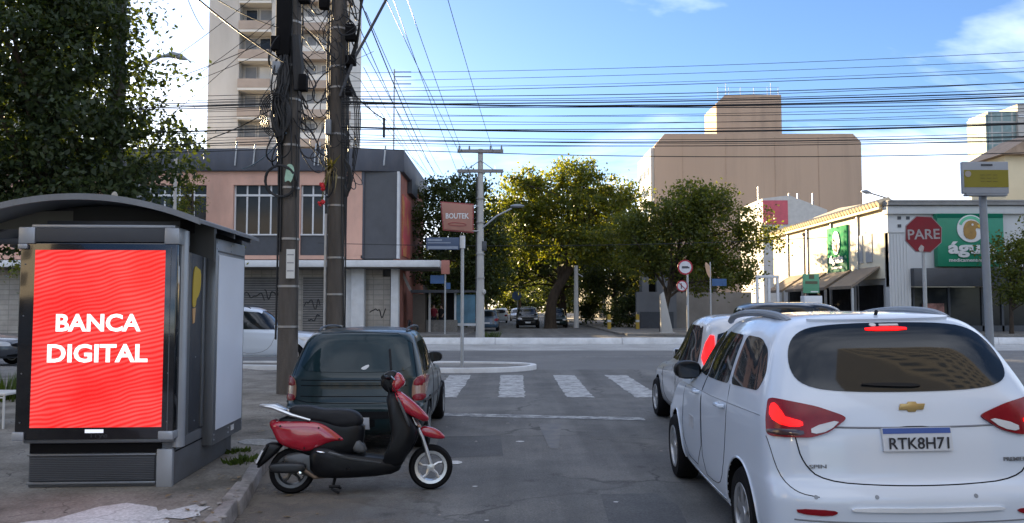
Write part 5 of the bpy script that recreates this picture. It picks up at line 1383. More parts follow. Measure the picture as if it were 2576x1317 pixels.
def body_mesh(sl, sub=5, LR=0.45, LF=0.6, nR=3.2, nF=2.6):
    """sl: slices (z_rear, z_front, y_rear, y_front, half width at rear, mid, front) from sill to roof"""
    S = np.array(sl, float); k = len(S)
    q = np.linspace(0, k - 1, (k - 1) * sub + 1)
    P = np.stack([pchip(np.arange(k), S[:, c], q) for c in range(S.shape[1])], 1)
    rings = []
    for (zr, zf, yr, yf, wr, wm, wf) in P:
        ln = yf - yr
        lr, lf = min(LR, ln * 0.35), min(LF, ln * 0.4)
        half = []
        for a in np.linspace(0, math.pi / 2, 15):
            half.append((wr * math.sin(a) ** (2 / nR), yr + lr * (1 - math.cos(a) ** (2 / nR))))
        ys = np.linspace(yr + lr, yf - lf, 18)[1:-1]
        for y in ys:
            t = (y - yr - lr) / (ln - lr - lf)
            w = wr * (1 - t) * (1 - 2 * t) + 4 * wm * t * (1 - t) + wf * t * (2 * t - 1)
            half.append((w, y))
        for a in np.linspace(math.pi / 2, 0, 15):
            half.append((wf * math.sin(a) ** (2 / nF), yf - lf * (1 - math.cos(a) ** (2 / nF))))
        full = half + [(-x, y) for x, y in half[-2:0:-1]]
        rings.append([(x, y, zr + (zf - zr) * (y - yr) / ln) for x, y in full])
    return rings

class Car:
    def __init__(self, name, label, cat, loc, rz, sl, paint, well=None, wheels=None, wr=0.31, track=0.72, roll=0.0, group=None, **kw):
        self.e = empty(name, loc, parent=None, rot=(0, roll, rz))
        tag(self.e, label, cat, group)
        mb = MB(); mb.ring_tube(body_mesh(sl, **kw))
        me = bpy.data.meshes.new('body'); me.from_pydata([tuple(p) for p in mb.v], [], mb.f)
        bm = bmesh.new(); bm.from_mesh(me)
        bmesh.ops.remove_doubles(bm, verts=bm.verts, dist=1e-4)
        bmesh.ops.recalc_face_normals(bm, faces=bm.faces); bm.to_mesh(me)
        self.bvh = BVHTree.FromBMesh(bm); bm.free()
        self.W = max(s[5] for s in sl); self.paint = paint
        me.materials.append(paint); me.materials.append(matt_black)
        if wheels:
            tmp = bpy.data.objects.new('tmp', me); C.objects.link(tmp)
            for (y, r) in wheels:
                c = MB().lathe([(0.0, -2.0), (r * 1.16, -2.0), (r * 1.16, -self.W + 0.30), (0.0, -self.W + 0.30)], (0, y, r), 'x', 36)
                c.lathe([(0.0, 2.0), (r * 1.16, 2.0), (r * 1.16, self.W - 0.30), (0.0, self.W - 0.30)], (0, y, r), 'x', 36)
                cm = bpy.data.meshes.new('c'); cm.from_pydata([tuple(p) for p in c.v], [], c.f)
                b2 = bmesh.new(); b2.from_mesh(cm); bmesh.ops.remove_doubles(b2, verts=b2.verts, dist=1e-5); bmesh.ops.recalc_face_normals(b2, faces=b2.faces); b2.to_mesh(cm); b2.free()
                cm.materials.append(paint); cm.materials.append(matt_black)
                cm.polygons.foreach_set('material_index', [1] * len(cm.polygons))
                co = bpy.data.objects.new('c', cm); C.objects.link(co)
                md = tmp.modifiers.new('b', 'BOOLEAN'); md.object = co; md.solver = 'EXACT'; md.operation = 'DIFFERENCE'
                dg = bpy.context.evaluated_depsgraph_get()
                new = bpy.data.meshes.new_from_object(tmp.evaluated_get(dg))
                tmp.modifiers.clear(); tmp.data = new
                bpy.data.objects.remove(co)
            me = tmp.data; bpy.data.objects.remove(tmp); me.name = 'body'
        self.body = link('body', me, None, self.e, 42)
    def hit(self, u, v, side):
        if side == 'rear': o, d = Vector((u, -3, v)), Vector((0, 1, 0))
        elif side == 'front': o, d = Vector((u, 9, v)), Vector((0, -1, 0))
        elif side == 'left': o, d = Vector((-3, u, v)), Vector((1, 0, 0))
        elif side == 'right': o, d = Vector((3, u, v)), Vector((-1, 0, 0))
        elif side == 'top': o, d = Vector((u, v, 4)), Vector((0, 0, -1))
        r = self.bvh.ray_cast(o, d)
        if r[0] is None:
            r = self.bvh.find_nearest(o + d * 3)
            return r[0], r[1]
        return r[0], r[1]
    def patch(self, name, outline, side, m, off=0.006, smooth=2, parent=None, rings=9, thick=0.02):
        p = rounded([(a, b, 0) for a, b in outline], smooth) if isinstance(smooth, float) else chaikin([(a, b, 0) for a, b in outline], smooth)
        # keep long edges finely divided so the pane follows the curve of the body
        q = []
        for i, a in enumerate(p):
            b = p[(i + 1) % len(p)]; n = max(1, int((b - a).length / 0.05))
            q += [a + (b - a) * (k / n) for k in range(n)]
        p = q; n = len(p); c = sum(p, Vector()) / n
        vs = []
        for s in list(np.linspace(0.06, 1, rings)):
            for a in p:
                w = c + (a - c) * s
                l, nn = self.hit(w.x, w.y, side); vs.append(l + nn * off)
        for a in p:
            l, nn = self.hit(a.x, a.y, side); vs.append(l - nn * thick)
        fs = [tuple(range(n - 1, -1, -1))]
        for k in range(rings):
            for i in range(n):
                j = (i + 1) % n
                fs.append((k * n + i, k * n + j, (k + 1) * n + j, (k + 1) * n + i))
        return MB().add(vs, fs).build(name, m, parent or self.e, sharp=50)
    def seam(self, pts, side, name='seam', m=None, r=0.0042, closed=False, parent=None, smooth=2):
        p = chaikin([(a, b, 0) for a, b in pts], smooth, closed)
        if closed: p.append(p[0])
        q = []
        for a, b in zip(p[:-1], p[1:]):
            n = max(1, int((b - a).length / 0.05)); q += [a + (b - a) * (k / n) for k in range(n)]
        q.append(p[-1])
        v = [self.hit(a.x, a.y, side)[0] for a in q]
        return MB().tube(v, r, 5).build(name, m or matt_black, parent or self.body)
    def wheel(self, y, r, side, spokes=5, rim_m=None, width=0.2, inset=0.02):
        s = -1 if side == 'left' else 1
        x = s * (self.W - inset)
        w = empty('wheel', (x, y, r), parent=self.e)
        pr = [(r * 0.62, 0), (r * 0.66, 0.012), (r * 0.9, 0.012), (r * 0.98, -0.015), (r, -0.05), (r, -width + 0.05), (r * 0.98, -width + 0.015), (r * 0.9, -width), (r * 0.62, -width)]
        MB().lathe([(a, b * s) for a, b in pr], (0, 0, 0), 'x', 40, closed=True).build('tyre', tyre_m, w)
        rm = rim_m or alloy
        mb = MB()
        mb.lathe([(r * 0.66, 0.0), (r * 0.64, 0.012 * s), (r * 0.57, 0.008 * s), (r * 0.55, -0.05 * s), (r * 0.55, -width * 0.9 * s), (r * 0.66, -width * 0.9 * s)], (0, 0, 0), 'x', 40, closed=True)
        for k in range(spokes):
            a = 2 * math.pi * k / spokes + 0.3
            ca, sa = math.cos(a), math.sin(a)
            def P(rad, t, h): return (h * s, rad * ca - t * sa, rad * sa + t * ca)
            w0, w1 = r * 0.10, r * 0.15
            mb.add([P(r * .1, -w0, 0), P(r * .1, w0, 0), P(r * .6, w1, -.005), P(r * .6, -w1, -.005), P(r * .1, -w0, -.04), P(r * .1, w0, -.04), P(r * .6, w1, -.05), P(r * .6, -w1, -.05)],
                   [(0, 1, 2, 3), (4, 7, 6, 5), (0, 4, 5, 1), (1, 5, 6, 2), (2, 6, 7, 3), (3, 7, 4, 0)])
        mb.lathe([(0.0, 0.006 * s), (r * .15, 0.004 * s), (r * .17, -0.03 * s)], (0, 0, 0), 'x', 20)
        mb.build('rim', rm, w)
        MB().lathe([(0.0, -0.07 * s), (r * .56, -0.07 * s)], (0, 0, 0), 'x', 24).build('brake_disc', mat('brake_dark', (0.02, 0.02, 0.022), 0.6), w)
        return w
    def mirror(self, y, z, side, m, sc=1.0):
        s = -1 if side == 'left' else 1
        l, n = self.hit(y, z, side)
        mb = MB(Matrix.Translation((l.x + s * 0.12 * sc, y, z)))
        mb.pillow([(-0.11 * sc, -0.07 * sc), (0.11 * sc, -0.07 * sc), (0.11 * sc, 0.08 * sc), (-0.11 * sc, 0.08 * sc)], 0.06 * sc)
        mm = mb.build('mirror', m, self.e)
        MB().tube([(l.x - s * 0.02, y + 0.03, z - 0.06), (l.x + s * 0.1 * sc, y + 0.02, z - 0.05)], 0.025, 8).build('mirror_stalk', black_plastic, mm)
        MB().box(l.x + s * 0.12 * sc - 0.085 * sc, l.x + s * 0.12 * sc + 0.085 * sc, y - 0.066 * sc, y - 0.062 * sc, z - 0.055 * sc, z + 0.06 * sc).build('mirror_glass', glass_dark, mm)
        return mm

red_lamp = mat('tail_red', (0.20, 0.004, 0.010), 0.22, var=0.15, scale=12, spec=0.35)
red_lit = mat('tail_lit', (0.35, 0.002, 0.003), 0.4, emit=(1.0, 0.004, 0.003), estr=0.45)
lamp_white = mat('lamp_white', (0.55, 0.55, 0.55), 0.15, coat=0.8)
lamp_amber = mat('lamp_amber', (0.30, 0.16, 0.10), 0.2, coat=0.6)
plate_m = mat('plate_face', (0.52, 0.54, 0.57), 0.4, var=0.06)
plate_blue = mat('plate_band', (0.03, 0.08, 0.30), 0.4)
paint_white = mat('paint_white', (0.57, 0.63, 0.71), 0.30, var=0.012, scale=0.4, coat=0.7, rvar=0.0)
paint_silver = mat('paint_silver', (0.44, 0.45, 0.47), 0.32, 0.25, var=0.05, coat=0.6)
paint_dark = mat('paint_dark', (0.006, 0.020, 0.023), 0.32, var=0.1, scale=.5, coat=0.35, spec=0.3, rvar=0.0)
paint_black = mat('paint_black', (0.008, 0.009, 0.011), 0.3, coat=0.5, spec=.3)
paint_blue = mat('paint_blue', (0.05, 0.09, 0.14), 0.3, coat=0.8)
ink_m = mat('plate_ink', (0.02, 0.02, 0.025), 0.5)

# ---- the white minivan
van_sl = [(.22, .22, .16, 4.22, .76, .78, .70), (.28, .28, .05, 4.32, .82, .835, .76), (.40, .40, .005, 4.36, .85, .862, .80), (.56, .56, .0, 4.36, .856, .868, .81), (.64, .64, .03, 4.33, .856, .868, .81),
          (.70, .68, .075, 4.30, .854, .868, .80), (.90, .82, .10, 4.18, .850, .866, .78), (1.03, .93, .13, 3.98, .840, .858, .76), (1.12, 1.00, .16, 3.55, .820, .842, .74), (1.20, 1.10, .20, 3.22, .795, .820, .70),
          (1.32, 1.26, .27, 2.95, .750, .780, .67), (1.44, 1.40, .35, 2.70, .700, .735, .64), (1.53, 1.51, .43, 2.48, .650, .690, .60), (1.595, 1.59, .52, 2.28, .575, .620, .53), (1.632, 1.632, .66, 2.05, .46, .50, .40), (1.648, 1.65, .90, 1.75, .25, .28, .2), (1.652, 1.655, 1.15, 1.5, .06, .07, .05)]
van = Car('minivan', 'white minivan with lit brake lamps and a dark wraparound rear window', 'minivan', (2.39, 4.62, 0.012), R(-1.6), van_sl, paint_white, wheels=((.80, .315), (3.42, .315)), roll=R(-1.2), LR=0.36, nR=4.4)
van.patch('rear_window', [(-.655, 1.30), (-.63, 1.44), (-.55, 1.535), (-.40, 1.575), (0, 1.585), (.40, 1.575), (.55, 1.535), (.63, 1.44), (.655, 1.30), (.60, 1.22), (.42, 1.185), (0, 1.175), (-.42, 1.185), (-.60, 1.22)], 'rear', glass_dark, rings=14)
van.patch('rear_spoiler_lip', [(-.50, 1.60), (-.3, 1.618), (.3, 1.618), (.50, 1.60), (.3, 1.592), (-.3, 1.592)], 'rear', paint_white, 0.02)
van.patch('high_brake_lamp', [(-.13, 1.552), (.13, 1.552), (.13, 1.532), (-.13, 1.532)], 'rear', red_lit, 0.012, 1)
van.patch('window_sticker_glare', [(-.09, 1.575), (-.05, 1.575), (-.05, 1.558), (-.09, 1.558)], 'rear', letter_white, 0.012, 1)
van.patch('window_sticker_glare', [(-.03, 1.570), (.09, 1.570), (.09, 1.560), (-.03, 1.560)], 'rear', letter_white, 0.012, 0)
wip = van.patch('wiper', [(-.26, 1.225), (.02, 1.222), (.10, 1.205), (.02, 1.198), (-.26, 1.212)], 'rear', black_plastic, 0.022, 1)
van.seam([(-.70, 1.06), (-.69, .92), (-.66, .78), (-.56, .68), (-.2, .655), (.2, .655), (.56, .68), (.66, .78), (.69, .92), (.70, 1.06)], 'rear', 'tailgate_seam')
van.seam([(-.50, .985), (-.2, .977), (.2, .977), (.50, .985)], 'rear', 'tailgate_crease', mat('shadow_line', (0.16, 0.17, 0.19), 0.6), 0.006)
van.patch('handle_recess', [(-.09, .985), (.09, .985), (.08, .970), (-.08, .970)], 'rear', matt_black, 0.004, 1)
for s in (-1, 1):
    lamp = van.patch('taillight', [(s * .785, 1.145), (s * .70, 1.13), (s * .55, 1.10), (s * .41, 1.05), (s * .39, 1.03), (s * .50, .955), (s * .60, .925), (s * .822, .925), (s * .815, 1.03)], 'rear', red_lamp, 0.018, 0.03)
    van.patch('lit_bar', [(s * .785, 1.105), (s * .755, 1.115), (s * .745, 1.05), (s * .70, 1.022), (s * .64, 1.018), (s * .64, .985), (s * .74, .985), (s * .80, 1.03)], 'rear', red_lit, 0.024, 1, lamp)
    van.patch('reverse_lens', [(s * .60, .985), (s * .42, 1.028), (s * .50, .962), (s * .60, .942)], 'rear', lamp_white, 0.024, 1, lamp)
    van.patch('dark_lens', [(s * .815, .97), (s * .64, .97), (s * .64, .935), (s * .815, .935)], 'rear', mat('smoked_lens', (0.05, 0.02, 0.02), 0.15, coat=.7), 0.024, 1, lamp)
    van.seam([(s * .622, 1.115), (s * .618, .935)], 'rear', 'lens_joint', r=0.008, parent=lamp)
    van.patch('rear_reflector', [(s * .73, .535), (s * .53, .53), (s * .50, .515), (s * .55, .495), (s * .72, .505)], 'rear', red_lamp, 0.008, 1)
for s in (-1, 1):
    van.seam([(s * .83, .92), (s * .79, .70), (s * .72, .62), (s * .60, .60)], 'rear', 'bumper_seam', r=0.003)
    van.seam([(s * .74, .47), (s * .3, .455), (0, .45)], 'rear', 'bumper_crease', mat('shadow_line', (0.16, 0.17, 0.19)), 0.005)
    for xx in (.28, .62): van.patch('parking_sensor', [(s * xx + .012 * math.cos(a), .60 + .012 * math.sin(a)) for a in [k * math.pi / 4 for k in range(8)]], 'rear', grey_paint, 0.003, 0, rings=2, thick=0.005)
van.patch('chrome_strip', [(-.40, .522), (0, .512), (.40, .522), (.44, .533), (.40, .545), (0, .538), (-.40, .545), (-.44, .533)], 'rear', mat('satin_chrome', (0.80, 0.82, 0.85), 0.35, 0.35), 0.016, 1)
pl = van.patch('number_plate', [(-.20, .975), (.20, .975), (.20, .845), (-.20, .845)], 'rear', plate_m, 0.02, 0)
van.patch('plate_band', [(-.195, .972), (.195, .972), (.195, .942), (-.195, .942)], 'rear', plate_blue, 0.0225, 0, pl)
yy = min((van.bvh.ray_cast(Vector((u, -3, .90)), Vector((0, 1, 0)))[0].y for u in (-.15, 0, .15))) - 0.0225
txt('plate_lettering', 'RTK8H71', .345, .068, ink_m, pl, (0.005, yy - 0.002, .892), depth=0.003, bold=0.01)
# bow-tie emblem
l, n = van.hit(0, 1.095, 'rear')
MB(Matrix.Translation((0, l.y - 0.004, 1.095))).prism([(-.075, -.018), (-.028, -.018), (-.022, -.030), (.022, -.030), (.028, -.018), (.068, -.018), (.08, .018), (.032, .018), (.026, .030), (-.018, .030), (-.024, .018), (-.063, .018)], 'y', -0.012, 0.004).build('emblem', mat('gold_badge', (0.52, 0.36, 0.14), 0.3, 0.4), van.e, bevel=0.003)
for xa, w_, nm in ((-.58, .10, 'SPIN'), (.56, .13, 'PREMIER')):
    l, n = van.hit(xa, .762, 'rear')
    txt('model_lettering', nm, w_, .022, mat('badge_grey', (0.20, 0.21, 0.22), 0.4, .5), van.e, (xa, l.y - 0.004, .762 if xa < 0 else .79), depth=0.006, bold=0.01)
for s, sd in ((-1, 'left'), (1, 'right')):
    van.patch('quarter_window', [(.50, 1.165), (.44, 1.27), (.56, 1.42), (.80, 1.49), (1.06, 1.50), (1.08, 1.155)], sd, glass_dark, 0.004, 0.06)
    van.patch('rear_door_window', [(1.16, 1.15), (1.14, 1.50), (1.95, 1.505), (1.98, 1.13)], sd, glass_dark, 0.004, 0.05)
    van.patch('front_door_window', [(2.07, 1.125), (2.05, 1.50), (2.25, 1.48), (2.62, 1.32), (2.98, 1.10)], sd, glass_dark, 0.004, 0.04)
    for p in ([(1.10, 1.15), (1.10, .95), (1.20, .62), (1.32, .42), (1.5, .36), (1.98, .35), (1.99, .9), (2.0, 1.15)], [(2.01, 1.15), (2.02, .36), (2.9, .36), (3.0, .9), (2.96, 1.12)]):
        van.seam(p, sd, 'door_seam', r=0.003, smooth=1)
    for yh in (1.25, 2.2):
        l, n = van.hit(yh, .985, sd)
        MB().tube([(l.x, yh - .09, .985), (l.x + s * .035, yh - .06, .985), (l.x + s * .035, yh + .06, .985), (l.x, yh + .09, .985)], 0.016, 8).build('door_handle', paint_white, van.e)
    van.mirror(2.75, 1.12, sd, black_plastic, 1.1)
    for yw, r_ in ((.80, .315), (3.42, .315)): van.wheel(yw, r_, sd, spokes=6, rim_m=alloy)
    # roof rails
    pr = [(.70, 1.595, .52), (.85, 1.635, .53), (1.2, 1.655, .545), (1.7, 1.65, .55), (2.1, 1.62, .54), (2.25, 1.575, .53)]
    MB().tube(chaikin([(s * x, y, z) for y, z, x in pr], 2, False), [0.012] + [0.024] * 20 + [0.012] if False else 0.026, 8).build('roof_rail', grey_paint, van.e)
    van.patch('wheel_arch_lip', [(.80 + .372 * math.cos(a), .315 + .372 * math.sin(a)) for a in np.linspace(0.0, math.pi, 14)] + [(.80 + .366 * math.cos(a), .315 + .366 * math.sin(a)) for a in np.linspace(math.pi, 0.0, 14)], sd, paint_white, 0.006, 0, rings=2) if False else None
    van.seam([(.80 + .374 * math.cos(a), .315 + .374 * math.sin(a)) for a in np.linspace(-0.1, math.pi + .1, 16)], sd, 'wheel_arch_lip', paint_white, 0.009)
    van.seam([(3.42 + .374 * math.cos(a), .315 + .374 * math.sin(a)) for a in np.linspace(-0.1, math.pi + .1, 16)], sd, 'wheel_arch_lip', paint_white, 0.009)
    van.seam([(1.25, .30), (2.9, .30)], sd, 'sill_trim', chrome, 0.008)
    van.seam([(.35, 1.03), (1.2, 1.02), (2.4, 1.0), (3.3, .96)], sd, 'shoulder_line', mat('shadow_line', (0.16, 0.17, 0.19)), 0.0025)
van.patch('windscreen', [(-.62, 1.12), (-.5, 1.5), (.5, 1.5), (.62, 1.12)], 'front', glass_dark, 0.004, 1)
for s in (-1, 1): van.patch('headlight', [(s * .74, .90), (s * .5, .85), (s * .48, .74), (s * .72, .76)], 'front', lamp_white, 0.006, 1)
l, n = van.hit(2.45, .74, 'left')
MB(Matrix.Translation((l.x - 0.004, 2.45, .70)) @ Matrix.Rotation(-math.pi / 2, 4, 'Z')).box(-.10, .10, -.002, .002, -.06, .05).build('door_decal', mat('decal_grey', (0.42, 0.43, 0.45), 0.5, var=.3, scale=25), van.e)
MB().tube([(0, .60, 1.61), (0, .56, 1.66)], 0.012, 6).build('antenna_base', black_plastic, van.e)

# ---- the dark estate car by the kerb
est_sl = [(.24, .24, .14, 3.98, .70, .72, .64), (.30, .30, .05, 4.05, .76, .775, .70), (.42, .42, .0, 4.08, .79, .80, .74), (.55, .52, .0, 4.08, .795, .81, .75), (.60, .56, .05, 4.05, .795, .812, .75),
          (.75, .66, .08, 4.0, .79, .81, .74), (.88, .76, .10, 3.85, .78, .80, .72), (.94, .84, .13, 3.2, .765, .785, .70), (1.05, .98, .20, 2.85, .735, .755, .66), (1.20, 1.18, .30, 2.55, .685, .705, .61), (1.32, 1.31, .39, 2.3, .635, .655, .565), (1.385, 1.385, .47, 2.1, .57, .595, .50), (1.415, 1.42, .62, 1.9, .44, .46, .38), (1.43, 1.435, .9, 1.6, .2, .22, .16), (1.432, 1.437, 1.1, 1.4, .05, .05, .04)]
est = Car('estate_car', 'dark teal-black estate car parked at the kerb behind the scooter', 'car', (-1.80, 9.0, 0.004), R(0.8), est_sl, paint_dark, wheels=((.78, .29), (3.22, .29)), LR=0.35, nR=3.6)
est.patch('rear_window', [(-.645, .965), (-.60, 1.15), (-.555, 1.345), (-.3, 1.365), (.3, 1.365), (.555, 1.345), (.60, 1.15), (.645, .965), (.3, .945), (-.3, .945)], 'rear', mat('rear_glass_blue', (0.012, 0.026, 0.030), 0.04, var=.2, spec=.4), 0.006, 1, rings=12)
est.seam([(-.70, .62), (-.72, .75), (-.70, .93), (-.60, 1.37), (0, 1.395), (.60, 1.37), (.70, .93), (.72, .75), (.70, .62), (0, .60)], 'rear', 'tailgate_seam', closed=True, smooth=1)
for z in (.86, .80, .68): est.seam([(-.60, z), (.60, z)], 'rear', 'tailgate_crease', r=0.005)
est.patch('bumper_insert', [(-.72, .52), (.72, .52), (.72, .44), (-.72, .44)], 'rear', black_plastic, 0.012, 1)
est.patch('plate_recess', [(-.26, .46), (.26, .46), (.26, .32), (-.26, .32)], 'rear', matt_black, 0.006, 1)
ep = est.patch('number_plate', [(-.20, .455), (.20, .455), (.20, .325), (-.20, .325)], 'rear', plate_m, 0.014, 0)
for s in (-1, 1):
    lt = est.patch('taillight', [(s * .795, .90), (s * .72, .90), (s * .66, .84), (s * .655, .62), (s * .79, .62)], 'rear', lamp_amber, 0.012, 1)
    est.patch('red_lens', [(s * .79, .895), (s * .72, .895), (s * .67, .84), (s * .67, .79), (s * .79, .79)], 'rear', red_lamp, 0.017, 1, lt)
    est.patch('stop_lens', [(s * .79, .70), (s * .665, .70), (s * .665, .625), (s * .79, .625)], 'rear', red_lamp, 0.017, 1, lt)
    sd = 'left' if s < 0 else 'right'
    est.patch('cargo_window', [(.50, .93), (.48, .98), (.62, 1.27), (1.20, 1.295), (1.20, .93)], sd, glass_dark, 0.004, 0.05)
    est.patch('rear_door_window', [(1.28, .93), (1.28, 1.295), (1.95, 1.29), (1.97, .925)], sd, glass_dark, 0.004, 0.04)
    est.patch('front_door_window', [(2.06, .925), (2.05, 1.285), (2.25, 1.25), (2.65, 1.02), (2.75, .91)], sd, glass_dark, 0.004, 0.04)
    est.seam([(1.24, .92), (1.24, .5), (1.3, .32), (2.0, .30), (2.01, .92)], sd, 'door_seam')
    est.seam([(2.02, .92), (2.02, .30), (2.8, .30), (2.85, .88)], sd, 'door_seam')
    est.seam([(.3, .60), (3.9, .52)], sd, 'rub_strip', black_plastic, 0.018)
    est.mirror(2.62, .97, sd, black_plastic, 0.95)
    for yw in (.78, 3.22): est.wheel(yw, .29, sd, spokes=8, rim_m=mat('dull_steel_rim', (0.25, 0.26, 0.27), 0.5, 0.6))
    MB().tube(chaikin([(s * .53, .7, 1.395), (s * .53, .8, 1.44), (s * .545, 1.4, 1.455), (s * .53, 1.95, 1.43), (s * .52, 2.05, 1.38)], 2, False), 0.015, 8).build('roof_rail', dark_grey, est.e)
MB().tube([(.52, .95, 1.42), (.535, .95, 1.50), (.53, .97, 1.52)], 0.018, 6).build('rail_stop', black_plastic, est.e)
est.patch('windscreen', [(-.58, .96), (-.46, 1.3), (.46, 1.3), (.58, .96)], 'front', glass_dark, 0.004, 1)
MB().tube([(.42, est.hit(.42, .97, 'rear')[0].y - .02, .97), (.38, est.hit(.38, 1.2, 'rear')[0].y - .02, 1.2)], 0.012, 6).build('wiper', black_plastic, est.e)
l, n = est.hit(0.12, 1.0, 'rear')
est.patch('window_sticker_glare', [(.06, .985), (.15, 1.03), (.17, 1.01), (.12, .965)], 'rear', letter_white, 0.010, 1)  # white patch paints the glare on the rear glass

# ---- generic compact body for the other traffic
def hatch_sl(L=3.9, W=.82, H=1.55, hood=.95, tail=0.30, belt=.92, nose=.85):
    r, f = tail, L
    return [(.24, .24, .12, f - .1, W * .88, W * .9, W * .82), (.32, .32, .03, f - .02, W * .95, W * .96, W * .9), (.48, .48, 0, f, W * .98, W, W * .93), (.60, .58, .02, f - .01, W * .98, W, W * .93), (.78, .70, .06, f - .08, W * .975, W, W * .92),
            (belt, belt - .12, .10, f - .28, W * .96, W * .98, W * .88), (belt + .06, belt - .02, .13, f - hood, W * .94, W * .965, W * .86), (belt + .25, belt + .22, .13 + (r - .13) * .4, f - hood - .42, W * .87, W * .90, W * .78), (H - .14, H - .15, .13 + (r - .13) * .8, f - hood - .78, W * .79, W * .82, W * .70),
            (H - .06, H - .06, r + .06, f - hood - .98, W * .69, W * .72, W * .6), (H - .015, H - .015, r + .25, f - hood - 1.2, W * .48, W * .5, W * .42), (H, H, r + .6, f - hood - 1.5, W * .15, W * .16, W * .12), (H + .002, H + .002, r + .7, f - hood - 1.6, W * .04, W * .04, W * .03)]
def simple_car(name, label, loc, rz, paint, L=3.9, W=.82, H=1.55, tail=.30, detail=True, group=None, cat='car', hood=.95, belt=.92, rails=False, lit=False, tall=False, rim=None, mirror_m=None):
    c = Car(name, label, cat, loc, rz, hatch_sl(L, W, H, hood, tail, belt), paint, wheels=((.72, .30), (L - .72, .30)) if detail else None, group=group)
    zt = H - .13; zb = belt + .07
    c.patch('rear_window', [(-W * .78, zb + .04), (-W * .66, zt), (W * .66, zt), (W * .78, zb + .04), (0, zb)], 'rear', glass_dark, 0.006, 1)
    c.patch('windscreen', [(-W * .76, zb - .03), (-W * .6, zt), (W * .6, zt), (W * .76, zb - .03)], 'front', glass_dark, 0.006, 1)
    for s, sd in ((-1, 'left'), (1, 'right')):
        y0, ym, y1 = tail + .25, (tail + L - hood) / 2 + .0, L - hood - .12
        c.patch('rear_side_window', [(y0, zb), (y0 + .12, zt - .02), (ym - .04, zt), (ym - .04, zb - .03)], sd, glass_dark, 0.005, 0.05)
        c.patch('front_side_window', [(ym + .04, zb - .03), (ym + .04, zt), (y1 - .75, zt - .04), (y1, zb - .05)], sd, glass_dark, 0.005, 0.05)
        if tall: tl = c.patch('taillight', [(s * W * .93, belt + .05), (s * W * .80, belt + .06), (s * W * .72, H - .26), (s * W * .79, H - .25)], 'rear', red_lit if lit else red_lamp, 0.015, 1)
        else: tl = c.patch('taillight', [(s * W * .98, belt - .02), (s * W * .62, belt - .05), (s * W * .62, belt - .25), (s * W * .98, belt - .22)], 'rear', red_lit if lit else red_lamp, 0.012, 1)
        if tall: c.patch('side_lamp', [(.27, belt + .07), (.30, belt + .07), (tail + .10, H - .30), (tail + .08, H - .30)], sd, red_lit if lit else red_lamp, 0.014, 1, tl)
        c.patch('headlight', [(s * W * .9, belt - .18), (s * W * .5, belt - .22), (s * W * .5, belt - .34), (s * W * .88, belt - .32)], 'front', lamp_white, 0.008, 1)
        for yw in (.72, L - .72): c.wheel(yw, .30, sd, spokes=5 if detail else 4, rim_m=rim)
        c.seam([(ym, zb), (ym, .34), (ym + .95, .34), (y1 - .1, zb - .1)], sd, 'door_seam')
        c.mirror(y1 - .2, zb + .02, sd, mirror_m or paint, 0.9)
        if rails: MB().tube(chaikin([(s * W * .66, tail + .3, H - .04), (s * W * .67, tail + .4, H + .03), (s * W * .66, L - hood - 1.25, H + .03), (s * W * .64, L - hood - 1.1, H - .05)], 2, False), .018, 6).build('roof_rail', dark_grey, c.e)
    c.patch('number_plate', [(-.2, .62), (.2, .62), (.2, .50), (-.2, .50)], 'rear', plate_m, 0.012, 0)
    c.patch('front_plate', [(-.2, .52), (.2, .52), (.2, .40), (-.2, .40)], 'front', plate_m, 0.012, 0)
    c.patch('grille', [(-W * .5, .66), (W * .5, .66), (W * .45, .55), (-W * .45, .55)], 'front', matt_black, 0.006, 1)
    c.patch('bumper_grille', [(-W * .6, .36), (W * .6, .36), (W * .6, .28), (-W * .6, .28)], 'front', matt_black, 0.006, 1)
    return c

simple_car('hatchback_car', 'silver-white hatchback with tall lit tail lamps waiting ahead of the minivan', (3.07, 9.3, 0.004), R(0.3), mat('paint_pearl', (0.55, 0.56, 0.575), .3, .1, var=.04, coat=.7), 3.9, .83, 1.60, tail=.34, tall=True, lit=True, mirror_m=paint_silver)
simple_car('suv_car', 'white sport utility car crossing the avenue behind the utility poles', (-10.0, 24.2, 0.0), -math.pi / 2, paint_white, 4.3, .89, 1.70, tail=.45, rails=True, cat='car', belt=1.0)
simple_car('sedan_car', 'dark graphite car waiting in the avenue behind the kiosk', (-18.3, 23.0, 0.0), -math.pi / 2, mat('paint_graphite', (0.05, 0.055, 0.065), .3, coat=.6), 4.2, .86, 1.50, tail=.5)
simple_car('dark_car', 'dark tall car in the avenue whose curved roof shows over the minivan', (4.8, 18.2, 0.0), R(-90), paint_black, 4.3, .88, 1.80, tail=.45)
simple_car('white_car', 'white car waiting in the avenue ahead of the silver hatchback', (12.2, 27.5, 0.0), R(90), paint_white, 4.0, .84, 1.52, tail=.4)
simple_car('oncoming_car', 'dark pickup-fronted car facing the avenue from the far street', (1.25, 66.4, 0.004), math.pi, paint_black, 4.3, .92, 1.68, detail=False, belt=1.02)
simple_car('queueing_car', 'black car standing in the shade beside the oncoming dark car', (3.6, 68.0, 0.004), math.pi, paint_dark, 4.3, .9, 1.6, detail=False)
simple_car('parked_blue_car', 'blue car parked beyond the white concrete pole', (-1.75, 55.0, 0.004), 0.0, paint_blue, 4.0, .84, 1.5, detail=False)
for k, (x, y, pm) in enumerate(((-1.3, 82, paint_white), (0.6, 96, paint_silver), (-1.4, 112, paint_silver), (1.0, 130, paint_white))):
    simple_car('distant_car', ('small white car' if pm is paint_white else 'small silver car') + ' in the queue far down the street', (x, y, 0.004), math.pi if k % 2 else 0.0, pm, 4.0, .84, 1.5, detail=False, group='white cars far down the street' if pm is paint_white else 'silver cars far down the street')
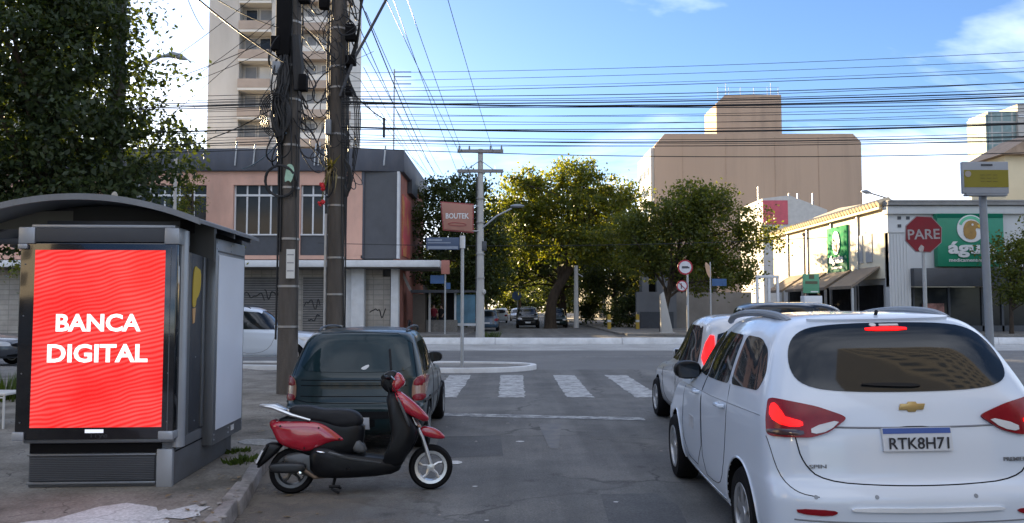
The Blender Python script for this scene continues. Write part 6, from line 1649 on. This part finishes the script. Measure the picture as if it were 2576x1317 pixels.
# ------------------------------------------------------------------ the digital kiosk
KP = empty('digital_kiosk', (-3.61, 7.02, 0.12), rz=R(3.2))
tag(KP, 'grey newsstand kiosk with curved roof and a glowing red advertising screen', 'kiosk')
bezel = mat('bezel_black', (0.006, 0.007, 0.010), 0.12, var=0.1, coat=0.5)
k_metal = mat('kiosk_aluminium', (0.20, 0.215, 0.235), 0.38, 0.55, var=0.12, scale=2, streak=0.2, dirt=(.10, .095, .09), dirt_amt=.45, dirt_scale=2.5)
k_light = mat('kiosk_light', (0.33, 0.35, 0.38), 0.4, 0.4, var=0.06)
k_dark = mat('kiosk_charcoal', (0.040, 0.045, 0.055), 0.55, var=0.15)
k_wall = mat('kiosk_wall', (0.085, 0.092, 0.105), 0.5, 0.2, var=0.12, streak=0.2)
def kb(name, m, x0, x1, y0, y1, z0, z1, bevel=0.004, parent=KP):
    return B(x0, x1, y0, y1, z0, z1).build(name, m, parent, bevel)
# base
kb('base', mat('base_grey', (0.11, 0.118, 0.13), 0.55, 0.1, var=0.15, dirt=(0.07, .065, .06), dirt_amt=.6, dirt_scale=3), -.62, .62, .06, 1.80, 0.0, .40, .012)
gr = kb('grille_panel', k_dark, -.60, .47, .045, .058, .055, .27)
for k in range(13): kb('grille_bar', k_wall, -.595, .465, .036, .0445, .066 + k * .0155, .073 + k * .0155, 0, gr)
kb('base_rail', k_metal, -.62, .48, .03, .06, .275, .292); kb('base_rail', k_metal, -.62, .48, .03, .06, .03, .05)
kb('base_shadow_gap', matt_black, -.60, .52, .04, .062, .30, .385, 0)
kb('corner_foot', k_light, .49, .625, .02, .07, .0, .33, .006)
for s in (0,): kb('side_joint', matt_black, .621, .624, .1, 1.7, .29, .302, 0)
kb('plinth', k_metal, -.64, .64, .0, .16, .39, .43, .01)
# screen housing
hs_ = kb('screen_housing', bezel, -.685, .655, -.06, .22, .43, 2.14, .012)
kb('screen_header', k_dark, -.56, .545, -.068, .20, 2.145, 2.27, .006)
kb('header_cap', k_light, -.70, -.56, -.075, .20, 2.13, 2.275, .01); kb('header_cap', k_light, .545, .675, -.075, .20, 2.13, 2.275, .01)
kb('header_clip', k_light, -.70, -.62, -.078, .0, 2.085, 2.128, .006)
kb('top_rail', k_light, -.60, .63, -.05, .05, 2.272, 2.30, .006)
kb('foot_cap', k_light, -.70, -.60, -.075, .1, .425, .50, .01); kb('foot_cap', k_light, .53, .66, -.075, .1, .425, .50, .01)
kb('bezel_line', k_wall, .60, .607, -.0625, -.0605, .5, 2.1, 0)
# lit screen with wavy lines
ms = bpy.data.materials.new('led_screen'); ms.use_nodes = True
nt = ms.node_tree; L_ = nt.links.new; bs = nt.nodes['Principled BSDF']
tcn = nd(nt, 'ShaderNodeTexCoord'); mpn = nd(nt, 'ShaderNodeMapping'); mpn.inputs['Rotation'].default_value = (0, R(14), 0)
L_(tcn.outputs['Object'], mpn.inputs[0])
wv = nd(nt, 'ShaderNodeTexWave', wave_type='BANDS', bands_direction='Z', wave_profile='SIN')
wv.inputs['Scale'].default_value = 8.5; wv.inputs['Distortion'].default_value = 9.0; wv.inputs['Detail'].default_value = 1.0; wv.inputs['Detail Scale'].default_value = 0.35
L_(mpn.outputs[0], wv.inputs['Vector'])
nz = nd(nt, 'ShaderNodeTexNoise'); nz.inputs['Scale'].default_value = 1.7; L_(tcn.outputs['Object'], nz.inputs['Vector'])
rp = nd(nt, 'ShaderNodeMapRange'); rp.inputs['From Min'].default_value = .2; rp.inputs['From Max'].default_value = .65; L_(nz.outputs['Fac'], rp.inputs[0])
ml = nd(nt, 'ShaderNodeMath', operation='MULTIPLY'); L_(wv.outputs['Fac'], ml.inputs[0]); L_(rp.outputs[0], ml.inputs[1])
ad = nd(nt, 'ShaderNodeMath', operation='MULTIPLY_ADD'); ad.inputs[1].default_value = .95; L_(ml.outputs[0], ad.inputs[0])
m3 = nd(nt, 'ShaderNodeMath', operation='MULTIPLY'); m3.inputs[1].default_value = .15; L_(rp.outputs[0], m3.inputs[0]); L_(m3.outputs[0], ad.inputs[2])
cx_ = nd(nt, 'ShaderNodeMix', data_type='RGBA'); L_(ad.outputs[0], cx_.inputs[0])
cx_.inputs[6].default_value = (1.0, 0.001, 0.001, 1); cx_.inputs[7].default_value = (1.0, 0.115, 0.108, 1)
L_(cx_.outputs[2], bs.inputs['Emission Color']); bs.inputs['Emission Strength'].default_value = 0.19
bs.inputs['Base Color'].default_value = (0.01, 0.01, 0.01, 1); bs.inputs['Roughness'].default_value = 0.15
scr = kb('screen', ms, -.555, .555, -.066, -.0605, .535, 2.075, 0)
lit_white = mat('lit_white', (0.5, 0.5, 0.5), .4, emit=(1, 1, 1), estr=0.24)
txt('lettering', 'BANCA', .72, .155, lit_white, scr, (.0, -.067, 1.44), depth=.003, bold=.027)
txt('lettering', 'DIGITAL', .85, .16, lit_white, scr, (.0, -.067, 1.175), depth=.003, bold=.027)
kb('maker_plate', mat('plate_silver_glow', (.5, .5, .52), .4, emit=(.8, .85, 1), estr=.15), -.09, .065, -.064, -.0605, .488, .518, 0)  # silver plate that also emits a faint bluish glow
txt('embossed_lettering', 'Trye', .16, .05, mat('dim_ink', (.03, .032, .036), .5), KP, (.02, -.0605, .462), depth=.002)
# corner post, side wall, poster panel
MB().lathe([(.055, 0), (.055, 1.92)], (.645, .10, .34), 'z', 20).build('corner_post', k_light, KP)
kb('side_wall', k_wall, -.60, .60, .2, 1.80, .40, 2.36, .004)
kb('side_post', k_metal, .60, .628, .22, .40, .40, 2.30, .004); kb('side_post', k_dark, .60, .622, .42, .72, .42, 2.30, .004)
kb('side_post', k_metal, .60, .632, .74, .80, .42, 2.30, .004)
pan = kb('poster_frame', k_metal, .60, .72, .82, 1.84, .22, 2.26, .008)
kb('poster', mat('pale_poster', (.70, .74, .82), .35, var=.03, coat=.3), .7205, .726, .90, 1.79, .36, 2.10, 0, pan)
kb('poster_clip', k_dark, .7205, .724, .88, 1.8, 2.125, 2.14, 0, pan)
kb('poster_tag', letter_white, .7205, .725, 1.42, 1.52, .275, .33, 0, pan)
mp_ = [(.44, 1.66), (.45, 1.90), (.50, 1.97), (.57, 1.95), (.66, 1.93), (.66, 1.76), (.60, 1.68), (.54, 1.65), (.53, 1.58), (.45, 1.57)]
MB().prism(chaikin([(a, b, 0) for a, b in mp_], 1), 'x', .6225, .630).build('yellow_sticker', mat('map_yellow', (.52, .36, .03), .5, var=.12), KP)
MB().prism([(.45, 1.56), (.53, 1.57), (.51, 1.43), (.47, 1.42)], 'x', .6225, .629).build('orange_sticker', mat('map_orange', (.55, .32, .14), .5), KP)
for y in (.86, 1.33, 1.81):
    for z in (.27, .32, 2.16, 2.22): MB().lathe([(0, .7255), (.009, .7245), (.010, .7195)], (0, y, z), 'x', 8).build('rivet', k_light, pan)
for x in (-.64, .60):
    for z in (.58, 1.0, 1.5, 1.95): MB().lathe([(0, -.0645), (.006, -.064), (.007, -.0595)], (x, 0, z), 'y', 8).build('screw', k_metal, KP)
for z in (.5, 1.1, 1.7, 2.15): MB().lathe([(0, .6275), (.007, .627), (.008, .621)], (0, .57, z), 'x', 8).build('screw', k_light, KP)
# curved roof: barrel vault, axis along the depth
RZ = lambda x: 2.535 - 0.20 * (x + 0.14) ** 2
xs_ = np.linspace(-1.35, .93, 25)
def vault(name, m, t0, t1, y0, y1, xa, xb, n=20):
    q = np.linspace(xa, xb, n)
    poly = [(x, RZ(x) + t1) for x in q] + [(x, RZ(x) + t0) for x in q[::-1]]
    return MB().prism(poly, 'y', y0, y1).build(name, m, KP)
vault('roof', mat('roof_sheet', (.15, .165, .19), .5, .3, var=.15), -.02, .012, -.17, 1.86, -1.36, .87, 30)
vault('roof_edge', k_metal, -.032, .022, -.20, -.165, -1.38, .885, 30)
for y in (.35, .95, 1.55): vault('roof_rib', k_dark, -.075, -.021, y, y + .05, -1.34, .85)
vault('gable_panel', mat('gable_dark', (.035, .036, .034), .7), -.33, -.03, .30, .34, -.42, .86)
kb('gable_lit_panel', mat('gable_lit_grey', (.16, .16, .14), .7), -1.2, -.42, .30, .33, 2.29, 2.46, 0)  # pale grey paints the lit strip seen under the roof
kb('side_beam', k_dark, -1.36, -.62, .10, .16, 2.14, 2.19); kb('side_beam', k_dark, -1.36, -.62, 1.6, 1.66, 2.14, 2.19)
kb('eaves_shade', matt_black, .60, .68, .15, 1.85, 2.265, 2.37, 0)  # black strip paints the shade between side wall and roof
MB().ball((.12, -.1, 2.54), .03, 8, 6, (1, 1, 1.6)).build('roof_finial', mat('finial', (.35, .32, .27), .7), KP)

# ------------------------------------------------------------------ the red scooter
SC = empty('scooter', (-2.0, 7.33, 0.004), parent=None, rot=(R(-4), 0, R(8.2)))
tag(SC, 'red and black motor scooter parked crosswise on its stand behind the dark car', 'scooter')
sc_red = mat('scooter_red', (.34, .006, .022), .18, var=.12, scale=4, coat=1.0)
sc_pink = sc_red
sc_black = mat('scooter_black', (.005, .0055, .007), .35, var=.2, scale=6, spec=.25)
sc_seat = mat('seat_vinyl', (.009, .010, .013), .5, spec=.3, var=.2, scale=8, bump=.15, bscale=200)
sc_grey = mat('engine_grey', (.09, .095, .10), .45, .5, var=.2)
s_ = .00154
def S(zx, zy): return ((zx - 365) * s_, (1130 - zy) * s_)
def pil(name, pts, w, m, y0=0.0, smooth=2, parent=SC, rings=((1.0, .45), (.95, .8), (.8, .96), (.45, 1.0))):
    return MB().pillow([S(*p) for p in pts], w, y0, smooth, rings).build(name, m, parent, sharp=60)
def scoot_wheel(zx, zy, r, rim_m, spokes, wid):
    x, z = S(zx, zy)
    w = empty('wheel', (x, 0, r), parent=SC)
    pr = [(r * .64, -.4), (r * .72, -.5), (r * .9, -.5), (r * .98, -.25), (r, 0), (r * .98, .25), (r * .9, .5), (r * .72, .5), (r * .64, .4)]
    MB().lathe([(a, b * wid) for a, b in pr], (0, 0, 0), 'y', 40, closed=True).build('tyre', tyre_m, w)
    mb = MB(); mb.lathe([(r * .70, -.40 * wid), (r * .73, -.53 * wid), (r * .60, -.50 * wid), (r * .55, -.2 * wid), (r * .55, .2 * wid), (r * .60, .50 * wid), (r * .73, .53 * wid)], (0, 0, 0), 'y', 40, closed=True)
    for k in range(spokes):
        a = 2 * math.pi * k / spokes + .2
        mb.tube([(math.cos(a) * r * .12, 0, math.sin(a) * r * .12), (math.cos(a + .25) * r * .38, 0, math.sin(a + .25) * r * .38), (math.cos(a + .1) * r * .62, 0, math.sin(a + .1) * r * .62)], [.018, .012, .017], 6)
    mb.lathe([(0.0, -.45 * wid), (r * .16, -.42 * wid), (r * .16, .42 * wid), (0.0, .45 * wid)], (0, 0, 0), 'y', 16)
    mb.build('rim', rim_m, w)
    return w
scoot_wheel(365, 1000, .205, mat('dark_rim', (.10, .105, .11), .4, .7), 5, .105)
scoot_wheel(1180, 980, .205, alloy, 5, .095)
pil('side_panel', [(225, 708), (330, 700), (500, 702), (570, 728), (640, 778), (700, 828), (625, 826), (560, 846), (462, 892), (380, 872), (285, 838), (255, 775)], .135, sc_red)
pil('seat', [(330, 620), (450, 613), (540, 640), (640, 638), (725, 650), (772, 690), (778, 738), (700, 758), (620, 748), (540, 716), (470, 704), (360, 690)], .125, sc_seat)
pil('under_seat', [(250, 700), (400, 655), (700, 710), (785, 730), (785, 800), (770, 880), (700, 920), (500, 930), (300, 850)], .115, sc_black, smooth=1)
MB().tube([(*S(176, 612)[:1], -.06, S(176, 612)[1]), (S(250, 625)[0], -.09, S(250, 625)[1]), (S(360, 668)[0], -.115, S(360, 668)[1]), (S(470, 700)[0], -.125, S(470, 700)[1])], [.010, .016, .017, .012], 8).build('grab_rail', alloy, SC)
MB().tube([(*S(176, 612)[:1], .06, S(176, 612)[1]), (S(250, 625)[0], .09, S(250, 625)[1]), (S(360, 668)[0], .115, S(360, 668)[1]), (S(470, 700)[0], .125, S(470, 700)[1])], [.010, .016, .017, .012], 8).build('grab_rail', alloy, SC)
MB().prism([S(170, 606), S(262, 606), S(330, 640), S(250, 632)], 'y', -.085, .085).build('rack_plate', alloy, SC, bevel=.008)
pil('tail_lamp', [(228, 705), (262, 690), (285, 720), (262, 760), (240, 752)], .09, red_lamp)
pil('rear_mudguard', [(215, 825), (300, 835), (310, 860), (185, 975), (158, 972), (205, 880)], .075, sc_black, smooth=1)
pil('plate_bracket', [(215, 835), (240, 840), (175, 960), (160, 955)], .10, black_plastic, smooth=1)
pil('engine', [(300, 900), (480, 870), (640, 900), (700, 960), (680, 1040), (520, 1040), (440, 1030), (330, 960)], .095, sc_grey)
pil('belt_cover', [(330, 960), (480, 900), (600, 905), (640, 960), (610, 1030), (470, 1035), (360, 1020)], .03, sc_black, y0=.11)
ex = pil('exhaust', [(240, 948), (300, 938), (440, 942), (456, 968), (440, 1000), (300, 1000), (246, 985)], .05, mat('muffler_dark', (.03, .032, .035), .4, .5), y0=-.135)
MB().tube([(S(440, 985)[0], -.13, S(440, 985)[1]), (S(500, 1030)[0], -.11, S(500, 1030)[1]), (S(560, 1030)[0], -.08, S(560, 1030)[1]), (S(640, 1015)[0], -.05, S(640, 1015)[1])], .016, 8).build('exhaust_pipe', mat('rusty_pipe', (.20, .15, .11), .6, .5), ex)
MB().lathe([(0, -.19), (.018, -.188), (.02, -.18)], (S(420, 1000)[0], 0, S(420, 1000)[1]), 'y', 12).build('muffler_bolt', chrome, ex)
pil('floorboard', [(460, 860), (560, 850), (640, 890), (880, 925), (985, 945), (1010, 1000), (930, 1035), (640, 1045), (470, 1030)], .165, sc_black, smooth=1)
pil('floor_trim', [(560, 868), (640, 905), (880, 950), (930, 958), (900, 970), (640, 930), (540, 885)], .172, sc_grey, smooth=1)
pil('chrome_accent', [(495, 872), (560, 878), (572, 895), (520, 892)], .175, chrome, smooth=1)
pil('leg_shield', [(905, 555), (965, 535), (1030, 640), (1090, 735), (1100, 810), (1035, 930), (990, 1000), (860, 1000), (905, 920), (945, 820), (930, 700)], .17, sc_black, smooth=1)
pil('lower_cowl', [(1000, 760), (1085, 725), (1118, 780), (1080, 870), (1020, 945), (940, 930)], .12, sc_black)
pil('shield_highlight', [(962, 560), (978, 556), (1040, 690), (1062, 760), (1050, 770), (1020, 700)], .176, sc_grey, smooth=1)  # grey strip paints a highlight on the leg shield
pil('front_apron', [(943, 560), (985, 532), (1040, 572), (1100, 622), (1168, 692), (1168, 724), (1120, 722), (1058, 690), (990, 652)], .165, sc_red)
pil('head_cowl', [(958, 430), (992, 426), (1024, 470), (1022, 500), (985, 530), (955, 560), (930, 520)], .105, sc_red)
pil('handlebar_cover', [(868, 488), (900, 428), (948, 412), (985, 430), (975, 520), (940, 555), (900, 540)], .10, sc_black)
pil('headlight', [(1008, 470), (1024, 474), (1024, 505), (1000, 520), (990, 500)], .07, lamp_white)
for s in (-1, 1):
    MB().tube([(S(935, 470)[0], s * .05, S(935, 470)[1]), (S(915, 455)[0], s * .2, S(915, 455)[1]), (S(893, 455)[0], s * .33, S(893, 455)[1])], [.018, .016, .021], 8).build('handlebar', black_plastic, SC)
    MB().tube([(S(940, 450)[0], s * .22, S(940, 450)[1]), (S(960, 470)[0], s * .33, S(960, 470)[1])], .006, 6).build('brake_lever', alloy, SC)
    MB().tube([(S(1068, 700)[0], s * .062, S(1068, 700)[1]), (S(1130, 820)[0], s * .066, S(1130, 820)[1]), (S(1178, 975)[0], s * .07, S(1178, 975)[1])], [.02, .017, .021], 10).build('fork_leg', alloy, SC)
pil('front_fender', [(1100, 768), (1150, 748), (1232, 778), (1280, 832), (1205, 832), (1122, 806)], .07, sc_red)
pil('fork_cover', [(1050, 690), (1105, 720), (1128, 765), (1110, 790), (1060, 750)], .06, alloy)
pil('front_indicator', [(1092, 735), (1118, 742), (1120, 760), (1098, 758)], .12, lamp_amber)
for s in (-1, 1): MB().tube([(S(620, 1020)[0], s * .05, S(620, 1020)[1]), (S(600, 1085)[0], s * .12, S(600, 1100)[1]), (S(645, 1092)[0], s * .13, .012)], .012, 6).build('stand_leg', black_plastic, SC)
MB().tube([(S(585, 1060)[0], -.12, S(585, 1085)[1]), (S(650, 1060)[0], -.13, S(650, 1085)[1])], .014, 6).build('kick_lever', black_plastic, SC)
pil('battery_cover', [(745, 800), (800, 880), (790, 905), (700, 890)], .12, sc_grey, smooth=1)
MB().prism([S(196, 868), S(206, 872), S(172, 942), S(162, 938)], 'y', -.10, .10).build('number_plate', plate_m, SC)
for k, (a, b, c) in enumerate((((930, 480), (985, 600), (1040, 720)), ((915, 500), (950, 640), (1000, 760)))):
    MB().tube(chaikin([(S(*a)[0], -.12 + .03 * k, S(*a)[1]), (S(*b)[0] + .02, -.17, S(*b)[1]), (S(*c)[0], -.11, S(*c)[1])], 2, False), .005, 5).build('control_cable', black_plastic, SC)
for zx, zy in ((300, 730), (520, 745), (440, 860), (640, 812)):
    MB().lathe([(0, -.142), (.008, -.14), (.009, -.12)], (S(zx, zy)[0], 0, S(zx, zy)[1]), 'y', 8).build('fastener', black_plastic, SC)
MB().tube([(S(690, 985)[0], -.13, S(690, 985)[1]), (S(700, 985)[0], -.22, S(700, 985)[1])], .014, 8).build('foot_peg', black_plastic, SC)
MB().tube([(S(365, 1000)[0], .07, .205), (S(470, 880)[0], .08, S(470, 870)[1])], [.02, .025], 8).build('shock_absorber', sc_grey, SC)

# ------------------------------------------------------------------ two people at the small shop
def person(loc, rz, label, top_m, leg_m, seed):
    e = empty('person', loc, rz)
    tag(e, label, 'person')
    r = random.Random(seed)
    J = {'pel': (0, 0, .95), 'chest': (0, .01, 1.28), 'neck': (0, .0, 1.46), 'head': (0, -.02, 1.60), 'top': (0, -.01, 1.72)}
    def skin(name, pts, edges, rad, m):
        me = bpy.data.meshes.new(name); me.from_pydata(pts, edges, []); o = bpy.data.objects.new(name, me); C.objects.link(o)
        md = o.modifiers.new('s', 'SKIN'); md.use_smooth_shade = True
        for v, q in zip(me.skin_vertices[0].data, rad): v.radius = q if isinstance(q, tuple) else (q, q)
        me.skin_vertices[0].data[0].use_root = True
        sb = o.modifiers.new('u', 'SUBSURF'); sb.levels = sb.render_levels = 1
        dg = bpy.context.evaluated_depsgraph_get(); new = bpy.data.meshes.new_from_object(o.evaluated_get(dg)); bpy.data.objects.remove(o)
        new.materials.clear()
        return link(name, new, m, e, None)
    pts = [(0, 0, .95), (0, .01, 1.15), (0, .01, 1.36), (0, 0, 1.48), (0, -.02, 1.60), (0, -.02, 1.70)]
    ed = [(0, 1), (1, 2), (2, 3), (3, 4), (4, 5)]; rd = [(.16, .11), (.15, .10), (.17, .10), (.055, .055), (.085, .10), (.06, .07)]
    for s in (-1, 1):
        n = len(pts); pts += [(s * .18, .01, 1.40), (s * .23, .02, 1.12), (s * .22, -.12, .92), (s * .21, -.17, .86)]; ed += [(2, n), (n, n + 1), (n + 1, n + 2), (n + 2, n + 3)]; rd += [.06, .045, .035, .04]
    for s in (-1, 1):
        n = len(pts); pts += [(s * .09, 0, .88), (s * .10, -.02, .50), (s * .10, .02, .09), (s * .11, -.13, .04)]; ed += [(0, n), (n, n + 1), (n + 1, n + 2), (n + 2, n + 3)]; rd += [.09, .06, .042, .038]
    skin('body', pts, ed, rd, mat('skin_tone', (.30, .18, .13), .6))
    MB().lathe([(.0, .30), (.12, .28), (.19, .20), (.175, -.05), (.17, -.24), (.0, -.24)], (0, .01, 1.17), 'z', 16).build('shirt', top_m, e)
    for s in (-1, 1):
        MB().tube([(s * .16, .01, 1.41), (s * .215, .015, 1.24), (s * .235, .02, 1.12)], [.075, .065, .058], 10).build('sleeve', top_m, e)
        MB().tube([(s * .085, 0, .97), (s * .10, -.02, .5), (s * .10, .02, .08)], [.115, .082, .065], 10).build('trouser_leg', leg_m, e)
        MB().ball((s * .11, -.07, .045), .06, 10, 6, (.8, 1.9, .7)).build('shoe', black_plastic, e)
    MB().ball((0, .005, 1.665), .105, 12, 8, (.85, 1.0, .85)).build('hair', mat('dark_hair', (.015, .012, .010), .7), e)
    return e
person((-5.15, 52.4, 0.13), R(20), 'person in a dark red shirt standing at the small dark shopfront', mat('maroon_shirt', (.16, .02, .03), .8), mat('navy_trousers', (.02, .022, .03), .8), 1)
person((-4.7, 52.9, 0.13), R(-40), 'person in black clothes standing beside the one in dark red', mat('black_shirt', (.018, .018, .02), .8), mat('navy_trousers', (.02, .022, .03), .8), 2)
